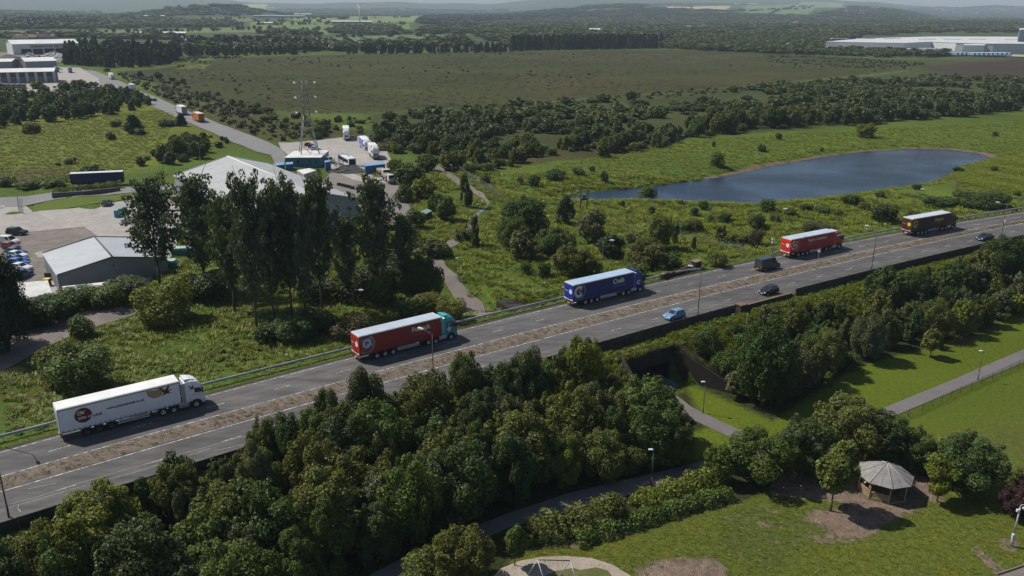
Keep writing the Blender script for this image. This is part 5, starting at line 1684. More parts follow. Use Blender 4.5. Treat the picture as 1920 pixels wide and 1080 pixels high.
# ------------------------------------------------------------------ articulated lorries
LW = 2.55
def lorry(label, x, y, heading, s, group='articulated lorries in line on the main road', L=13.6, z=0.0, detail=2, cat='lorry'):
    """origin on the road below the middle of the trailer's rear; +x forward, the camera sees the -y side"""
    t = thing('articulated_lorry', label, cat, (x, y, z), heading, group)
    hw = LW / 2
    cur = pm('curtain ' + s['name'], s['side'], 0.45, 0.35, 0, 0.06, 0.8)
    zb, zt = 1.16, 4.02
    b = MB()
    b.box(0.06, L - .05, -hw + .012, hw - .012, zb, zt - .06)
    b.build('trailer_body', cur, t)
    r = MB()      # roof with rounded rails
    pr = [(-hw, zt - .13), (-hw, zt + .0), (-hw + .05, zt + .06), (-hw + .20, zt + .085), (hw - .20, zt + .085), (hw - .05, zt + .06), (hw, zt), (hw, zt - .13)]
    n = len(pr)
    vs = [(0, p[0], p[1]) for p in pr] + [(L, p[0], p[1]) for p in pr]
    r.add(vs, [tuple(range(n))[::-1], tuple(range(n, 2 * n))] + [(i, (i + 1) % n, n + (i + 1) % n, n + i) for i in range(n)])
    roof = r.build('trailer_roof', pm('trailer_roof_edge', (0.62, 0.62, 0.60), 0.5, 0.3, 0, 0.08), t)
    r = MB()
    r.box(.16, L - .16, -hw + .16, hw - .16, zt + .06, zt + .093)
    if detail > 1:
        for k in range(1, 12):
            r.box(k * L / 12 - .02, k * L / 12 + .02, -hw + .17, hw - .17, zt + .09, zt + .105)
    r.build('roof_skin', pm('roof ' + s['name'], s.get('roof', (0.42, 0.46, 0.52)), 0.38, 0.45, 0, 0.08, 0.5), roof)
    d = MB()
    d.box(-.02, .055, -hw + .03, -.01, zb, zt - .14)
    d.box(-.02, .055, .01, hw - .03, zb, zt - .14)
    for yy in (-.75, -.3, .3, .75):
        d.tube((-.045, yy, zb + .05), (-.045, yy, zt - .2), .02, .02, 5)
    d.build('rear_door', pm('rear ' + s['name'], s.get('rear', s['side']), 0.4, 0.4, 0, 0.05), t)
    rail = MB()
    rail.box(0, L, -hw - .012, -hw + .05, zb - .13, zb + .02)
    rail.box(0, L, hw - .05, hw + .012, zb - .13, zb + .02)
    rail.box(-.03, .06, -hw, hw, zb - .15, zb)
    rail.box(0.0, .06, -hw - .01, -hw + .05, zb, zt - .1)
    rail.box(0.0, .06, hw - .05, hw + .01, zb, zt - .1)
    rail.build('side_rail', pm('rail ' + s['name'], s.get('rail', s['side']), 0.5), t)
    if detail > 1:
        st = MB()
        for k in range(24):
            xx = .35 + k * (L - .7) / 23
            st.box(xx - .022, xx + .022, -hw - .022, -hw + .0, zb - .16, zb + .22)
            st.box(xx - .04, xx + .04, -hw - .028, -hw - .0, zb - .10, zb - .03)
        st.build('curtain_strap', pm('strap ' + s['name'], s.get('strap', (0.05, 0.05, 0.055)), 0.6), t)
        st = MB()
        st.box(.04, L - .04, -hw - .008, -hw + .02, zt - .17, zt - .10)
        st.build('curtain_rail', M_CHAS, t)
    ch = MB()
    for yy in (-.5, .5):
        ch.box(.2, L - .6, yy - .07, yy + .07, .78, zb - .1)
    for k in range(9):
        ch.box(.6 + k * 1.45, .7 + k * 1.45, -hw + .1, hw - .1, .95, zb - .1)
    ax = [2.75, 4.06, 5.37]
    for a in ax:
        ch.tube((a, -.95, .5), (a, .95, .5), .07, .07, 6)
        ch.box(a - .12, a + .12, -.62, .62, .45, .8)
    ch.box(-.02, .16, -hw + .15, hw - .15, .46, .58)
    ch.box(.02, .12, -.7, -.6, .5, 1.05)
    ch.box(.02, .12, .6, .7, .5, 1.05)
    ch.build('trailer_chassis', M_CHAS, t)
    lp = MB()
    for yy in (-1, 1):
        lp.box(-.05, .0, yy * 1.08 - .16, yy * 1.08 + .16, .82, .96)
    lp.build('tail_light', M_TAIL, t)
    p = MB()
    p.box(-.065, -.03, -.28, .28, .60, .72)
    p.build('number_plate', M_PLY, t)
    g = MB()
    sgm = pm('side_guard ' + s['name'], s.get('guard', (0.60, 0.61, 0.62)), 0.45, 0.4, 0.3, 0.1)
    for yy in (-hw + .02, hw - .08):
        for zz in (.48, .74):
            g.box(6.15, 9.75, yy, yy + .05, zz, zz + .12)
        for xx in (6.25, 7.9, 9.6):
            g.box(xx, xx + .08, yy + .052, yy + .08, .45, zb - .1)
    if s.get('boxes', True):
        g.bbox(6.2, 7.9, -.95, .95, .55, .95, .04)
        g.tube((8.1, -.9, .72), (9.3, -.9, .72), .2, .2, 10)
    g.build('side_guard', sgm, t)
    lg = MB()
    for yy in (-.8, .8):
        lg.box(10.0, 10.14, yy - .07, yy + .07, .35, zb - .1)
        lg.box(9.92, 10.22, yy - .13, yy + .13, .28, .35)
    lg.build('landing_leg', M_CHAS, t)
    mg = MB()
    for yy in (-hw + .04, hw - .34):
        mg.box(2.1, 2.13, yy, yy + .3, .30, .95)
        mg.box(5.95, 5.98, yy, yy + .3, .30, .95)
        mg.box(2.15, 5.95, yy + .02, yy + .28, 1.02, 1.05)
    mg.build('mudguard', pm('mudflap', (0.03, 0.03, 0.03), 0.8), t)
    rim = M_RIMD if s.get('dark_rims') else M_RIM
    for a in ax:
        wheel(t, a, -hw + .20, .50, .36, -1, rim)
        wheel(t, a, hw - .20, .50, .36, 1, rim)
    for a, rr in ((11.35, .52), (12.62, .46), (15.35, .52)):
        a += L - 13.6
        wheel(t, a, -hw + .20, rr, .36, -1, M_RIM)
        wheel(t, a, hw - .20, rr, .36, 1, M_RIM)
    o = L - 13.6
    tc = MB()
    for yy in (-.42, .42):
        tc.box(10.3 + o, 15.9 + o, yy - .05, yy + .05, .62, .95)
    tc.box(11.0 + o, 12.4 + o, -.5, .5, .95, 1.1)
    tc.box(13.1 + o, 13.75 + o, -.95, .95, .5, 1.02)
    tc.box(14.0 + o, 16.1 + o, -1.0, 1.0, .55, 1.0)
    for yy in (-hw + .06, hw - .42):
        tc.box(10.8 + o, 11.9 + o, yy, yy + .36, 1.06, 1.10)
    tc.build('tractor_chassis', M_CHAS, t)
    ft = MB()
    for yy in (-hw + .05, hw - .62):
        ft.bbox(13.25 + o, 14.55 + o, yy, yy + .57, .40, 1.00, .07)
    ft.build('fuel_tank', pm('tank ' + s['name'], s.get('tank', (0.55, 0.56, 0.57)), 0.35, 0.5, 0.5), t)
    # cab, lofted from sections along its length
    cabm = pm('cab ' + s['name'], s['cab'], 0.28, 0.5, 0, 0.05, 0.8)
    cw = 1.24
    zc = s.get('cab_h', 3.85)
    sec = [  # x, half width low, half width high, bottom, shoulder, top
        (14.15, cw * .97, cw * .86, 1.02, zc - .55, zc - .12), (14.28, cw, cw * .90, 1.0, zc - .50, zc - .02), (15.1, cw, cw * .88, 1.0, zc - .55, zc),
        (15.75, cw, cw * .84, .98, zc - .75, zc - .22), (16.12, cw * .985, cw * .78, .62, zc - 1.05, zc - .62), (16.38, cw * .95, cw * .74, .45, 2.55, 2.70), (16.52, cw * .90, cw * .70, .42, 1.60, 1.75), (16.56, cw * .86, cw * .66, .44, 1.05, 1.15)]
    cb = MB()
    rings = []
    for (xx, wl, wh, z0, zs, z1) in sec:
        rings.append([(xx + o, -wl * .97, z0), (xx + o, -wl, z0 + .25), (xx + o, -wl, zs - .35), (xx + o, -wl * .985, zs), (xx + o, -wh, z1 - .08), (xx + o, -wh * .72, z1),
                      (xx + o, wh * .72, z1), (xx + o, wh, z1 - .08), (xx + o, wl * .985, zs), (xx + o, wl, zs - .35), (xx + o, wl, z0 + .25), (xx + o, wl * .97, z0)])
    n = 12
    vs = [p for rg in rings for p in rg]
    fs = [(i * n + j, (i + 1) * n + j, (i + 1) * n + (j + 1) % n, i * n + (j + 1) % n) for i in range(len(rings) - 1) for j in range(n)]
    fs += [tuple(range(n)), tuple(range((len(rings) - 1) * n, len(rings) * n))[::-1]]
    cb.add(vs, fs, False)
    if s.get('shape') == 'step':      # wheel-arch skirt ahead of the tank
        cb.box(14.55 + o, 14.80 + o, -cw + .01, -cw + .3, .55, 1.05)
    cab = cb.build('cab', cabm, t)
    w = MB()      # windscreen, leaning with the front
    w.add([(16.16 + o, -cw * .86, 2.86), (16.16 + o, cw * .86, 2.86), (16.425 + o, cw * .89, 1.95), (16.425 + o, -cw * .89, 1.95)], [(0, 1, 2, 3)])
    w.add([(16.20 + o, -cw * .86, 2.86), (16.20 + o, cw * .86, 2.86), (16.47 + o, cw * .89, 1.95), (16.47 + o, -cw * .89, 1.95)], [(0, 3, 2, 1)])
    w.f += [(len(w.v) - 8 + a, len(w.v) - 8 + b, len(w.v) - 4 + b, len(w.v) - 4 + a) for a, b in ((0, 1), (1, 2), (2, 3), (3, 0))]
    w.sm += [False] * 4
    w.build('windscreen', glass(), cab)
    for sd in (-1, 1):
        w = MB()
        yy = sd * (cw + .012)
        q = [(15.28 + o, yy, 2.72), (15.98 + o, yy, 2.66), (16.14 + o, yy * .995, 2.25), (16.10 + o, yy, 2.02), (15.28 + o, yy, 2.10)]
        q2 = [(p[0], p[1] - sd * .03, p[2]) for p in q]
        w.add(q + q2, [(0, 1, 2, 3, 4), (9, 8, 7, 6, 5)] + [(i, 5 + i, 5 + (i + 1) % 5, (i + 1) % 5) for i in range(5)])
        w.build('side_window', glass(), cab)
        m = MB()
        m.bbox(16.12 + o, 16.28 + o, sd * (cw + .20) - .11, sd * (cw + .20) + .11, 2.0, 2.75, .04)
        m.tube((16.15 + o, sd * cw * .96, 2.72), (16.18 + o, sd * (cw + .2), 2.72), .025, .025, 5)
        m.build('wing_mirror', M_CHAS, cab)
        h = MB()
        h.bbox(16.46 + o, 16.585 + o, sd * .82 - .20, sd * .82 + .20, .72, .95, .03)
        h.build('headlight', M_HEAD, cab)
        ar = MB()      # dark wheel arch
        pts = [(15.35 + o + .68 * math.cos(a), .52 + .68 * math.sin(a)) for a in np.linspace(0, math.pi, 13)]
        pin = [(15.35 + o + .55 * math.cos(a), .52 + .55 * math.sin(a)) for a in np.linspace(0, math.pi, 13)]
        yy = sd * (cw + .02)
        ar.add([(p[0], yy, p[1]) for p in pts] + [(p[0], yy, p[1]) for p in pin], [(i, i + 1, 13 + i + 1, 13 + i) if sd > 0 else (i, 13 + i, 14 + i, i + 1) for i in range(12)])
        ar.add([(p[0], yy, p[1]) for p in pin] + [(p[0], yy * .7, p[1]) for p in pin], [(i, i + 1, 13 + i + 1, 13 + i) for i in range(12)])
        ar.build('wheel_arch', M_CHAS, cab)
        if s.get('collar') is not None:
            df = MB()
            q = [(13.72 + o, sd * 1.16), (14.2 + o, sd * 1.22), (14.2 + o, sd * 1.18), (13.74 + o, sd * 1.12)]
            df.slab(q if sd > 0 else q[::-1], 1.15, zc - .15)
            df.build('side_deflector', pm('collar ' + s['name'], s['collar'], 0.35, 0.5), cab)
    gr = MB()
    for k in range(4):
        gr.box(16.50 + o, 16.60 + o, -.78, .78, 1.02 + k * .19, 1.14 + k * .19)
    gr.box(16.3 + o, 16.6 + o, -1.12, 1.12, .34, .58)
    gr.build('grille', M_CHAS, cab)
    p = MB()
    p.box(16.60 + o, 16.62 + o, -.26, .26, .42, .53)
    p.build('number_plate', M_PLW, cab)
    tp = MB()
    tp.add([(14.25 + o, -cw * .70, zc - .02), (14.25 + o, cw * .70, zc - .02), (15.5 + o, cw * .60, zc - .02), (15.5 + o, -cw * .60, zc - .02),
            (14.25 + o, -cw * .70, zc + .24), (14.25 + o, cw * .70, zc + .24), (14.9 + o, cw * .62, zc + .17), (14.9 + o, -cw * .62, zc + .17)],
           [(4, 5, 6, 7), (7, 6, 2, 3), (0, 4, 7, 3), (5, 1, 2, 6), (0, 1, 5, 4)])
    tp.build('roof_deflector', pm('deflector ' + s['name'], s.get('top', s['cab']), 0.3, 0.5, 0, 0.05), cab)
    stp = MB()
    for zz in (.55, .85):
        stp.box(15.95 + o, 16.3 + o, -cw - .015, -cw + .1, zz, zz + .06)
    stp.build('step', M_ALU, cab)
    fl = MB()
    fl.tube((13.65 + o, -.3, 1.1), (13.65 + o, -.3, 2.5), .03, .03, 5)
    for k in range(3):
        fl.path([(13.62, .1 * k, 1.9), (13.75 + o, .1 * k - .05, 1.5), (14.12 + o, .1 * k, 1.8)], .02, 5)
    fl.build('air_line', pm('air_line', (0.35, 0.04, 0.03), 0.5), t)
    return t

Y_S = -LW / 2 - .006        # plane of the curtain lettering
def place5(i):
    return [(-52.033, 85.718, .631), (-21.52, 108.899, .638), (10.369, 132.685, .606), (56.478, 162.954, .553), (89.424, 181.326, .514)][i]
def lorry_on_road(i, label, s):
    bx, by, a = place5(i)
    return lorry(label, bx - math.sin(a) * LW / 2, by + math.cos(a) * LW / 2, a, s), s
WHITE = (0.70, 0.70, 0.70)
MAROON = pm('maroon_print', (0.115, 0.018, 0.028), 0.5)
TAN = pm('tan_print', (0.36, 0.24, 0.115), 0.5)
WPRINT = pm('white_print', (0.68, 0.68, 0.66), 0.5)
CREAM = pm('cream_print', (0.55, 0.52, 0.40), 0.5)

# 1 white
t, s = lorry_on_road(0, 'white articulated lorry with a maroon bird emblem on its trailer', dict(name='white', side=(0.66, 0.67, 0.70), cab=(0.68, 0.69, 0.71), roof=(0.70, 0.70, 0.68), rail=(0.30, 0.31, 0.32), dark_rims=True, tank=(0.40, 0.42, 0.45), guard=(0.62, 0.63, 0.65), boxes=False, cab_h=3.72, collar=(0.3, 0.3, 0.3)))
def bird(cx, cz, k, flip=1):
    """heron in flight, wings raised"""
    o = [(-.95, .98), (-.55, .80), (-.30, .52), (-.12, .30), (.10, .42), (.38, .78), (.62, 1.08), (.64, .72), (.52, .42), (.40, .20), (.62, .16), (.78, .28), (.92, .22), (.96, .14), (.80, .14), (.62, .02), (.48, -.12),
         (.62, -.26), (.95, -.30), (.90, -.36), (.55, -.36), (.30, -.28), (.05, -.34), (-.35, -.42), (-.75, -.46), (-.72, -.40), (-.38, -.28), (-.20, -.14), (-.28, .05), (-.50, .30), (-.62, .55), (-.85, .78)]
    return [(cx + flip * p[0] * k, cz + p[1] * k) for p in o]
def flat_poly(pts, y, mb=None):
    mb = mb or MB()
    from mathutils.geometry import tessellate_polygon
    v = [Vector((p[0], p[1], 0)) for p in pts]
    tr = tessellate_polygon([v])
    return mb.add([(p[0], y, p[1]) for p in pts], [tuple(q) for q in tr])
sun_ = MB()
cz0, zcut = 3.62, 3.85
th = math.asin((zcut - cz0) / .98)
sun_.disc_y((10.72, cz0), .98, Y_S, 30, math.pi - th, 2 * math.pi + th)
sun_.build('sun_emblem', TAN, t)
flat_poly([(p[0], min(p[1], 3.86)) for p in bird(11.85, 3.12, .86)], Y_S - .006).build('bird_emblem', MAROON, t)
MB().disc_y((2.62, 2.70), .93, Y_S, 36).build('round_emblem', MAROON, t)
MB().disc_y((2.25, 3.05), .30, Y_S - .005, 22).build('small_sun', TAN, t)
flat_poly(bird(2.62, 3.02, .30, -1), Y_S - .010).build('small_bird', WPRINT, t)
lettering('lettering', 'john mi', 1.50, .46, WPRINT, t, (2.05, Y_S - .010, 2.16), .02)
lettering('lettering', 'tchell', 1.02, .40, MAROON, t, (3.57, Y_S - .010, 2.20), .02)
lettering('lettering', 'www.johnmitchell.co.uk', 4.25, .44, MAROON, t, (5.15, Y_S, 2.55), .03)
cabp = [c for c in t.children if c.name.startswith('cab')][0]
flat_poly(bird(14.95, 2.75, .42), -1.262).build('bird_emblem', MAROON, cabp)
lettering('lettering', 'john mitchell', 1.0, .13, MAROON, cabp, (15.0, -1.258, 1.80))

def ring_logo(t, name, rings, cx=1.15, cz=2.72):
    for (r0, r1, col, y) in rings:
        mb = MB()
        n = 40
        for i in range(n):      # keep each ring inside the curtain
            a0, a1 = 2 * math.pi * i / n, 2 * math.pi * (i + 1) / n
            q = [(cx + rr * math.cos(a), cz + rr * math.sin(a)) for rr, a in ((r0, a0), (r1, a0), (r1, a1), (r0, a1))]
            if all(.06 < p[0] and 1.2 < p[1] < 3.86 for p in q):
                mb.face(*[(p[0], Y_S - y, p[1]) for p in q])
        if mb.f:
            mb.build('ring_emblem', pm('print %.2f %.2f %.2f' % col, col, 0.5), t)
def rear_marks(t, word, wcol, ecol, swoosh):
    lettering('lettering', word, .85, .20, wcol, t, (-.075, 1.05, 2.62), .02, 'rear')
    mb = MB()
    n = 22
    vs = [(-.072, -.55, 2.70)] + [(-.072, -.55 + .42 * math.cos(2 * math.pi * i / n), 2.70 + .42 * math.sin(2 * math.pi * i / n)) for i in range(n)]
    mb.add(vs, [(0, 1 + (i + 1) % n, 1 + i) for i in range(n)])
    mb.build('round_emblem', ecol, t)
    mb = MB()
    up = [(1.18 - 2.36 * i / 10, 1.52 - .16 * math.sin(math.pi * i / 10) - .10 * i / 10) for i in range(11)]
    for a, b in zip(up[:-1], up[1:]):
        mb.face((-.072, a[0], 1.18), (-.072, b[0], 1.18), (-.072, b[0], b[1]), (-.072, a[0], a[1]))
    mb.build('rear_swoosh', swoosh, t)

# 2 dark red with teal cab
t, s = lorry_on_road(1, 'dark red articulated lorry with a teal cab', dict(name='dark red', side=(0.225, 0.022, 0.024), rear=(0.40, 0.030, 0.022), cab=(0.035, 0.25, 0.29), top=(0.05, 0.36, 0.40), collar=(0.06, 0.42, 0.45), roof=(0.42, 0.47, 0.55), strap=(0.12, 0.014, 0.014), shape='step', cab_h=3.8))  # rear red lighter than the side: sunlight painted into it
ring_logo(t, 'p', [(1.12, 1.34, (0.10, 0.16, 0.24), .0), (1.34, 1.43, (0.50, 0.34, 0.08), .001)], 1.05, 2.62)
q = [(1.0 + k * math.cos(a), 2.72 + k * math.sin(a)) for k, a in ((1.22, R(52)), (1.22, R(142)), (1.22, R(232)), (1.22, R(322)))]
ctr = (1.20, 2.72)
def dia(r, rot=12):
    return [(ctr[0] + r * math.cos(R(rot + 45 + 90 * i)), ctr[1] + r * math.sin(R(rot + 45 + 90 * i))) for i in range(4)]
flat_poly(dia(1.16), Y_S - .008).build('square_emblem', pm('pink_print', (0.45, 0.25, 0.23), 0.5), t)
flat_poly(dia(1.08), Y_S - .012).build('square_emblem', pm('dark_red_print', (0.20, 0.02, 0.024), 0.5), t)
flat_poly([dia(1.08)[0], dia(1.08)[1], dia(1.08)[3]], Y_S - .016).build('square_emblem', pm('teal_print', (0.10, 0.30, 0.38), 0.5), t)
MB().disc_y(ctr, .66, Y_S - .020, 30).build('round_emblem', pm('pale_blue_print', (0.50, 0.56, 0.62), 0.5), t)
lettering('lettering', 'P', .62, .74, pm('navy_print', (0.03, 0.04, 0.07), 0.5), t, (.92, Y_S - .024, 2.36), .045)
lettering('lettering', 'Pollock', 3.2, .80, CREAM, t, (8.55, Y_S, 2.72), .045)
lettering('lettering', 'Delivering solutions', 2.8, .36, pm('dull_red_print', (0.34, 0.15, 0.13), 0.5), t, (8.62, Y_S, 2.08), .01)
rear_marks(t, 'Pollock', WPRINT, WPRINT, WPRINT)
cabp = [c for c in t.children if c.name.startswith('cab')][0]
mb = MB()
mb.face((14.6, -1.256, 3.05), (15.9, -1.256, 2.92), (15.9, -1.256, 2.74), (14.85, -1.256, 2.82), (14.78, -1.256, 1.75), (16.2, -1.256, 1.72), (16.2, -1.256, 1.50), (14.6, -1.256, 1.50))
mb.v = []
mb.f = []
mb.sm = []
for q in ([(14.55, 2.80), (15.9, 2.80), (15.9, 2.98), (14.55, 2.98)], [(14.55, 1.5), (14.8, 1.5), (14.8, 2.80), (14.55, 2.80)], [(14.8, 1.55), (16.25, 1.62), (16.25, 1.86), (14.8, 1.80)]):
    mb.face(*[(p[0], -1.254, p[1]) for p in q])
mb.build('cab_stripe', pm('dark_red_print', (0.20, 0.02, 0.024), 0.5), cabp)
MB().disc_y((14.98, 1.85), .34, -1.262, 24).build('round_emblem', pm('pale_blue_print', (0.50, 0.56, 0.62), 0.5), cabp)
lettering('lettering', 'Pollock', .7, .13, CREAM, cabp, (15.55, -1.262, 1.66), .02)

# 3 blue
t, s = lorry_on_road(2, 'deep blue articulated lorry with a deep blue cab', dict(name='blue', side=(0.012, 0.022, 0.135), rear=(0.018, 0.045, 0.30), cab=(0.010, 0.022, 0.13), collar=(0.03, 0.10, 0.42), roof=(0.34, 0.46, 0.60), strap=(0.20, 0.22, 0.28), shape='step', cab_h=3.85))  # sunlit rear put into a lighter blue than the curtain
ring_logo(t, 'c', [(1.22, 1.40, (0.04, 0.16, 0.24), 0), (1.46, 1.52, (0.30, 0.32, 0.30), .001)], 1.12, 2.68)
def big_c(cx, cz, ro, ri, y, mat, parent, op=42):
    MB().disc_y((cx, cz), ro, y, 34, R(op), R(360 - op), ri).build('letter_emblem', mat, parent)
big_c(1.20, 2.66, 1.06, .56, Y_S - .008, CREAM, t)
big_c(1.62, 2.68, .42, .27, Y_S - .016, CREAM, t, 40)
lettering('lettering', 'Craib', 2.65, .92, CREAM, t, (8.75, Y_S, 2.62), .045)
lettering('lettering', 'Delivering solutions', 2.9, .36, pm('dull_blue_print', (0.16, 0.20, 0.36), 0.5), t, (8.80, Y_S, 2.02), .01)
rear_marks(t, 'Craib', WPRINT, WPRINT, WPRINT)
cabp = [c for c in t.children if c.name.startswith('cab')][0]
MB().disc_y((14.88, 1.95), .50, -1.256, 26, 0, 2 * math.pi, .43).build('ring_emblem', pm('grey_blue_print', (0.20, 0.24, 0.34), 0.5), cabp)
big_c(14.88, 1.95, .36, .19, -1.262, WPRINT, cabp)
lettering('lettering', 'Craib', .5, .14, WPRINT, cabp, (15.8, -1.262, 1.75), .02)

# 4 bright red
t, s = lorry_on_road(3, 'bright red articulated lorry with a white cab roof', dict(name='bright red', side=(0.30, 0.020, 0.022), rear=(0.62, 0.030, 0.022), cab=(0.26, 0.022, 0.022), top=(0.70, 0.70, 0.70), collar=(0.55, 0.03, 0.025), roof=(0.42, 0.48, 0.58), strap=(0.16, 0.014, 0.014), shape='step', cab_h=3.75))  # sun on the rear painted as a lighter red than the side
ring_logo(t, 'h', [(1.30, 1.52, (0.36, 0.14, 0.12), 0)], 1.10, 2.70)
big_c(1.0, 2.72, .92, .70, Y_S - .008, CREAM, t, 62)
lettering('lettering', 'H', 1.15, 1.62, CREAM, t, (.72, Y_S - .016, 1.92), .02)
lettering('lettering', 'Hayton Coulthard', 5.6, .80, CREAM, t, (5.2, Y_S, 2.70), .03)
lettering('lettering', 'Delivering solutions', 2.7, .32, pm('pale_red_print', (0.48, 0.24, 0.20), 0.5), t, (5.25, Y_S, 2.16), .01)
rear_marks(t, 'Hayton', WPRINT, WPRINT, WPRINT)
cabp = [c for c in t.children if c.name.startswith('cab')][0]
mb = MB()
mb.box(14.3, 15.85, -1.256, 1.256, 2.86, 3.18)
mb.build('cab_roof_band', pm('deflector bright red', WHITE), cabp)
lettering('lettering', 'Hayton Coulthard', 1.1, .2, pm('gold_print', (0.42, 0.24, 0.07), 0.5), cabp, (14.4, -1.258, 2.1), .02)

# 5 dark brown
t, s = lorry_on_road(4, 'dark brown articulated lorry with yellow lettering', dict(name='brown', side=(0.030, 0.014, 0.014), rear=(0.075, 0.024, 0.020), cab=(0.026, 0.014, 0.014), top=(0.03, 0.02, 0.02), collar=(0.05, 0.02, 0.02), roof=(0.50, 0.52, 0.57), strap=(0.02, 0.012, 0.012), guard=(0.5, 0.5, 0.5), shape='step', cab_h=3.75))  # rear brown lightened in its colour to stand for sunlight
YELP = pm('yellow_print', (0.42, 0.36, 0.03), 0.5)
ring_logo(t, 'g', [(1.20, 1.42, (0.06, 0.075, 0.06), 0)], 1.15, 2.68)
big_c(1.15, 2.76, .86, .46, Y_S - .008, YELP, t, 30)
mb = MB()
mb.box(1.25, 2.0, Y_S - .012, Y_S - .008, 2.52, 2.80)
mb.build('letter_emblem', YELP, t)
lettering('lettering', 'Gregory', 3.2, .95, YELP, t, (7.9, Y_S, 2.42), .045)
lettering('lettering', 'Delivering solutions', 2.5, .32, pm('grey_print', (0.16, 0.16, 0.16), 0.5), t, (7.95, Y_S, 2.02), .01)
rear_marks(t, 'Gregory', pm('bright_yellow_print', (0.62, 0.50, 0.03), 0.5), pm('bright_yellow_print', (0.62, 0.50, 0.03)), pm('silver_print', (0.45, 0.45, 0.5)))

# ------------------------------------------------------------------ cars and vans
def car(label, x, y, heading, paint, kind='hatch', group=None, z=None, cat='car', name='car'):
    if z is None:
        z = hz(x, y)
    t = thing(name, label, cat, (x, y, z), heading, group)
    m = pm('paint %.3f %.3f %.3f' % tuple(paint), paint, 0.25, 0.5, 0.0, 0.05)
    P = {'hatch': dict(L=3.75, w=.83, lo=[(-1.82, .32), (-1.86, .62), (-1.72, .94), (.72, .96), (1.45, .84), (1.80, .66), (1.88, .42), (1.80, .24)], g=(-1.70, .86, -1.42, .12, .94, 1.46), wb=(-1.18, 1.20), r=.30),
         'saloon': dict(L=4.5, w=.87, lo=[(-2.18, .34), (-2.24, .66), (-2.10, .92), (.85, .94), (1.75, .82), (2.15, .66), (2.25, .42), (2.16, .24)], g=(-1.78, .95, -1.10, .10, .92, 1.42), wb=(-1.35, 1.36), r=.32),
         'suv': dict(L=4.5, w=.91, lo=[(-2.2, .40), (-2.26, .80), (-2.14, 1.06), (.95, 1.08), (1.75, 1.0), (2.15, .80), (2.24, .5), (2.14, .32)], g=(-2.08, 1.0, -1.78, .32, 1.06, 1.72), wb=(-1.35, 1.38), r=.36),
         'van': dict(L=5.5, w=.98, lo=[(-2.72, .42), (-2.75, 1.1), (-2.72, 1.2), (1.95, 1.2), (2.45, 1.08), (2.72, .82), (2.76, .5), (2.66, .32)], g=(-2.72, 1.95, -2.66, 1.10, 1.18, 2.42), wb=(-1.75, 1.72), r=.35),
         'small_van': dict(L=4.4, w=.90, lo=[(-2.16, .36), (-2.2, .9), (-2.16, 1.02), (1.1, 1.04), (1.75, .95), (2.12, .72), (2.2, .45), (2.1, .28)], g=(-2.14, 1.15, -2.08, .48, 1.02, 1.82), wb=(-1.3, 1.35), r=.32)}[kind]
    w = P['w']
    b = MB()
    lo = P['lo']
    n = len(lo)
    ring = []
    for yy, k, zk in ((-w, .96, -.0), (-w * .985, 1, 0), (w * .985, 1, 0), (w, .96, 0)):
        mid = .62
        ring.append([(p[0] * (1 if k == 1 else .985), yy, mid + (p[1] - mid) * (1 if k == 1 else .86)) for p in lo])
    vs = [p for r in ring for p in r]
    fs = [tuple(range(n)), tuple(range(3 * n, 4 * n))[::-1]] + [(k * n + (i + 1) % n, k * n + i, (k + 1) * n + i, (k + 1) * n + (i + 1) % n) for k in range(3) for i in range(n)]
    b.add(vs, fs)
    x0, x1, x2, x3, zb, zt = P['g']
    wt = w * (.76 if kind in ('hatch', 'saloon') else .84)
    wb = w * .95
    A = [Vector(p) for p in ((x0, -wb, zb), (x1, -wb, zb), (x1, wb, zb), (x0, wb, zb))]
    T = [Vector(p) for p in ((x2, -wt, zt), (x3, -wt, zt), (x3, wt, zt), (x2, wt, zt))]
    T2 = [Vector((x2 + .12, -wt * .8, zt + .05)), Vector((x3 - .2, -wt * .8, zt + .05)), Vector((x3 - .2, wt * .8, zt + .05)), Vector((x2 + .12, wt * .8, zt + .05))]
    b.add([p[:] for p in A + T + T2], [(i, (i + 1) % 4, 4 + (i + 1) % 4, 4 + i) for i in range(4)] + [(4 + i, 4 + (i + 1) % 4, 8 + (i + 1) % 4, 8 + i) for i in range(4)] + [(8, 9, 10, 11)])
    body = b.build('body', m, t)
    def pane(name, q, a0, a1, b0, b1):
        """glass panel over a four-cornered face: q = bottom left, bottom right, top right, top left"""
        def at(a, c): return (q[0].lerp(q[1], a)).lerp(q[3].lerp(q[2], a), c)
        c = [at(a0, b0), at(a1, b0), at(a1, b1), at(a0, b1)]
        nrm = (c[1] - c[0]).cross(c[3] - c[0]).normalized()
        c1 = [p + nrm * .012 for p in c]
        c0 = [p - nrm * .02 for p in c]
        mb = MB().add([p[:] for p in c1 + c0], [(0, 1, 2, 3), (7, 6, 5, 4)] + [(4 + i, 4 + (i + 1) % 4, (i + 1) % 4, i) for i in range(4)])
        mb.build(name, glass(), body)
    pane('windscreen', (A[1], A[2], T[2], T[1]), .06, .94, .06, .92)
    if kind not in ('van',):
        pane('rear_window', (A[3], A[0], T[0], T[3]), .08, .92, .30, .92)
    sides = ((A[0], A[1], T[1], T[0]), (A[2], A[3], T[3], T[2]))
    for si, q in enumerate(sides):
        if kind in ('van', 'small_van'):
            pr = [(.66, .90)] if si == 0 else [(.10, .34)]
            pane('side_window', q, pr[0][0], pr[0][1], .15, .85)
        else:
            for a0, a1 in ((.10, .46), (.50, .88)):
                pane('side_window', q, a0, a1, .10, .88)
    xf, xr = lo[-3][0], lo[1][0]
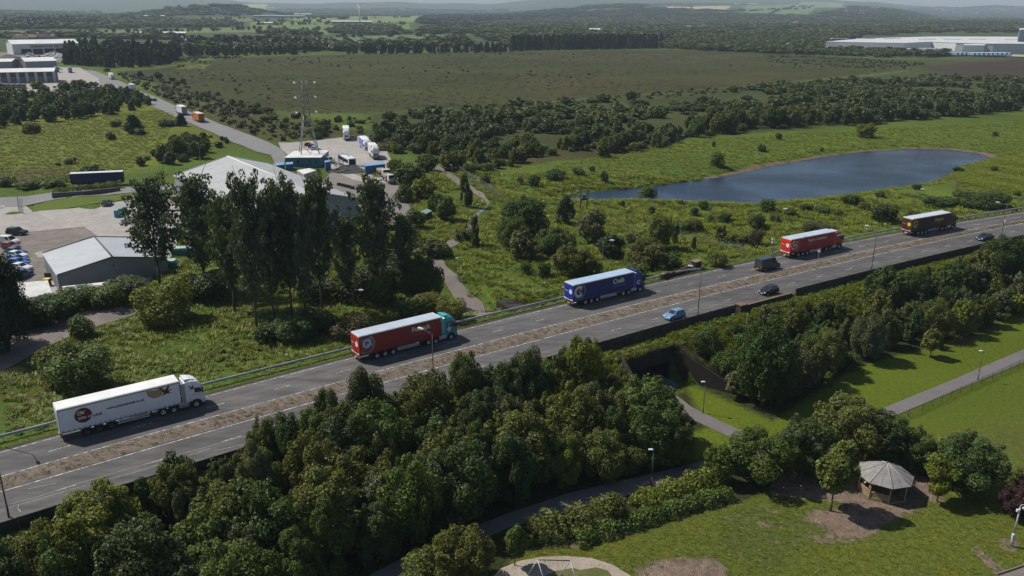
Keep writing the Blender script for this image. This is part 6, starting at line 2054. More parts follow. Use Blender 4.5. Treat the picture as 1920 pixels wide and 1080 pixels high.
    for sd in (-1, 1):
        for xx in P['wb']:
            wheel(t, xx, sd * (w - .06), P['r'], .2, sd)
        MB().bbox(xf - .14, xf + .035, sd * w * .68 - .15, sd * w * .68 + .15, .56, .70, .03).build('headlight', M_HEAD, body)
        MB().bbox(xr - .03, xr + .10, sd * w * .78 - .10, sd * w * .78 + .10, .66 if kind != 'van' else .75, .86 if kind != 'van' else 1.15, .02).build('tail_light', M_TAIL, body)
        MB().bbox(x1 - .32, x1 - .18, sd * (w + .10) - .08, sd * (w + .10) + .08, zb + .02, zb + .16, .03).build('wing_mirror', m, body)
    MB().box(xr - .045, xr - .01, -.25, .25, .50, .60).build('number_plate', M_PLY, body)
    MB().box(xf + .06, xf + .10, -.25, .25, .36, .46).build('number_plate', M_PLW, body)
    return t

def road_at(u, v, z=0.05):
    x, y = unproj(u, v, z)
    sl_ = math.atan(float(Y_c(x + .5) - Y_c(x - .5)))
    return x, y, sl_
x, y, a = road_at(1264, 596)
car('pale blue hatchback driving left beside the dark fence', x, y, a + math.pi, (0.13, 0.24, 0.40), 'hatch', None, 0.0)
x, y, a = road_at(1441, 550)
car('black hatchback driving left above the brick parapet', x, y, a + math.pi, (0.012, 0.015, 0.022), 'hatch', None, 0.0)
x, y, a = road_at(1846, 449)
car('dark blue saloon at the far right of the near carriageway', x, y, a + math.pi, (0.015, 0.022, 0.045), 'saloon', None, 0.0)
x, y, a = road_at(1438, 504)
car('dark grey panel van following the bright red lorry', x, y, a, (0.035, 0.045, 0.055), 'van', None, 0.0, 'van', 'panel_van')

def car_px(label, u, v, deg, paint, kind='hatch', group=None, cat='car', name='car', dz=.12):
    x, y, z = G(u, v)
    return car(label, x, y, R(deg), paint, kind, group, z + dz, cat, name)
PK = 'cars parked beside the small grey shed'
for u, v, deg, pt, kd, lab in [
    (33, 441, -6, (0.012, 0.016, 0.022), 'suv', 'dark estate car alone at the top of the gravel'),
    (18, 458, -10, (0.62, 0.62, 0.62), 'small_van', 'white small van at the head of the parked row'),
    (30, 477, -12, (0.07, 0.12, 0.26), 'saloon', 'slate blue car, first below the white small van'),
    (32, 484, -12, (0.62, 0.63, 0.64), 'saloon', 'white car between two blue parked cars'),
    (34, 492, -12, (0.05, 0.10, 0.22), 'saloon', 'dark blue car just below the first white car'),
    (36, 498, -12, (0.05, 0.14, 0.45), 'hatch', 'bright blue car near the end of the parked row'),
    (40, 507, -12, (0.64, 0.64, 0.64), 'saloon', 'white car at the lower end of the parked row'),
    (42, 522, 80, (0.06, 0.10, 0.24), 'suv', 'blue car end on above the white cabin')]:
    car_px(lab, u, v, deg, pt, kd, PK, 'van' if kd == 'small_van' else 'car', 'small_van' if kd == 'small_van' else 'car')
car_px('orange car half hidden by the dark tree at left', 21, 467, -12, (0.24, 0.075, 0.025), 'hatch', PK)
car_px('dark car parked alone at the far side of the concrete', 201, 385, 100, (0.02, 0.025, 0.03), 'saloon')
for u, v, deg, pt, lab in [(580, 275, 10, (0.22, 0.02, 0.025), 'dark red car, rear of the three behind the blue cabin'), (587, 278, 10, (0.03, 0.05, 0.14), 'navy car in the middle behind the blue cabin'), (592, 282, 10, (0.60, 0.62, 0.63), 'white car, front of the three behind the blue cabin')]:
    car_px(lab, u, v, deg, pt, 'hatch', 'cars behind the blue cabin')
car_px('white pickup beside the blue upright box', 617, 305, -30, (0.6, 0.6, 0.6), 'small_van', None, 'van', 'small_van')
car_px('small dark red car on the back road', 289, 190, 140, (0.09, 0.018, 0.018), 'hatch', None)
car_px('white car at the top end of the back road', 168, 132, 10, (0.6, 0.6, 0.6), 'saloon', None)

# lorries on the back road and in the yard
BK = 'lorries on the back road'
def lorry_px(label, u, v, deg, s, group, L=13.6, dz=.22):
    x, y, z = G(u, v)
    return lorry(label, x, y, R(deg), s, group, L, z + dz, 1)
def back_dir(u0, v0, u1, v1):
    a, b = np.array(G(u0, v0)[:2]), np.array(G(u1, v1)[:2])
    return math.degrees(math.atan2(*(b - a)[::-1]))
bd = back_dir(440, 255, 345, 215)
lorry_px('orange lorry seen from behind on the back road', 379, 231, bd, dict(name='orange', side=(0.48, 0.13, 0.02), cab=(0.48, 0.13, 0.02), roof=(0.60, 0.55, 0.48), rear=(0.36, 0.085, 0.02)), BK, 8.5)
lorry_px('white lorry just ahead of the orange one', 347, 217, back_dir(400, 240, 300, 195), dict(name='plain white', side=(0.60, 0.60, 0.60), cab=(0.62, 0.62, 0.62), roof=(0.68, 0.68, 0.68), rear=(0.22, 0.22, 0.23)), BK, 9.5)
lorry_px('white lorry with a blue side far up the back road', 251, 172, back_dir(270, 178, 235, 162), dict(name='white and blue', side=(0.10, 0.14, 0.36), cab=(0.6, 0.6, 0.6), roof=(0.68, 0.68, 0.68), rear=(0.6, 0.6, 0.62)), BK, 8)
lorry_px('white lorry coming down the top of the back road', 208, 148, back_dir(205, 148, 245, 168), dict(name='plain white', side=(0.60, 0.60, 0.60), cab=(0.62, 0.62, 0.62), roof=(0.68, 0.68, 0.68)), BK, 8)
YD = 'lorries parked in the concrete yard'
vb = dict(name='violet curtain', side=(0.13, 0.15, 0.42), cab=(0.66, 0.66, 0.66), roof=(0.70, 0.70, 0.70), rear=(0.6, 0.6, 0.6), rail=(0.6, 0.6, 0.6))
lorry_px('white and violet lorry at the back of the concrete yard', 649, 255, -78, vb, YD, 9.5, .22)
lorry_px('white and violet lorry right of the first, nearer the trees', 680, 276, -72, vb, YD, 10, .22)
lorry_px('short white lorry with red load by the trees', 697, 290, -72, dict(name='short white', side=(0.6, 0.6, 0.6), cab=(0.66, 0.66, 0.66), roof=(0.66, 0.66, 0.66)), YD, 7, .22)

def curtain_trailer(label, u0, v0, u1, v1, side, roof, group=None):
    a, b = np.array(G(u0, v0)[:2]), np.array(G(u1, v1)[:2])
    L_ = float(np.linalg.norm(b - a))
    h = math.atan2(*(b - a)[::-1])
    t = thing('trailer', label, 'trailer', (a[0], a[1], hz(*a) + .12), h, group)
    m = pm('curtain %.3f %.3f' % (side[0], side[2]), side, 0.5)
    MB().box(0, L_, 0, 2.5, 1.15, 3.95).build('trailer_body', m, t)
    MB().bbox(-.02, L_ + .02, -.02, 2.52, 3.953, 4.05, .03).build('trailer_roof', pm('roof %.2f' % roof[0], roof, 0.5), t)
    c = MB()
    c.box(.1, L_ - .1, .6, .75, .75, 1.147)
    c.box(.1, L_ - .1, 1.75, 1.9, .75, 1.147)
    c.box(L_ - 2.6, L_ - 2.45, .3, .5, 0, .75)
    c.box(L_ - 2.6, L_ - 2.45, 2.0, 2.2, 0, .75)
    c.build('trailer_chassis', M_CHAS, t)
    for k in (2.2, 3.5, 4.8):
        wheel(t, k, .2, .5, .36, -1)
        wheel(t, k, 2.3, .5, .36, 1)
    return t
curtain_trailer('long navy blue curtain trailer parked behind the hedge', 134, 353, 233, 347, (0.016, 0.022, 0.075), (0.55, 0.57, 0.6))
# ------------------------------------------------------------------ road fence, parapet, barriers
M_PANEL = verge_mat('fence_concrete', (0.050, 0.046, 0.042), (0.075, 0.068, 0.060), (0.035, 0.034, 0.028), 0.8)
M_POST = pm('fence_post', (0.085, 0.078, 0.070), 0.9, 0.2, 0, 0.3, 1)
M_BRICK = pm('dark_brick', (0.055, 0.040, 0.034), 0.9, 0.2, 0, 0.3, 3)
M_COPE = pm('terracotta_coping', (0.17, 0.108, 0.085), 0.85, 0.2, 0, 0.25, 1.5)
def along(fn, xs):
    return [np.array((x, float(fn(x)))) for x in xs]
def panel_fence(label, x0, x1, step=2.5):
    t = thing('panel_fence', label, 'fence', (x0, float(Y_w(x0)), 0), 0)
    o = np.array((x0, float(Y_w(x0))))
    pts = along(Y_w, np.arange(x0, x1 + .01, step))
    for i, p in enumerate(pts):
        q = pts[min(i + 1, len(pts) - 1)]
        e = (q - p) if i < len(pts) - 1 else (p - pts[i - 1])
        pp = p - o
        MB().obox(pp, e, .09, .10, -1.15, 1.27).build('post', M_POST, t)
        if i < len(pts) - 1:
            mb = MB()
            c = (p + q) / 2 - o
            ln = np.linalg.norm(e) / 2 - .10
            for k in range(5):
                mb.obox(c, e, ln, .035 + (.012 if k % 2 else 0), -1.15 + k * .47, -1.15 + k * .47 + .455)
            mb.build('panel', M_PANEL, t)
    return t
panel_fence('long dark panel fence along the near verge, left of the brick pier', -70, 37.5)
panel_fence('dark panel fence along the near verge, right of the brick parapet', 50.5, 138)
bw = thing('brick_parapet', 'low brick parapet with red coping and a square pier between the two fences', 'wall', (38, float(Y_w(38)), 0))
o_ = np.array((38, float(Y_w(38))))
pts = along(Y_w, [39.5, 42, 44.5, 47, 49.5])
mb, cp = MB(), MB()
for a, b in zip(pts[:-1], pts[1:]):
    mb.obox((a + b) / 2 - o_, b - a, np.linalg.norm(b - a) / 2 + .02, .18, -1.5, .58)
    cp.obox((a + b) / 2 - o_, b - a, np.linalg.norm(b - a) / 2 + .02, .23, .583, .67)
mb.build('wall', M_BRICK, bw)
cp.build('coping', M_COPE, bw)
mb = MB()
mb.obox(along(Y_w, [38.7])[0] - o_, (1, .7), .75, .65, -2.2, .95)
mb.build('pier', M_BRICK, bw)
mb = MB()
mb.obox(along(Y_w, [38.7])[0] - o_, (1, .7), .85, .75, .953, 1.08)
mb.build('coping', M_COPE, bw)
x, y, z = G(1397, 632)
pst = thing('timber_post', 'weathered timber post standing against the brick pier', 'post', (x, y, z))
MB().tube((0, 0, -.2), (0.05, 0, 4.2), .09, .07, 8).build('post', pm('grey_timber', (0.16, 0.145, 0.12), 0.9, 0.1, 0, 0.3), pst)

def crash_barrier(label, x0, x1, step=3.2):
    t = thing('crash_barrier', label, 'barrier', (x0, float(Y_g(x0)), 0))
    o = np.array((x0, float(Y_g(x0))))
    xs = np.arange(x0, x1 + .01, step)
    pts = along(Y_g, xs)
    rail = MB()
    for i, p in enumerate(pts):
        q = pts[min(i + 1, len(pts) - 1)]
        e = (q - p) if i < len(pts) - 1 else p - pts[i - 1]
        zz = -.75 if i in (0, len(pts) - 1) else -.0
        MB().obox(p - o + np.array((.05, .12)), e, .05, .06, -.25, .55).build('post', M_ALU, t)
        if i < len(pts) - 1:
            ez = [0, 0]
            if i == 0: ez[0] = -.38
            if i == len(pts) - 2: ez[1] = -.38
            n = np.array((e[1], -e[0])) / np.linalg.norm(e)
            pr = [(.0, .36), (.09, .42), (.09, .48), (.0, .53), (.0, .57), (.09, .62), (.09, .68), (.0, .74), (-.03, .74), (-.03, .36)]
            a, b = p - o, q - o
            vs = [(a[0] + n[0] * k, a[1] + n[1] * k, z + ez[0]) for k, z in pr] + [(b[0] + n[0] * k, b[1] + n[1] * k, z + ez[1]) for k, z in pr]
            m = len(pr)
            rail.add(vs, [(j, j + 1, m + j + 1, m + j) for j in range(m - 1)])
    rail.build('rail', pm('galvanised_rail', (0.40, 0.41, 0.41), 0.5, 0.4, 0.3, 0.2, 0.6), t)
    return t
crash_barrier('long grey crash barrier on the far verge behind the white, dark red and blue lorries', -72, 39)
crash_barrier('grey crash barrier on the far verge ending beside the bright red lorry', 53.5, 62)
crash_barrier('grey crash barrier on the far verge between the bright red and brown lorries', 72, 92)
crash_barrier('grey crash barrier on the far verge right of the brown lorry', 104, 150)

def rail_fence(label, px, h, mat, name='post_and_rail_fence', rails=3, step=2.2, zz=None, cat='fence'):
    P = [np.array(unproj(u, v, zz) + (zz,)) if zz is not None else np.array(G(u, v)) for u, v in px]
    t = thing(name, label, cat, tuple(P[0]))
    o = P[0]
    mb = MB()
    for a, b in zip(P[:-1], P[1:]):
        n = max(1, int(np.linalg.norm(b - a) / step))
        for i in range(n + 1):
            p = a + (b - a) * i / n - o
            MB().tube((p[0], p[1], p[2] - .3), (p[0], p[1], p[2] + h), .055, .05, 6).build('post', mat, t)
        for k in range(rails):
            hh = h * (k + 1) / rails - .06
            p, q = a - o, b - o
            mb.tube((p[0], p[1], p[2] + hh), (q[0], q[1], q[2] + hh), .045, .045, 6)
    mb.build('rail', mat, t)
    return t
M_DARKWOOD = pm('dark_timber', (0.060, 0.052, 0.040), 0.9, 0.1, 0, 0.3, 2)
rail_fence('dark post and rail fence above the far end of the underpass', [(920, 584), (985, 566), (1060, 549)], 1.0, M_DARKWOOD)

# ------------------------------------------------------------------ underpass
def W2(w, s):
    p = PC + PE * w + PN * s
    return (float(p[0]), float(p[1]))
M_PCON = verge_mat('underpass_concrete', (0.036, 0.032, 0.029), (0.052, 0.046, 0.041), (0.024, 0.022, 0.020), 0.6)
up = thing('underpass', 'dark concrete underpass mouth below the road bank', 'underpass', (0, 0, 0))
mb = MB()
mb.slab([W2(-5.6, -.35), W2(5.4, -.35), W2(5.4, .12), W2(-5.6, .12)], -3.15, -.72)
mb.slab([W2(-5.6, -.35), W2(-4.0, -.35), W2(-4.0, .12), W2(-5.6, .12)], -6.3, -3.153)
mb.slab([W2(4.2, -.35), W2(5.4, -.35), W2(5.4, .12), W2(4.2, .12)], -6.3, -3.153)
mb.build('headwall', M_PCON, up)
mb = MB()
for k0, k1 in ((4.2, 4.5), (-4.3, -4.0)):
    mb.slab([W2(k0, -36), W2(k1, -36), W2(k1, -.36), W2(k0, -.36)], -6.3, -3.0)
mb.slab([W2(-4.3, -36), W2(4.5, -36), W2(4.5, -.36), W2(-4.3, -.36)], -2.99, -2.7)
mb.slab([W2(-4.3, -36.3), W2(4.5, -36.3), W2(4.5, -36.02), W2(-4.3, -36.02)], -6.3, -2.7)
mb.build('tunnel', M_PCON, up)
mb = MB()
mb.slab([W2(-3.98, -36), W2(4.18, -36), W2(4.18, 3.0), W2(-3.98, 5.5)], -6.2, -5.955)
mb.build('floor', M_PATH, up)
ww = MB()
ww.slab([W2(4.9, .14), W2(5.4, .14), W2(9.1, 9.4), W2(8.6, 9.5)], -7, [-.85, -.85, -4.7, -4.7])
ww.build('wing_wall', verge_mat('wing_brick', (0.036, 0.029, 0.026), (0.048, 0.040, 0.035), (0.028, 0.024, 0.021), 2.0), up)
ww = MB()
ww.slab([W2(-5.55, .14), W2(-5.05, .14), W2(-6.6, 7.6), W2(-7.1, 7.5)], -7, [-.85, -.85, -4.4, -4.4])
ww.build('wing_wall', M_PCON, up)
hr = MB()
def hrail(p, q, z0, z1, n):
    for i in range(n + 1):
        k = i / n
        x, y, z = p[0] + (q[0] - p[0]) * k, p[1] + (q[1] - p[1]) * k, z0 + (z1 - z0) * k
        hr.tube((x, y, z - .1), (x, y, z + 1.0), .05, .05, 6)
    for h in (.35, .66, .97):
        hr.tube((p[0], p[1], z0 + h), (q[0], q[1], z1 + h), .04, .04, 6)
hrail(W2(-5.4, -.12), W2(5.2, -.12), -.72, -.72, 7)
hrail(W2(5.15, .1), W2(8.7, 9.2), -.85, -4.6, 5)
hrail(W2(-5.3, .1), W2(-6.8, 7.4), -.85, -4.3, 4)
hr.build('handrail', M_DARKWOOD, up)
dk = MB()
dk.slab([W2(-6.2, -5.2), W2(6.2, -5.2), W2(6.2, -.36), W2(-6.2, -.36)], -1.3, -.86)
structure(dk.build('grass_bank', verge_mat('bank_turf', (0.060, 0.085, 0.018), (0.075, 0.095, 0.022), (0.04, 0.055, 0.015))))
# old wall stump on the far side
x, y, z = G(1240, 525)
x2, y2, z2 = G(1300, 505)
wl = thing('broken_wall', 'ruined dark stone wall behind the blue cab', 'wall', (x, y, z))
dv = np.array((x2 - x, y2 - y))
wm = MB()
for k, h in enumerate((1.1, .9, .85, 1.0, 1.15)):
    wm.obox(dv * (k + .5) / 5, dv, np.linalg.norm(dv) / 10 - .002, .28 - .01 * (k % 2), -.5, h)
wm.build('wall', M_BRICK, wl)
wm = MB()
wm.obox(dv * 1.08, dv, .9, .6, -.5, 1.5)
wm.build('pier', M_BRICK, wl)
wm = MB()
wm.obox(dv * 1.08, dv, 1.0, .7, 1.503, 1.62)
wm.obox(dv * 0.04, dv, .55, .36, 1.103, 1.22)
wm.build('coping', pm('old_coping', (0.20, 0.135, 0.115), 0.9), wl)

# ------------------------------------------------------------------ lamps
M_COL = pm('lamp_column', (0.10, 0.095, 0.090), 0.7, 0.3, 0, 0.25)
M_COLG = pm('galvanised_column', (0.36, 0.37, 0.37), 0.5, 0.4, 0.3, 0.15)
M_LANT = pm('lantern_shell', (0.62, 0.63, 0.63), 0.4, 0.4, 0, 0.1)
def road_lamp(label, x, y, z, h, arm, group, lean=0.0):
    """arm: horizontal vector to the lantern"""
    t = thing('street_lamp', label, 'street lamp', (x, y, z), 0, group)
    cm = MB()
    cm.tube((0, 0, -.2), (0, 0, 1.5), .11, .10, 10)
    cm.tube((0, 0, 1.5), (0, 0, h), .075, .05, 10)
    cm.build('column', M_COL, t)
    a = np.array(arm)
    ln = np.linalg.norm(a)
    e = a / ln
    ar = MB()
    ar.path([(0, 0, h - .05), (a[0] * .35, a[1] * .35, h + .20), (a[0] * .8, a[1] * .8, h + .38)], .04, 7)
    ar.build('arm', M_COL, t)
    q = a * .78
    ld = MB()
    nx, ny = -e[1], e[0]
    def P(k, s_, z_): return (q[0] + e[0] * k + nx * s_, q[1] + e[1] * k + ny * s_, h + z_)
    sec = [(0, .06, .36, .44), (.15, .13, .31, .50), (.55, .16, .33, .54), (.85, .11, .38, .52), (.95, .04, .42, .49)]
    rg = [[P(k, -s_, a0), P(k, s_, a0), P(k, s_, a1), P(k, -s_, a1)] for k, s_, a0, a1 in sec]
    vs = [p for r in rg for p in r]
    ld.add(vs, [(i * 4 + j, i * 4 + (j + 1) % 4, (i + 1) * 4 + (j + 1) % 4, (i + 1) * 4 + j) for i in range(4) for j in range(4)] + [(3, 2, 1, 0), (16, 17, 18, 19)])
    ld.build('lantern', M_LANT, t)
    return t
def rd(x):
    s_ = float(Y_c(x + .5) - Y_c(x - .5))
    return np.array((1, s_)) / math.hypot(1, s_)
GL = 'street lamps along the main road'
for u, v, vt, lab in [(17, 970, 842, 'street lamp at the left edge by the dark fence'), (813, 727, 627, 'street lamp standing in front of the dark red lorry'), (1308, 594, 507, 'street lamp between the pale blue and black cars'),
                      (1634, 505, 430, 'street lamp in front of the gap between bright red and brown lorries'), (1877, 443, 385, 'street lamp at the right edge by the dark fence')]:
    x, y = unproj(u, v, 0)
    h = height_to(x, y, 0, vt)
    e = rd(x)
    road_lamp(lab, x, y, 0, min(h, 8.6), (-e[1] * 1.7 - e[0] * .7, e[0] * 1.7 - e[1] * .7), GL)
for u, v, vt, lab in [(666, 622, 545, 'far verge street lamp behind the tail of the dark red lorry'), (1128, 533, 452, 'far verge street lamp behind the blue trailer'), (1448, 474, 393, 'far verge street lamp behind the tail of the bright red lorry'),
                      (1704, 425, 356, 'far verge street lamp behind the brown lorry')]:
    x, y, z = G(u, v)
    h = height_to(x, y, z, vt)
    e = rd(x)
    road_lamp(lab, x, y, z, h, (e[1] * 1.5 + e[0] * .6, -e[0] * 1.5 + e[1] * .6), GL)
x, y = unproj(-18, 832, 0)
road_lamp('far verge street lamp beyond the left edge', x, y, -.1, 8.0, (1.2, -1.6), GL)
def park_lamp(label, u, v, vt, group='park path lamps', zz=None, grey=False):
    x, y, z = G(u, v)
    h = height_to(x, y, z, vt)
    t = thing('path_lamp', label, 'lamp', (x, y, z), 0, group)
    m = M_COLG if grey else M_COL
    MB().tube((0, 0, -.1), (0, 0, h * .26), .085, .08, 9).tube((0, 0, h * .26), (0, 0, h - .1), .05, .042, 9).build('column', m, t)
    ld = MB()
    ld.tube((-.05, 0, h - .12), (-.18, 0, h - .02), .05, .07, 7)
    ld.bbox(-.62, -.08, -.14, .14, h - .06, h + .09, .05)
    ld.build('lantern', M_LANT, t)
    return t
park_lamp('path lamp at the underpass mouth', 1318, 775, 716)
park_lamp('path lamp beside the mesh fence on the lawn', 1833, 713, 658)
park_lamp('path lamp between the dark path and the bright hedge', 1221, 913, 843)
park_lamp('path lamp hidden among the trees at the bottom', 746, 1040, 992)
park_lamp('thin lamp beside the lower bend of the winding path', 861, 528, 484, 'winding path lamps')
park_lamp('grey lamp in the upper bend of the winding path', 899, 400, 383, 'winding path lamps', None, True)
park_lamp('grey lamp by the mesh fence above the winding path', 899, 366, 338, 'winding path lamps', None, True)
park_lamp('grey lamp at the top of the winding path', 848, 332, 309, 'winding path lamps', None, True)
for i, (u, v, vt) in enumerate([(178, 132, 110), (198, 135, 116), (214, 140, 121), (236, 150, 131), (259, 168, 140), (280, 175, 147), (303, 184, 160), (333, 192, 175), (365, 205, 184), (401, 222, 195), (440, 245, 210), (476, 250, 215), (526, 268, 230), (376, 306, 268), (131, 335, 297)]):
    labs = ['lamp at the very top of the back road', 'second lamp down the back road', 'third lamp down the back road', 'fourth lamp down the back road', 'lamp beside the white and blue lorry', 'lamp below the white and blue lorry', 'lamp by the dark red car on the back road',
            'lamp right of the small dark red car', 'lamp above the white lorry on the back road', 'lamp just right of the orange lorry', 'lamp midway between orange lorry and pylon', 'lamp left of the pylon', 'tall lamp at the concrete yard gate', 'lamp in the belt behind the warehouse', 'dark lamp at the parked blue trailer']
    park_lamp(labs[i], u, v, vt, 'lamps along the back road', None, i % 3 != 2)

# ------------------------------------------------------------------ signs
def sign_post(name, label, u, v, vt, build):
    x, y, z = G(u, v)
    h = height_to(x, y, z, vt)
    t = thing(name, label, 'road sign', (x, y, z))
    MB().tube((0, 0, -.2), (0, 0, h), .04, .04, 8).build('post', M_COLG, t)
    build(t, h)
    return t
M_SRED = pm('sign_red', (0.45, 0.02, 0.02), 0.5)
M_SWHT = pm('sign_white', (0.72, 0.72, 0.70), 0.5)
M_SGRY = pm('sign_back_grey', (0.30, 0.31, 0.32), 0.6)
def tri(t, h):
    a = R(205)       # turned to the traffic coming from the left
    ex = np.array((math.cos(R(-40)), math.sin(R(-40))))
    def tr(s_, dz, off):
        n = np.array((-ex[1], ex[0])) * -off
        pts = [(-s_ / 2, 0), (s_ / 2, 0), (0, s_ * .87)]
        return [(ex[0] * p[0] + n[0], ex[1] * p[0] + n[1], h - .78 + dz + p[1]) for p in pts]
    def plate(a_, b_):
        return MB().add(a_ + b_, [(0, 1, 2), (5, 4, 3), (0, 3, 4, 1), (1, 4, 5, 2), (2, 5, 3, 0)])
    plate(tr(.95, 0, .07), tr(.95, 0, .05)).build('plate', M_SRED, t)
    plate(tr(.68, .08, .085), tr(.68, .08, .072)).build('plate_face', M_SWHT, t)
    m = MB()
    n = np.array((-ex[1], ex[0])) * -.092
    for k in (-.03, .03):
        pass
    p0 = (n[0], n[1], h - .62)
    m.tube(p0, (n[0], n[1], h - .38), .03, .03, 6)
    m.build('symbol', M_CHAS, t)
sign_post('warning_sign', 'red and white triangular warning sign on the central reservation', 1533, 494, 466, tri)
def two(t, h):
    ex = np.array((math.cos(R(-35)), math.sin(R(-35))))
    m = MB()
    m.obox((ex[1] * .07, -ex[0] * .07), ex, .38, .015, h - .5, h - .02)
    m.build('plate', M_SWHT, t)
    m = MB()
    for k in range(3):
        m.obox((ex[1] * .07, -ex[0] * .07), ex, .34 - .12 * k, .014, h - 1.2 + .2 * k, h - 1.0 + .2 * k)
    m.build('plate', M_SWHT, t)
sign_post('road_sign', 'white road sign plates on the verge left of the bright red trailer', 1447, 470, 446, two)
def rnd(t, h):
    m = MB()
    for (r, y0, y1) in ((.5, -.08, -.05),):
        m.tube((0, y1, h - .5), (0, y0, h - .5), r, r, 22)
    m.build('plate', M_SGRY, t)
    MB().tube((0, -.083, h - .5), (0, -.095, h - .5), .38, .38, 22).build('plate_face', M_SWHT, t)
    MB().tube((.05, -.10, h - .5), (.05, -.11, h - .5), .26, .26, 16).build('symbol', M_SGRY, t)
sign_post('road_sign', 'round grey sign on a post at the far right verge', 1911, 390, 371, rnd)
x, y = unproj(1883, 420, .1)
bl = thing('bollard', 'small white bollard on the tip of the central reservation', 'bollard', (x, y, .1))
MB().tube((0, 0, 0), (0, 0, 1.0), .16, .12, 10).build('bollard_body', M_SWHT, bl)

# ------------------------------------------------------------------ park furniture
def shelter():
    x, y, z = G(1654, 921)
    t = thing('park_shelter', 'octagonal timber shelter with a pale shingled roof on bare earth', 'shelter', (x, y, z), R(14))
    Rr, n = 2.75, 8
    TM = pm('pale_timber', (0.34, 0.25, 0.15), 0.85, 0.15, 0, 0.25, 2)
    TD = pm('weathered_timber', (0.20, 0.155, 0.11), 0.9, 0.1, 0, 0.3, 2)
    RM = N('shingle_roof')
    tc = RM.n('ShaderNodeTexCoord').outputs['Object']
    sp = RM.n('ShaderNodeTexWave', wave_type='BANDS', bands_direction='Z')
    sp.inputs['Scale'].default_value = 4.0
    sp.inputs['Distortion'].default_value = 0.6
    RM.l(tc, sp.inputs['Vector'])
    c = RM.mix(RM.ramp(RM.noise(1.4, 5, 0.7, tc), 0.3, 0.7), (0.17, 0.165, 0.16), (0.29, 0.28, 0.27))
    c = RM.scale(c, RM.ramp(sp.outputs['Fac'], 0.0, 0.35, 0.8, 1.0))
    RM.bsdf(c, 0.85, 0.2, 0, sp.outputs['Fac'], 0.02, 0.6)
    def pt(i, r, z_): return (r * math.cos(2 * math.pi * (i + .5) / n), r * math.sin(2 * math.pi * (i + .5) / n), z_)
    fl = MB()
    fl.slab([pt(i, Rr + .1, 0)[:2] for i in range(n)], -.2, .16)
    fl.build('deck', TD, t)
    ap, ev = 3.85, 2.3
    rf = MB()
    outer = [pt(i, Rr + .52, ev) for i in range(n)]
    low = [pt(i, Rr + .50, ev - .10) for i in range(n)]
    rf.add(outer + [(0, 0, ap)] + low + [(0, 0, ap - .22)], [(i, (i + 1) % n, n) for i in range(n)] + [(n + 1 + i, i, n + 1 + (i + 1) % n)[::1] for i in range(0)] +
           [(i, n + 1 + i, n + 1 + (i + 1) % n, (i + 1) % n) for i in range(n)] + [(n + 1 + (i + 1) % n, n + 1 + i, 2 * n + 1) for i in range(n)])
    rf = rf.build('roof', RM.m, t)
    rb = MB()
    for i in range(n):
        p = pt(i, Rr + .54, ev + .03)
        rb.tube(p, (0, 0, ap + .03), .045, .045, 5)
        q = [(pt(i, Rr + .52, ev)[k] + pt(i + 1, Rr + .52, ev)[k]) / 2 for k in range(3)]
        rb.tube((q[0], q[1], ev + .02), (0, 0, ap + .02), .022, .022, 4)
    rb.build('roof_ridge', pm('pale_batten', (0.36, 0.35, 0.33), 0.8), rf)
    MB().tube((0, 0, ap - .02), (0, 0, ap + .14), .16, .06, 8).build('finial', TD, rf)
    for i in range(n):
        p = pt(i, Rr, 0)
        MB().tube((p[0], p[1], .1), (p[0], p[1], ev + .12), .075, .07, 8).build('post', TM, t)
        br = MB()
        for sgn in (-1, 1):
            q = pt(i + sgn * .16, Rr * .985, 0)
            br.tube((p[0], p[1], ev - .5), (q[0], q[1], ev - .05), .035, .035, 5)
        br.build('brace', TM, t)
    for i in range(n):
        if i == 5:
            continue       # the doorway
        a, b = np.array(pt(i, Rr, 0)), np.array(pt(i + 1, Rr, 0))
        bl = MB()
        e = (b - a)[:2]
        for zz in (.25, 1.05):
            bl.tube((a[0], a[1], zz), (b[0], b[1], zz), .045, .045, 5)
        for k in range(1, 16):
            p = a + (b - a) * k / 16
            bl.obox(p, e, .045, .018, .22, 1.05)
        bl.build('balustrade', TM, t)
        if i != 4:
            bm_ = MB()
            a2, b2 = a * .84, b * .84
            c = (a2 + b2) / 2
            bm_.obox(c * .97, e, np.linalg.norm(e) * .42, .2, .55, .61)
            bm_.build('bench', TM, t)
shelter()

def camera_mast():
    x, y, z = G(1896, 1024)
    h = height_to(x, y, z, 948)
    t = thing('camera_mast', 'pale grey camera mast with a hooked top and dome camera', 'mast', (x, y, z))
    m = pm('pale_column', (0.42, 0.44, 0.44), 0.5, 0.4, 0.1, 0.1)
    MB().tube((0, 0, -.1), (0, 0, 1.6), .15, .14, 10).tube((0, 0, 1.6), (0, 0, h - .25), .10, .08, 10).build('column', m, t)
    MB().path([(0, 0, h - .3), (.03, 0, h), (.2, 0, h + .12), (.42, 0, h + .08), (.46, 0, h - .18)], .045, 8).build('arm', m, t)
    d = bmesh.new()
    bmesh.ops.create_icosphere(d, subdivisions=2, radius=.2)
    mb = MB()
    mb.add([(v.co.x + .46, v.co.y, v.co.z * .9 + h - .36) for v in d.verts], [[v.index for v in f.verts] for f in d.faces], True)
    d.free()
    mb.build('dome_camera', M_LANT, t)
    MB().bbox(-.30, -.08, -.12, .12, h - .75, h - .45, .03).build('control_box', M_LANT, t)
    MB().bbox(-.16, .16, -.16, .16, 0.9, 1.5, .03).build('door_box', m, t)
camera_mast()

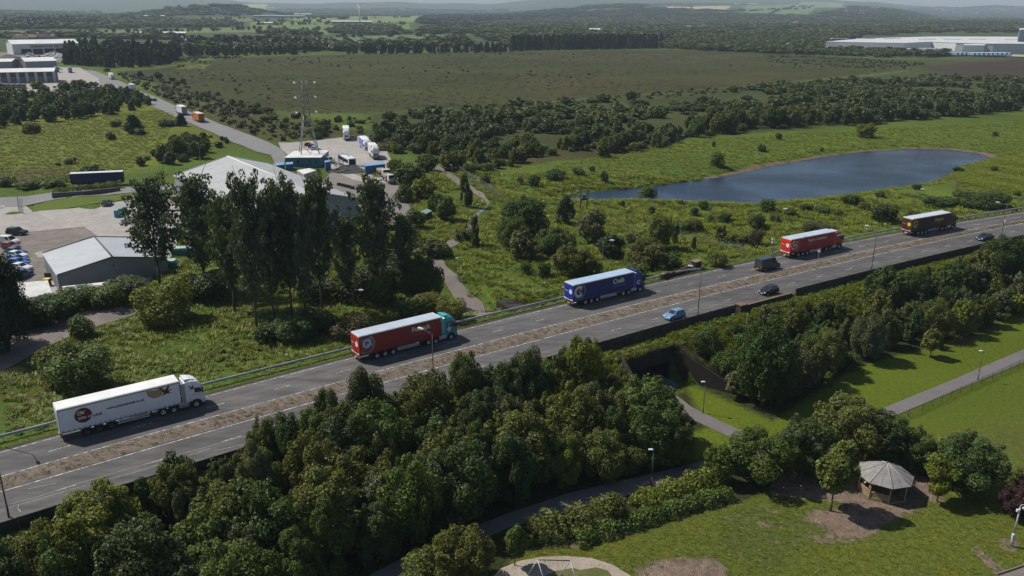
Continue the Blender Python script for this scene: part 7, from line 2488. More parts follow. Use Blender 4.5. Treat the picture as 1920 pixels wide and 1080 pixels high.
def mesh_fence(label, px, h, post, meshmat, step, name='mesh_fence'):
    P = [np.array(G(u, v)) for u, v in px]
    t = thing(name, label, 'fence', tuple(P[0]))
    o = P[0]
    k = 0
    for a, b in zip(P[:-1], P[1:]):
        n = max(1, int(np.linalg.norm(b - a) / step))
        for i in range(n):
            p, q = a + (b - a) * i / n - o, a + (b - a) * (i + 1) / n - o
            p[2], q[2] = hz(*(p + o)[:2]) - o[2], hz(*(q + o)[:2]) - o[2]
            k += 1
            if k < 95:
                MB().tube((p[0], p[1], p[2] - .1), (p[0], p[1], p[2] + h + .08), .035, .035, 6).build('post', post, t)
            mb = MB()
            ln = np.linalg.norm(q - p)
            nv = max(2, int(ln / .14))
            for j in range(nv):
                c = p + (q - p) * (j + .5) / nv
                mb.tube((c[0], c[1], c[2] + .05), (c[0], c[1], c[2] + h), .008, .008, 3, False)
            for zz in np.linspace(.08, h, 6):
                mb.tube((p[0], p[1], p[2] + zz), (q[0], q[1], q[2] + zz), .012, .012, 3, False)
            if k < 95:
                mb.build('mesh_panel', meshmat, t)
    return t
M_GRN = pm('green_wire', (0.020, 0.045, 0.022), 0.6, 0.3, 0, 0.2)
M_GALV = pm('pale_wire', (0.16, 0.18, 0.17), 0.6, 0.3, 0, 0.2)
mesh_fence('low dark green mesh fence along the park path lawn', [(1675, 793), (1730, 770), (1800, 738), (1860, 711), (1925, 681), (1990, 652)], 1.15, M_GRN, M_GRN, 2.4)
mesh_fence('pale weldmesh fence crossing the meadow below the pond', [(1138, 428), (1190, 434), (1245, 442), (1300, 455), (1350, 466), (1400, 475)], 2.2, M_GALV, M_GALV, 3.0)
mesh_fence('grey weldmesh fence beside the upper winding path', [(842, 310), (868, 328), (905, 352), (935, 374)], 2.2, M_GALV, M_GALV, 3.2)
mesh_fence('dark palisade fence along the back of the concrete yard', [(543, 268), (580, 264), (640, 257), (690, 254), (716, 262)], 2.3, M_POST, pm('palisade_steel', (0.08, 0.09, 0.09), 0.6, 0.3, 0.2), 3.0, 'palisade_fence')
mesh_fence('short grey fence below the little green hut', [(760, 366), (775, 378)], 2.0, M_GALV, M_GALV, 3.0)
mesh_fence('grey mesh fence on the grass strip beside the parked trailer', [(33, 372), (36, 398), (45, 402)], 2.0, M_GALV, M_GALV, 3.0)

def swing():
    t0 = np.array(G(1045, 1092))
    t = thing('swing_frame', 'white A-frame swing at the bottom edge of the play area', 'swing', tuple(t0))
    m = pm('white_tube', (0.55, 0.56, 0.55), 0.4, 0.4, 0, 0.1)
    h = 2.5
    ends = (np.array((-2.0, .2)), np.array((1.2, .1)))
    for e in ends:
        for s_ in (-1, 1):
            MB().tube((e[0], e[1], h), (e[0] + s_ * .9, e[1] - s_ * 1.0, 0), .05, .05, 8).build('leg', m, t)
    MB().tube((ends[0][0], ends[0][1], h), (ends[1][0], ends[1][1], h), .055, .055, 8).build('top_bar', pm('dark_bar', (0.08, 0.08, 0.08)), t)
    for k in (.3, .7):
        p = ends[0] + (ends[1] - ends[0]) * k
        c = MB()
        for s_ in (-.25, .25):
            c.tube((p[0] + s_, p[1], h), (p[0] + s_, p[1], .55), .012, .012, 4)
        sw = c.build('chain', M_CHAS, t)
        MB().bbox(p[0] - .28, p[0] + .28, p[1] - .12, p[1] + .12, .5, .56, .02).build('swing_seat', M_CHAS, t)
swing()
x, y, z = G(1290, 792)
bd_ = thing('boulder', 'dark boulder at the edge of the path below the underpass', 'boulder', (x, y, z))
bmk = bmesh.new()
bmesh.ops.create_icosphere(bmk, subdivisions=2, radius=.75)
g = random.Random(3)
mb = MB()
mb.add([(v.co.x * g.uniform(.85, 1.1), v.co.y * g.uniform(.85, 1.1), max(v.co.z * g.uniform(.7, .9) + .35, -.1)) for v in bmk.verts], [[v.index for v in f.verts] for f in bmk.faces])
bmk.free()
mb.build('rock', pm('dark_rock', (0.05, 0.047, 0.043), 0.9, 0.2, 0, 0.4, 3), bd_)
for u, v, vt, lab in [(1205, 930, 918, 'left low bollard beside the dark park path'), (1244, 915, 906, 'right low bollard beside the dark park path')]:
    x, y, z = G(u, v)
    b_ = thing('bollard', lab, 'bollard', (x, y, z))
    MB().tube((0, 0, -.1), (0, 0, 1.0), .09, .08, 8).build('bollard_body', M_CHAS, b_)
kp = [np.array(G(u, v)) for u, v in [(1868, 1079), (1895, 1070), (1930, 1058), (1980, 1042)]]
kb = thing('kerb', 'timber edging board at the bottom right corner', 'kerb', tuple(kp[0]))
mb = MB()
for a, b in zip(kp[:-1], kp[1:]):
    mb.obox((a + b)[:2] / 2 - kp[0][:2], (b - a)[:2], np.linalg.norm((b - a)[:2]) / 2, .08, -.1, .22)
mb.build('board', pm('grey_timber', (0.16, 0.145, 0.12)), kb)

def h_pole():
    x, y, z = G(1094, 397)
    h = height_to(x, y, z, 352)
    t = thing('power_pole', 'double wooden power pole with a transformer beside the pond', 'power pole', (x, y, z))
    e = np.array((math.cos(R(20)), math.sin(R(20))))
    for s_ in (-.95, .95):
        MB().tube((e[0] * s_, e[1] * s_, -.2), (e[0] * s_, e[1] * s_, h), .14, .10, 8).build('pole', M_DARKWOOD, t)
    MB().obox((0, 0), e, 1.7, .07, h - .3, h - .14).obox((0, 0), e, 1.1, .06, h * .48, h * .55).build('crossarm', M_DARKWOOD, t)
    MB().bbox(-.45, .45, -.35, .35, h * .55, h * .55 + 1.1, .06).build('transformer', pm('transformer_grey', (0.10, 0.11, 0.13)), t)
    for s_ in (-1.5, 0, 1.5):
        MB().tube((e[0] * s_, e[1] * s_, h - .14), (e[0] * s_, e[1] * s_, h + .18), .06, .05, 7).build('insulator', M_TYRE, t)
h_pole()

def pylon():
    x, y, z = G(581, 304)
    h = height_to(x, y, z, 146)
    t = thing('pylon', 'tall steel lattice pylon beside the blue cabin', 'pylon', (x, y, z), R(20))
    m = pm('pylon_steel', (0.20, 0.21, 0.21), 0.6, 0.4, 0.3, 0.15)
    b0, b1 = 3.6, .95
    wz = h * .56
    def half(zz):
        return b0 + (b1 - b0) * min(zz / wz, 1)
    mb = MB()
    cs = ((-1, -1), (1, -1), (1, 1), (-1, 1))
    for c in cs:
        mb.tube((c[0] * b0, c[1] * b0, -.3), (c[0] * b1, c[1] * b1, wz), .15, .12, 5)
        mb.tube((c[0] * b1, c[1] * b1, wz), (c[0] * b1 * .75, c[1] * b1 * .75, h * .97), .12, .09, 5)
    mb.build('leg', m, t)
    mb = MB()
    lv = [0, .22, .38, .49, .56, .63, .70, .77, .84, .91, .97]
    for i in range(len(lv) - 1):
        za, zb_ = lv[i] * h, lv[i + 1] * h
        a, b = half(za), half(zb_)
        if za >= wz: a = b = b1 * .9
        for k in range(4):
            c, d2 = cs[k], cs[(k + 1) % 4]
            mb.tube((c[0] * a, c[1] * a, za), (d2[0] * b, d2[1] * b, zb_), .06, .06, 4)
            mb.tube((d2[0] * a, d2[1] * a, za), (c[0] * b, c[1] * b, zb_), .06, .06, 4)
            if i > 1:
                mb.tube((c[0] * a, c[1] * a, za), (d2[0] * a, d2[1] * a, za), .05, .05, 4)
    mb.build('bracing', m, t)
    MB().tube((0, 0, h * .95), (0, 0, h), .08, .04, 5).build('peak', m, t)
    for k, zz in enumerate((.60, .775, .945)):
        ar = MB()
        L_ = 3.1
        for s_ in (-1, 1):
            for yy in (-.6, .6):
                ar.tube((s_ * .8, yy, zz * h), (s_ * L_, yy * .5, zz * h + .1), .08, .06, 4)
                ar.tube((s_ * .8, yy, zz * h + 1.3), (s_ * L_, yy * .5, zz * h + .1), .06, .05, 4)
        ar.build('crossarm', m, t)
        for s_ in (-1, 1):
            for yy in (-1, 1):
                ins = MB()
                for q in range(6):
                    ins.tube((s_ * (L_ + .15), yy * (.35 + q * .36), zz * h + .05), (s_ * (L_ + .15), yy * (.35 + q * .36 + .26), zz * h - .02), .27, .27, 8)
                ins.build('insulator', pm('glass_insulator', (0.55, 0.56, 0.56), 0.3, 0.5), t)
pylon()

def turbine():
    x, y, z = G(675, 44)
    h = height_to(x, y, z, 9)
    t = thing('wind_turbine', 'white wind turbine standing among the far fields', 'wind turbine', (x, y, z), R(30))
    m = pm('turbine_white', (0.70, 0.71, 0.72), 0.5, 0.3, 0, 0.03)
    MB().tube((0, 0, -1), (0, 0, h), 2.0, 1.3, 14).build('tower', m, t)
    MB().bbox(-2.2, 4, -1.4, 1.4, h - .4, h + 2.4, .5).build('nacelle', m, t)
    MB().tube((-2.2, 0, h + 1), (-3.8, 0, h + 1), 1.3, .5, 10).build('hub', m, t)
    for k in range(3):
        a = R(85 + 120 * k)
        L_ = 22
        e = np.array((0, math.cos(a), math.sin(a)))
        s_ = np.array((0, -math.sin(a), math.cos(a)))
        c = np.array((-3, 0, h + 1))
        vs = []
        for r_, w_, th in ((1, .6, .5), (4, 1.3, .35), (L_ * .6, .8, .2), (L_, .2, .08)):
            for q in ((-1, 0), (0, 1), (1, 0), (0, -1)):
                vs.append(tuple(c + e * r_ + s_ * w_ * q[0] + np.array((th * q[1], 0, 0))))
        MB().add(vs, [(i * 4 + j, i * 4 + (j + 1) % 4, i * 4 + 4 + (j + 1) % 4, i * 4 + 4 + j) for i in range(3) for j in range(4)] + [(3, 2, 1, 0), (12, 13, 14, 15)]).build('blade', m, t)
turbine()

# ------------------------------------------------------------------ buildings
def clad(name, col, stripe=.9, sc=5.0, rough=.5, ang=0.0, depth=.85):
    if name in _pm: return _pm[name]
    s = N(name)
    geo = s.n('ShaderNodeNewGeometry').outputs['Position']
    mp = s.n('ShaderNodeMapping')
    mp.inputs['Rotation'].default_value = (0, 0, ang)
    mp.inputs['Scale'].default_value = (1, .02, .02)
    s.l(geo, mp.inputs['Vector'])
    w = s.n('ShaderNodeTexWave', wave_type='BANDS', bands_direction='X')
    w.inputs['Scale'].default_value = sc
    s.l(mp.outputs[0], w.inputs['Vector'])
    n1 = s.noise(.25, 5, .65, geo)
    c = s.mix(s.ramp(n1, .3, .72), [k * .86 for k in col], [min(k * 1.08, .9) for k in col])
    c = s.scale(c, s.ramp(w.outputs['Fac'], 0, 1, depth, 1.04))
    s.bsdf(c, rough, .35, .0, w.outputs['Fac'], .03, .6)
    _pm[name] = s.m
    return s.m

def gable_hall(name, label, eave, ridge, opp, zb, wallm, roofm, trim, ov=.3):
    """eave, opp: (back, front) roof edge corners in the world (x, y, z); ridge: (back, front)"""
    o = Vector((ridge[0][0], ridge[0][1], zb))
    t = thing(name, label, 'building', o)
    E = [Vector(p) - o for p in eave]
    Q = [Vector(p) - o for p in opp]
    A = [Vector(p) - o for p in ridge]
    w = MB()
    def dn(p): return Vector((p.x, p.y, -.3))
    for (a, b) in ((E[0], E[1]), (Q[1], Q[0])):
        w.face(dn(a)[:], dn(b)[:], b[:], a[:])
    w.face(dn(Q[0])[:], dn(E[0])[:], E[0][:], A[0][:], Q[0][:])
    w.face(dn(E[1])[:], dn(Q[1])[:], Q[1][:], A[1][:], E[1][:])
    w.build('wall', wallm, t)
    r = MB()
    lon = (A[1] - A[0]).normalized() * ov
    for (S, sg) in ((E, 1), (Q, -1)):
        out = [(S[i] - A[i]).normalized() * ov for i in (0, 1)]
        q = [A[0] - lon, A[1] + lon, S[1] + lon + out[1], S[0] - lon + out[0]]
        up_ = Vector((0, 0, .12))
        v = [(p + up_)[:] for p in q] + [(p + up_ * .2)[:] for p in q]
        r.add(v, [(0, 1, 2, 3), (7, 6, 5, 4)] + [(i, 4 + i, 4 + (i + 1) % 4, (i + 1) % 4) for i in range(4)])
    rf = r.build('roof', roofm, t)
    tr = MB()
    up_ = Vector((0, 0, .16))
    tr.tube((A[0] - lon + up_)[:], (A[1] + lon + up_)[:], .16, .16, 6)
    for k, sgn in ((0, -1), (1, 1)):
        for S in (E, Q):
            tr.tube((A[k] + lon * sgn + up_)[:], (S[k] + lon * sgn + up_)[:], .14, .14, 5)
    tr.build('roof_trim', trim, rf)
    return t, o, E, Q, A

W_TRIM = pm('white_trim', (0.62, 0.62, 0.61), 0.5)
U = lambda u, v, z: Vector((*unproj(u, v, z), z))
# big warehouse
E0, A0, Q0 = U(327, 330, 4), U(427, 294, 7), U(502, 307, 4)
Q1 = U(672, 373, 4)
dvec = Q1 - Q0
dvec.z = 0
t, o, E, Q, A = gable_hall('warehouse', 'large grey warehouse with a wide pitched roof behind the poplars', (E0, E0 + dvec), (A0, A0 + dvec), (Q0, Q1), -2.0,
    clad('warehouse_wall', (0.30, 0.32, 0.34), sc=3, ang=R(30)), clad('warehouse_roof', (0.36, 0.365, 0.365), sc=1.2, rough=.6, ang=math.atan2(dvec.y, dvec.x), depth=.93), W_TRIM)
rd_ = MB()
fr = E[1].lerp(Q[1], .35), E[1].lerp(Q[1], .55)
n_ = (A[1] - A[0]).normalized() * .06
rd_.add([(fr[0].x + n_.x, fr[0].y + n_.y, 0), (fr[1].x + n_.x, fr[1].y + n_.y, 0), (fr[1].x + n_.x, fr[1].y + n_.y, 4.5), (fr[0].x + n_.x, fr[0].y + n_.y, 4.5)], [(0, 1, 2, 3)])
rd_.build('roller_door', pm('door_grey', (0.16, 0.17, 0.18)), t)
for k in range(7):
    for S in (E, Q):
        sk = MB()
        a, b = A[0].lerp(A[1], .1 + k * .125), S[0].lerp(S[1], .1 + k * .125)
        d2 = (A[1] - A[0]).normalized() * .5
        up_ = Vector((0, 0, .15))
        q = [a.lerp(b, .35) - d2 + up_, a.lerp(b, .35) + d2 + up_, a.lerp(b, .7) + d2 + up_, a.lerp(b, .7) - d2 + up_]
        sk.add([p[:] for p in q] + [(p - up_ * .3)[:] for p in q], [(0, 1, 2, 3)] + [(i, 4 + i, 4 + (i + 1) % 4, (i + 1) % 4) for i in range(4)])
        sk.build('skylight', pm('rooflight_plastic', (0.42, 0.43, 0.42), 0.4), t)
# small grey shed
L0, L1, R0, R1 = U(80, 476, 1.3), U(107, 517, 1.3), U(177, 445, 3.1), U(211, 483, 3.1)
Q0, Q1 = R0 * 2 - L0, R1 * 2 - L1
Q0.z = Q1.z = 1.3
t, o, E, Q, A = gable_hall('shed', 'small pale grey shed with a shallow pitched roof beside the parked cars', (L0, L1), (R0, R1), (Q0, Q1), -2.0,
    clad('shed_wall', (0.20, 0.225, 0.24), sc=4, ang=R(20)), clad('shed_roof', (0.38, 0.40, 0.42), sc=2.0, rough=.5, ang=R(-60), depth=.96), pm('dark_trim', (0.06, 0.065, 0.07)), .12)
for k in (.15, .42, .7):
    a, b = E[0].lerp(E[1], k), E[0].lerp(E[1], k + .1)
    s_ = (E[0] - A[0])
    s_.z = 0
    s_ = s_.normalized() * .05
    MB().add([(a.x + s_.x, a.y + s_.y, .3), (b.x + s_.x, b.y + s_.y, .3), (b.x + s_.x, b.y + s_.y, 2.2), (a.x + s_.x, a.y + s_.y, 2.2)], [(3, 2, 1, 0)]).build('door', pm('door_grey', (0.16, 0.17, 0.18)), t)
m_ = E[1].lerp(Q[1], .5)
fr_ = (A[1] - A[0]).normalized()
MB().tube((m_.x + fr_.x * .02, m_.y + fr_.y * .02, 3.6), (m_.x + fr_.x * .1, m_.y + fr_.y * .1, 3.6), .15, .15, 8).build('vent', M_CHAS, t)

def flat_block(name, label, px, zt, zb, wallm, roofm, cat='building', par=.12):
    P = [U(u, v, zt) for u, v in px]
    o = Vector((P[0].x, P[0].y, zb))
    t = thing(name, label, cat, o)
    q = [(p.x - o.x, p.y - o.y) for p in P]
    ar = sum(q[i][0] * q[(i + 1) % len(q)][1] - q[(i + 1) % len(q)][0] * q[i][1] for i in range(len(q)))
    if ar < 0: q = q[::-1]
    MB().slab(q, -.4, zt - zb - .03).build('wall', wallm, t)
    c = np.array(q).mean(0)
    q2 = [tuple(c + (np.array(p) - c) * 1.03) for p in q]
    MB().slab(q2, zt - zb - .028, zt - zb + par).build('roof', roofm, t)
    return t, o, q
M_BLUEW = clad('blue_cabin_wall', (0.065, 0.155, 0.24), sc=2, ang=R(20))
M_PALER = pm('pale_flat_roof', (0.58, 0.57, 0.55), 0.7, 0.2, 0, 0.15, 0.3)
t, o, q = flat_block('cabin', 'long blue cabin with a white flat roof below the pylon', [(534, 296), (553, 283), (616, 282.5), (601, 295.5)], 1.0, -2.0, M_BLUEW, M_PALER)
qa, qb = Vector((*q[0], 0)), None
lo_ = U(534, 296, 1.0) - o
hi_ = U(601, 295.5, 1.0) - o
nn = Vector((hi_.y - lo_.y, -(hi_.x - lo_.x), 0)).normalized() * .05
for k in (.14, .34, .66, .85):
    a, b = lo_.lerp(hi_, k), lo_.lerp(hi_, k + .04)
    MB().add([(a.x + nn.x, a.y + nn.y, 1.1), (b.x + nn.x, b.y + nn.y, 1.1), (b.x + nn.x, b.y + nn.y, 2.2), (a.x + nn.x, a.y + nn.y, 2.2)], [(0, 1, 2, 3)]).build('window', glass(), t)
t, o, q = flat_block('cabin', 'white stained flat roofed cabin beside the small grey shed', [(34, 532), (89, 527), (97, 552), (40, 561)], .9, -2.0, clad('cabin_wall', (0.40, 0.41, 0.42), sc=3), verge_mat('stained_roof', (0.48, 0.47, 0.45), (0.60, 0.59, 0.57), (0.36, 0.40, 0.41), .5))
flat_block('lean_to', 'low store with a broken white roof at the foot of the small grey shed', [(118, 538), (205, 529), (203, 536), (120, 546)], .2, -2.0, clad('cabin_wall', (0.4, 0.41, 0.42)), M_PALER)
flat_block('store', 'low white roofed store beside the warehouse eave', [(557, 320), (580, 316), (592, 320), (570, 327)], .6, -2.0, clad('cabin_wall', (0.4, 0.41, 0.42)), M_PALER)
flat_block('hut', 'little green roofed hut beside the winding path', [(788, 398), (800, 392), (810, 396), (798, 402)], .2, -2.0, pm('hut_wall', (0.05, 0.06, 0.055)), pm('hut_roof', (0.16, 0.24, 0.21)))
M_CBLUE = clad('container_blue', (0.035, 0.11, 0.26), sc=4, ang=R(20))
for px, zt, lab in [([(517, 306), (533, 305), (533, 309), (517, 311)], .2, 'pale blue container left of the blue cabin front'), ([(536, 305), (549, 304), (549, 308), (536, 309)], .2, 'pale blue container directly before the blue cabin'),
                    ([(683, 308), (719, 304), (722, 308), (685, 312)], .6, 'long blue grey container beyond the dark heap')]:
    flat_block('container', lab, px, zt, -2.0, M_CBLUE, pm('container_top', (0.16, 0.30, 0.46), 0.5), 'container')
flat_block('container', 'upright blue box beside the white pickup', [(608, 302), (617, 301), (620, 303), (610, 305)], .5, -2.0, M_CBLUE, pm('container_top', (0.16, 0.30, 0.46), 0.5), 'container')
for u, v, c, lab in [(90, 536, (0.25, 0.02, 0.03), 'red bin with a yellow lid beside the small grey shed'), (92, 524, (0.03, 0.04, 0.04), 'dark bin by the side door of the grey shed')]:
    x, y, z = G(u, v)
    b_ = thing('bin', lab, 'bin', (x, y, z + .1))
    MB().bbox(-.5, .5, -.5, .5, 0, 1.25, .05).build('bin_body', pm('bin %.2f' % c[0], c), b_)
    MB().bbox(-.58, .58, -.58, .58, 1.253, 1.38, .05).build('lid', pm('bin_lid' if c[0] > .1 else 'bin_lid_dark', (0.6, 0.45, 0.05) if c[0] > .1 else (.05, .06, .06)), b_)
for u, v, lab in [(310, 505, 'left of the green skips glimpsed through the leftmost poplar'), (345, 480, 'right hand green skip between the two left poplars')]:
    x, y, z = G(u, v)
    s_ = thing('skip', lab, 'skip', (x, y, z + .1), R(10))
    MB().prism_y([(-2, .1), (2, .1), (2.5, 1.5), (-2.5, 1.5)], -1.2, 1.2).build('skip_body', pm('skip_green', (0.03, 0.16, 0.13), 0.6), s_)
    MB().bbox(-2.2, 2.2, -1.0, 1.0, 1.503, 1.9, .15).build('load', pm('pale_load', (0.32, 0.40, 0.37), 0.9, 0.1, 0, 0.4, 2), s_)

def coach(label, u, v, deg, dz=.2):
    x, y, z = G(u, v)
    t = thing('coach', label, 'coach', (x, y, z + dz), R(deg))
    m = pm('coach_white', (0.64, 0.64, 0.63), 0.35, 0.4)
    b = MB()
    b.bbox(0, 12, -1.25, 1.25, .35, 3.3, .15)
    bo = b.build('body', m, t)
    for s_ in (-1, 1):
        w = MB()
        w.box(.6, 11.2, s_ * 1.255 - .012, s_ * 1.255 + .012, 1.6, 2.7)
        w.build('side_window', glass(), bo)
    w = MB()
    w.box(11.99, 12.025, -1.05, 1.05, 1.2, 2.9)
    w.build('windscreen', glass(), bo)
    for xx in (2.6, 9.4):
        for s_ in (-1, 1):
            wheel(t, xx, s_ * 1.08, .5, .3, s_)
    for s_ in (-1, 1):
        MB().bbox(11.95, 12.04, s_ * .9 - .2, s_ * .9 + .2, .7, .95, .02).build('headlight', M_HEAD, bo)
coach('white coach parked behind the dark heap in the yard', 641, 306, -62)
def heap(label, u, v, rw, h, mat, seed, name='heap', cat='heap'):
    x, y, z = G(u, v)
    g = np.random.default_rng(seed)
    n, m = 22, 9
    V = []
    for j in range(m):
        k = j / (m - 1)
        for i in range(n):
            a = 2 * math.pi * i / n
            rr = rw * (1 - k) ** .8 * (1 + .22 * math.sin(a * 2 + seed) + g.normal() * .08)
            V.append((rr * math.cos(a), rr * .6 * math.sin(a), h * k * (1 + g.normal() * .05)))
    F = [(j * n + i, j * n + (i + 1) % n, (j + 1) * n + (i + 1) % n, (j + 1) * n + i) for j in range(m - 1) for i in range(n)]
    o = MB().add(V, F).build(name, mat)
    o.location = (x, y, z)
    tag(o, label, cat)
    return o
heap('dark grey gravel heap before the coach in the yard', 655, 322, 6.5, 2.2, verge_mat('dark_gravel', (0.06, 0.06, 0.062), (0.10, 0.10, 0.10), (0.04, 0.04, 0.04), 1), 3)
for u, v, lab in [(712, 327, 'flatbed truck nearest the tree line of the yard'), (722, 337, 'flatbed truck at the near corner of the yard')]:
    x, y, z = G(u, v)
    t = thing('flatbed_truck', lab, 'truck', (x, y, z + .2), R(-65), 'flatbed trucks at the yard corner')
    MB().box(0, 6, -1.2, 1.2, .9, 1.15).build('flatbed', M_CHAS, t)
    MB().bbox(.2, 4.6, -1.1, 1.1, 1.153, 2.0, .08).build('load', pm('crate_load', (0.28, 0.24, 0.20), 0.9, .1, 0, .3, 1), t)
    MB().bbox(6.1, 8.0, -1.2, 1.2, .7, 2.7, .15).build('cab', pm('cab_grey', (0.45, 0.45, 0.44)), t)
    MB().box(7.985, 8.02, -1.0, 1.0, 1.7, 2.5).build('windscreen', glass(), t)
    for xx in (1.4, 6.9):
        for s_ in (-1, 1):
            wheel(t, xx, s_ * 1.02, .45, .3, s_)
# crates, pallets and cabins about the yards
CL = 'stacks of goods in the small shed yard'
for i, (u, v, hh, c, lab) in enumerate([(228, 408, 2.6, (0.05, 0.22, 0.30), 'teal and white crate stack behind the leftmost poplar'), (240, 420, 1.6, (0.40, 0.40, 0.38), 'low pale crate stack right of the teal one'), (262, 432, 1.8, (0.36, 0.30, 0.25), 'tan crate stack in the yard between poplars'),
                                        (275, 470, 1.5, (0.42, 0.41, 0.40), 'white crate stack by the grey shed gable'), (330, 445, 2.2, (0.10, 0.28, 0.26), 'green crate stack in the yard below the warehouse'), (352, 432, 2.0, (0.45, 0.45, 0.44), 'white crate stack against the warehouse gutter')]):
    x, y, z = G(u, v)
    t = thing('crate_stack', lab, 'crates', (x, y, z + .1), R(15 + 20 * i), CL)
    for k in range(3):
        MB().bbox(-1.5 + k * 1.05, -.55 + k * 1.05, -.6, .6, 0, hh * (.7 + .15 * ((k + i) % 3)), .04).build('crate', pm('crate %.2f %.2f' % (c[0], c[2]), c, .7, .2, 0, .25, 2), t)
for i, (u, v, c, lab) in enumerate([(5, 166, (0.22, 0.10, 0.08), 'rusty container at the far left, before the dark bays'), (14, 167, (0.10, 0.18, 0.16), 'green container second from the far left'), (24, 167, (0.26, 0.13, 0.09), 'brown container third from the far left'),
                                    (34, 167, (0.12, 0.20, 0.22), 'grey green container fourth from the far left'), (45, 167, (0.24, 0.12, 0.09), 'brown container at the right end of the row')]):
    x, y, z = G(u, v)
    t = thing('container', lab, 'container', (x, y, z + .6), R(-70), 'containers before the dark bays')
    MB().bbox(-3, 3, -1.2, 1.2, 0, 2.6, .05).build('container_body', clad('cont %.2f' % c[0], c, sc=6), t)
    for sd in (-.6, .6):
        MB().box(2.99, 3.04, sd - .55, sd + .55, .15, 2.45).build('door', pm('cont door %.2f' % c[0], [k * .9 for k in c]), t)
# barrels in a line on the driveway
for i, (u, v) in enumerate([(636, 349), (643, 350.5), (649, 352), (655, 353.5), (661, 355.5)]):
    x, y, z = G(u, v)
    b_ = tag(MB().bbox(-.55, .55, -.4, .4, 0, .8, .06).build('barrier_block', M_CHAS), 'black barrier block in the short line across the warehouse drive', 'barrier block', 'barrier blocks across the warehouse drive')
    b_.location = (x, y, z + .2)
    b_.rotation_euler = (0, 0, R(-30))
# hedge strip and wall beside the parked trailer
hd = [np.array(G(u, v)) for u, v in [(99, 372), (160, 366), (225, 358)]]
w_ = thing('low_wall', 'long grey retaining wall under the hedge below the parked blue trailer', 'wall', tuple(hd[0]))
mb = MB()
for a, b in zip(hd[:-1], hd[1:]):
    mb.obox((a + b)[:2] / 2 - hd[0][:2], (b - a)[:2], np.linalg.norm((b - a)[:2]) / 2 + .05, .25, -.3, 1.5)
mb.build('wall', pm('grey_render', (0.10, 0.10, 0.10), 0.9, .2, 0, .25, .5), w_)
hedge('hedge', [(99, 368), (160, 361), (228, 352)], 2.1, 2.2, 'olive', 'clipped hedge on top of the wall below the parked blue trailer', 9, .15)
hedge('hedge', [(-20, 352), (50, 347), (130, 341)], 1.6, 2.6, 'mid', 'rough hedge along the lane left of the parked blue trailer', 10, .3)

# far left industry
def box_hall(name, label, base_px, depth, h, wallm, roofm, rise=1.5, zb=None, cat='building'):
    """hall from its front wall's foot (two pixels), depth away from the camera, eaves height"""
    a, b = np.array(G(*base_px[0])), np.array(G(*base_px[1]))
    zb = min(a[2], b[2]) if zb is None else zb
    e = (b - a)[:2]
    n = np.array((-e[1], e[0])) / np.linalg.norm(e)
    if n[1] < 0: n = -n
    o = Vector((a[0], a[1], zb))
    t = thing(name, label, cat, o)
    p = [np.zeros(2), e, e + n * depth, n * depth]
    w = MB()
    mid0, mid1 = n * depth / 2, e + n * depth / 2
    w.slab(p, -.6, h)
    w.add([(*p[0], h), (*p[3], h), (*mid0, h + rise)], [(0, 2, 1)])
    w.add([(*p[1], h), (*p[2], h), (*mid1, h + rise)], [(0, 1, 2)])
    w.build('wall', wallm, t)
    r = MB()
    eu = e / np.linalg.norm(e) * .4
    for s_, (q0, q1) in ((1, (p[0], p[1])), (-1, (p[3], p[2]))):
        v = [(*(q0 - eu - n * s_ * .4), h + .05), (*(q1 + eu - n * s_ * .4), h + .05), (*(mid1 + eu), h + rise + .15), (*(mid0 - eu), h + rise + .15)]
        v2 = [(x_, y_, z_ + .25) for x_, y_, z_ in v]
        r.add(v2 + v, [(0, 1, 2, 3), (7, 6, 5, 4)] + [(i, 4 + i, 4 + (i + 1) % 4, (i + 1) % 4) for i in range(4)])
    r.build('roof', roofm, t)
    return t, o, e, n
M_WW = clad('white_hall_wall', (0.66, 0.66, 0.65), sc=.6, depth=.9)
M_WR = pm('white_hall_roof', (0.60, 0.60, 0.58), 0.6, 0.3, 0, 0.12, 0.08)
t, o, e, n = box_hall('recycling_shed', 'long white recycling shed with dark lettering at far left', ((26, 104), (150, 101)), 38, 11, M_WW, M_WR, 3.5)
op = MB()
eu = e / np.linalg.norm(e)
EL = float(np.linalg.norm(e))
for k in range(5):
    a, b = eu * (EL * (.12 + .17 * k)), eu * (EL * (.12 + .17 * k + .15))
    q = -n * .12
    op.add([(*(a + q), 0), (*(b + q), 0), (*(b + q), 6.2), (*(a + q), 6.2)], [(0, 1, 2, 3)])
op.build('bay_opening', pm('dark_bay', (0.03, 0.028, 0.025), .9), t)
lt = lettering('lettering', 'DEM-MASTER RECYCLING', EL * .66, 2.9, pm('dark_letters', (0.06, 0.07, 0.09)), None, (0, 0, 0), .02)
lt.parent = t
a = math.atan2(eu[1], eu[0])
lt.rotation_euler = (0, 0, a)
lt.location = (*(eu * EL * .26 - n * .15), 7.2)
t, o, e, n = box_hall('workshop_row', 'white roofed workshop row with a line of dark bays', ((-70, 160), (104, 156)), 22, 7.5, pm('bay_dark', (0.05, 0.055, 0.06)), M_WR, 1.6)
eu = e / np.linalg.norm(e)
EL = float(np.linalg.norm(e))
for k in range(11):
    c = eu * EL * k / 10
    MB().obox(c - n * .2, eu, .9, .25, -.5, 7.45).build('pillar', pm('pillar_pale', (0.34, 0.36, 0.40)), t)
for k in range(10):
    a, b = eu * (EL * (k + .18) / 10) - n * .1, eu * (EL * (k + .82) / 10) - n * .1
    MB().add([(*a, 0), (*b, 0), (*b, 4.5), (*a, 4.5)], [(0, 1, 2, 3)]).build('bay_door', pm('bay_door', (0.13, 0.14, 0.15)), t)
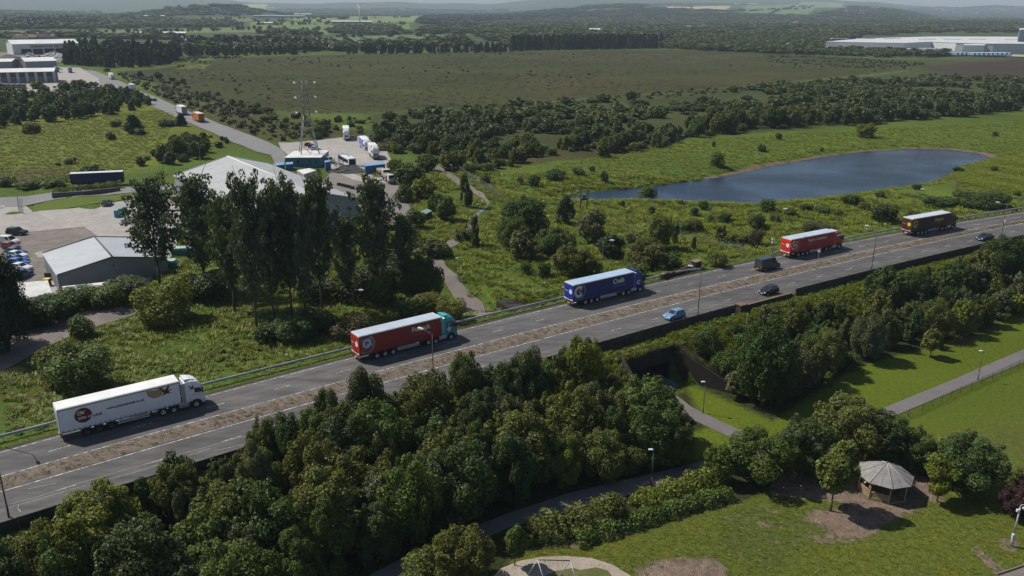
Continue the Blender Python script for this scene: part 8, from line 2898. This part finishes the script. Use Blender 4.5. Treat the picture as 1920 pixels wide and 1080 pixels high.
box_hall('workshop', 'grey gabled workshop behind the white roofed row', ((50, 133), (108, 131)), 26, 7, clad('workshop_wall', (0.20, 0.22, 0.26), sc=.8), M_WR, 2.2)
box_hall('workshop', 'white roofed workshop at the left edge behind the row', ((-60, 134), (24, 133)), 24, 7, clad('workshop_wall', (0.2, 0.22, 0.26)), M_WR, 1.5)
M_SCRAP = verge_mat('scrap', (0.10, 0.085, 0.075), (0.17, 0.15, 0.135), (0.06, 0.055, 0.05), .4)
M_SCRAPW = verge_mat('pale_scrap', (0.30, 0.30, 0.30), (0.44, 0.44, 0.43), (0.14, 0.13, 0.12), .5)
heap('brown scrap heap at the left end of the recycling shed', 18, 115, 22, 6, M_SCRAP, 5, 'scrap_heap')
heap('pale scrap heap in front of the recycling shed, left of the digger', 57, 112, 11, 7, M_SCRAPW, 6, 'scrap_heap')
heap('grey scrap heap against the dark conifers, right of the digger', 103, 113, 17, 8, M_SCRAPW, 8, 'scrap_heap')
x, y, z = G(77, 113)
t = thing('digger', 'orange digger between the two pale scrap heaps', 'digger', (x, y, z))
OR = pm('digger_orange', (0.36, 0.12, 0.03))
MB().bbox(-2, 2, -1.5, 1.5, 1.2, 3.0, .2).build('body', OR, t)
MB().bbox(-1.8, .0, -1.4, -.2, 3.003, 4.4, .15).build('cab', glass(), t)
MB().bbox(-2.4, 2.4, -1.7, -.9, 0, 1.15, .3).bbox(-2.4, 2.4, .9, 1.7, 0, 1.15, .3).build('track', M_CHAS, t)
MB().path([(1.6, .4, 2.5), (4.2, .4, 6.8), (7.6, .4, 4.6)], .32, 6).build('arm', OR, t)
MB().prism_y([(7.2, 4.6), (8.2, 4.4), (8.4, 3.2), (7.2, 3.4)], -.3, 1.1).build('bucket', M_CHAS, t)
VG = 'white vehicles parked beyond the wood'
wv = [(104, 170, 'white van at the left end of the parked line beyond the wood'), (117, 170, 'second white van from the left beyond the wood'), (127, 171, 'white van with its nose to the trees beyond the wood'),
      (137, 172, 'white van in the middle of the line beyond the wood'), (147, 171, 'white van, fifth in the line beyond the wood'), (157, 173, 'white van, sixth in the line beyond the wood'),
      (166, 171, 'white van, seventh in the line beyond the wood'), (175, 171, 'white van, eighth in the line beyond the wood'), (186, 171, 'white van at the right end of the parked line')]
for i, (u, v, lab) in enumerate(wv):
    car_px(lab, u, v, -70 + 12 * (i % 4), (0.6, 0.6, 0.6), 'van', VG, 'van', 'panel_van', .6)
car_px('green and white van before the dark bays', 100, 155, -80, (0.10, 0.35, 0.18), 'van', None, 'van', 'panel_van', .6)
car_px('white van before the dark bays', 60, 156, -80, (0.6, 0.6, 0.6), 'van', None, 'van', 'panel_van', .6)
for u, v, c, lab in [(108, 137, (0.04, 0.10, 0.32), 'blue truck at the right end of the workshop row'), (133, 138, (0.16, 0.26, 0.50), 'pale blue tipper near the back road')]:
    lorry_px(lab, u, v, 120, dict(name='yard %.2f' % c[0], side=c, cab=c, roof=c), 'trucks beside the workshop row', 6, .6)
for u, v, w, d_, h, lab in [(300, 68, 82, 20, 5, 'long low white roofed shed in the far left fields'), (510, 33, 60, 14, 6, 'left grey shed of the far farm row'), (545, 33.5, 50, 14, 6, 'middle grey shed of the far farm row'), (568, 31, 30, 14, 9, 'tall right shed of the far farm row'),
                            (285, 32, 40, 9, 4, 'pale roofed barn near the far left woods'), (480, 15, 60, 10, 5, 'pale shed near the skyline below the hill'), (497, 46, 30, 10, 4, 'white farm building beside the far left fields'), (660, 44, 70, 9, 5, 'low buildings at the foot of the wind turbine'),
                            (490, 75, 90, 24, 4, 'grey roofed depot behind the conifer line'), (1370, 8, 90, 10, 5, 'pale buildings on the far right ridge'), (1115, 62, 20, 14, 7, 'small white house in the wood beyond the moor'), (1313, 75, 12, 8, 4, 'pale blue shed among the far trees')]:
    x, y, z = G(u, v)
    s_ = math.hypot(x, y) / F_PX
    half = w * s_ / 2
    e = np.array((y, -x)) / math.hypot(x, y)
    a, b = np.array((x, y)) - e * half, np.array((x, y)) + e * half
    ua, va = project(*a, hz(*a))
    ub, vb = project(*b, hz(*b))
    t = thing('far_shed', lab, 'building', (a[0], a[1], z - 1))
    L_ = 2 * half
    n2 = np.array((-e[1], e[0]))
    if n2 @ np.array((x, y)) < 0: n2 = -n2
    q = [np.zeros(2), e * L_, e * L_ + n2 * d_ * 1.5, n2 * d_ * 1.5]
    MB().slab(q, -3, h + 1).build('wall', clad('workshop_wall', (0.2, 0.22, 0.26)), t)
    r = MB()
    m0, m1 = n2 * d_ * .75, e * L_ + n2 * d_ * .75
    r.add([(*q[0], h + 1.02), (*q[1], h + 1.02), (*m1, h + 3.2), (*m0, h + 3.2), (*q[3], h + 1.02), (*q[2], h + 1.02)], [(0, 1, 2, 3), (3, 2, 5, 4), (0, 3, 4), (1, 5, 2), (0, 4, 5, 1)])
    r.build('roof', M_WR if 'grey' not in lab else pm('grey_roof', (0.30, 0.31, 0.33)), t)

# the long white factory at the right
FW = clad('factory_wall', (0.66, 0.67, 0.68), sc=.25, depth=.88)
FR = verge_mat('factory_roof', (0.40, 0.41, 0.44), (0.56, 0.56, 0.56), (0.33, 0.34, 0.37), .02)
def slab_hall(name, label, px, h, zb=None, cat='building', roof=None, wall=None, step=0):
    P = [np.array(G(u, v)) for u, v in px]
    zb = min(p[2] for p in P) if zb is None else zb
    o = P[0]
    q = [tuple((p - o)[:2]) for p in P]
    ar = sum(q[i][0] * q[(i + 1) % len(q)][1] - q[(i + 1) % len(q)][0] * q[i][1] for i in range(len(q)))
    if ar < 0: q = q[::-1]
    t = thing(name, label, cat, (o[0], o[1], zb))
    MB().slab(q, -4, h).build('wall', wall or FW, t)
    c = np.array(q).mean(0)
    MB().slab([tuple(c + (np.array(p) - c) * 1.004) for p in q], h + .01, h + .5).build('roof', roof or FR, t)
    return t, c, q
t, c, q = slab_hall('factory', 'sprawling low white factory at the far right', [(1547, 94), (1692, 97), (1745, 93.5), (1790, 96), (1860, 98), (2000, 98), (2000, 80), (1740, 80), (1690, 82), (1610, 86)], 10.5)
for k in range(9):
    p = c + np.array((-150 + k * 42, 30 + 10 * (k % 3)))
    MB().bbox(p[0], p[0] + 26, p[1], p[1] + 6, 10.52, 11.6, .2).build('rooflight', pm('rooflight_plastic', (0.42, 0.43, 0.42)), t)
slab_hall('factory', 'taller grey block rising behind the factory right end', [(1905, 93), (2000, 93), (2000, 87), (1905, 87)], 26, None, 'building', None, clad('workshop_wall', (0.2, 0.22, 0.26)))
slab_hall('loading_bay', 'white loading bay block with three dark doors before the factory', [(1803, 100), (1843, 100.5), (1846, 97), (1806, 97)], 9.5)
for k in range(3):
    x, y, z = G(1809 + k * 13, 100.4)
slab_hall('gatehouse', 'small grey shed left of the long white factory', [(1472, 91), (1504, 91), (1505, 88), (1474, 88)], 5, None, 'building', pm('grey_roof', (0.30, 0.31, 0.33)))
TG = 'white trailers parked before the factory'
tw_ = [(1795 + 8.2 * i, 106.5 - .1 * (i % 3)) for i in range(3)] + [(1827 + 8.5 * i, 107.2) for i in range(9)] + [(1680 + 9 * i, 99.0) for i in range(6)] + [(1737 + 9 * i, 98.2) for i in range(6)]
tm_ = MB()
tm_.bbox(-1.3, 1.3, 0, 12, 1.1, 4.0, .08)
trb = tm_.mesh('trailer_body')
trb.materials.append(pm('trailer_blue_front', (0.16, 0.25, 0.42)))
tr2 = MB().box(-1.32, 1.32, -.02, 12.02, 3.95, 4.08).mesh('trailer_roof')
tr2.materials.append(pm('trailer_white_top', (0.66, 0.66, 0.66)))
tr3 = MB().box(-1, 1, 1, 11, .6, 1.09).box(-1.2, 1.2, 8, 10.5, .0, 1.0).mesh('trailer_chassis')
tr3.materials.append(M_CHAS)
for i, (u, v) in enumerate(tw_):
    x, y, z = G(u, v)
    lab = 'white topped blue trailer in the ranks before the loading bay' if u > 1790 else 'white trailer along the shaded factory front'
    t = thing('parked_trailer', lab, 'trailer', (x, y, z + .9), R(20), TG if u > 1790 else 'white trailers along the factory front')
    for nm, me in (('trailer_body', trb), ('trailer_roof', tr2), ('trailer_chassis', tr3)):
        link(nm, me, t)
# far houses
HG = random.Random(5)
HM = [pm('house_wall_%d' % i, c, 0.8, 0.2) for i, c in enumerate([(0.36, 0.33, 0.30), (0.46, 0.44, 0.41), (0.26, 0.19, 0.16)])]
HR_ = [pm('house_roof_%d' % i, c, 0.8, 0.2) for i, c in enumerate([(0.17, 0.085, 0.065), (0.12, 0.11, 0.115), (0.20, 0.12, 0.10)])]
HMESH = []
for i in range(3):
    w = MB().box(-5, 5, -4, 4, -2, 5).add([(-5, -4, 5), (-5, 4, 5), (-5, 0, 8), (5, -4, 5), (5, 4, 5), (5, 0, 8)], [(0, 2, 1), (3, 4, 5)]).mesh('wall')
    w.materials.append(HM[i])
    r = MB().add([(-5.3, -4.4, 4.75), (5.3, -4.4, 4.75), (5.3, 0, 8.2), (-5.3, 0, 8.2), (-5.3, 4.4, 4.75), (5.3, 4.4, 4.75)], [(0, 1, 2, 3), (3, 2, 5, 4)]).box(2.6, 3.6, -.5, .5, 7.2, 9.2).mesh('roof')
    r.materials.append(HR_[i])
    HMESH.append((w, r))
def houses(px, n, label, group, sc=1.0):
    poly = np.array([G(u, v)[:2] for u, v in px])
    lo, hi = poly.min(0), poly.max(0)
    k = 0
    for _ in range(n * 40):
        p = np.array((HG.uniform(lo[0], hi[0]), HG.uniform(lo[1], hi[1])))
        if not inside(p[None], poly)[0]:
            continue
        t = thing('far_house', label, 'house', (p[0], p[1], hz(*p)), HG.uniform(0, 3.14), group)
        t.scale = (sc * HG.uniform(1, 1.9), sc, sc)
        w, r = HMESH[HG.randrange(3)]
        link('wall', w, t)
        link('roof', r, t)
        k += 1
        if k >= n:
            break
houses([(1530, 29), (1620, 20), (1720, 14), (1800, 16), (1720, 25), (1620, 30)], 90, 'small house with a dull red roof in the far right suburb', 'houses of the far right suburb', 1.25)
houses([(1830, 22), (1920, 14), (1930, 26), (1850, 27)], 40, 'small house at the far right edge near the skyline', 'houses at the far right edge', 1.25)
houses([(1260, 55), (1330, 51), (1330, 56), (1262, 58)], 14, 'reddish house in the clearing of the far wood', 'houses in the far wood clearing', 1.1)
houses([(1410, 46), (1500, 44), (1500, 49), (1420, 50)], 22, 'pale house strung along the far wood edge', 'houses along the far wood edge', 1.1)
houses([(15, 75), (100, 72), (105, 75), (20, 78)], 12, 'terraced house with a red roof behind the recycling shed', 'red roofed terrace behind the recycling shed', 1.0)
houses([(700, 47), (740, 47), (740, 48), (700, 48.5)], 10, 'small white farm building right of the wind turbine', 'farm buildings by the wind turbine', .8)
houses([(20, 24), (200, 22), (200, 26), (40, 28)], 16, 'pale house in the hazy far left settlement', 'houses of the hazy far left settlement', 1.5)
for i, (u, v) in enumerate([(1775, 26), (1788, 26), (1802, 26), (1822, 25.5), (1834, 25.5)]):
    x, y, z = G(u, v)
    t = thing('tower_block', 'pale slab block in the row on the far right', 'tower block', (x, y, z), R(-15), 'pale blocks in the far right town')
    MB().bbox(-9, 9, -6, 6, -2, 19, .3).build('wall', pm('block_wall', (0.50, 0.47, 0.42), .8), t)
    wn = MB()
    for k in range(5):
        wn.box(-8, 8, -6.06, -6.02, 2 + k * 3.3, 3.6 + k * 3.3)
    wn.build('window_band', glass(), t)
    MB().box(-9.2, 9.2, -6.2, 6.2, 19.02, 19.8).build('roof', pm('grey_roof', (0.30, 0.31, 0.33)), t)

# ------------------------------------------------------------------ haze: the air itself
hs = N('haze')
hv = hs.n('ShaderNodeVolumePrincipled')
hv.inputs['Color'].default_value = (0.70, 0.84, 1.0, 1)
hv.inputs['Density'].default_value = 8.5e-5
hs.l(hv.outputs[0], hs.out.inputs['Volume'])
hb = MB().box(-15500, 15500, -15500, 15500, -9, 420).build('haze', hs.m)
tag(hb, 'thin blue summer haze over the plain', 'haze', None, 'stuff')
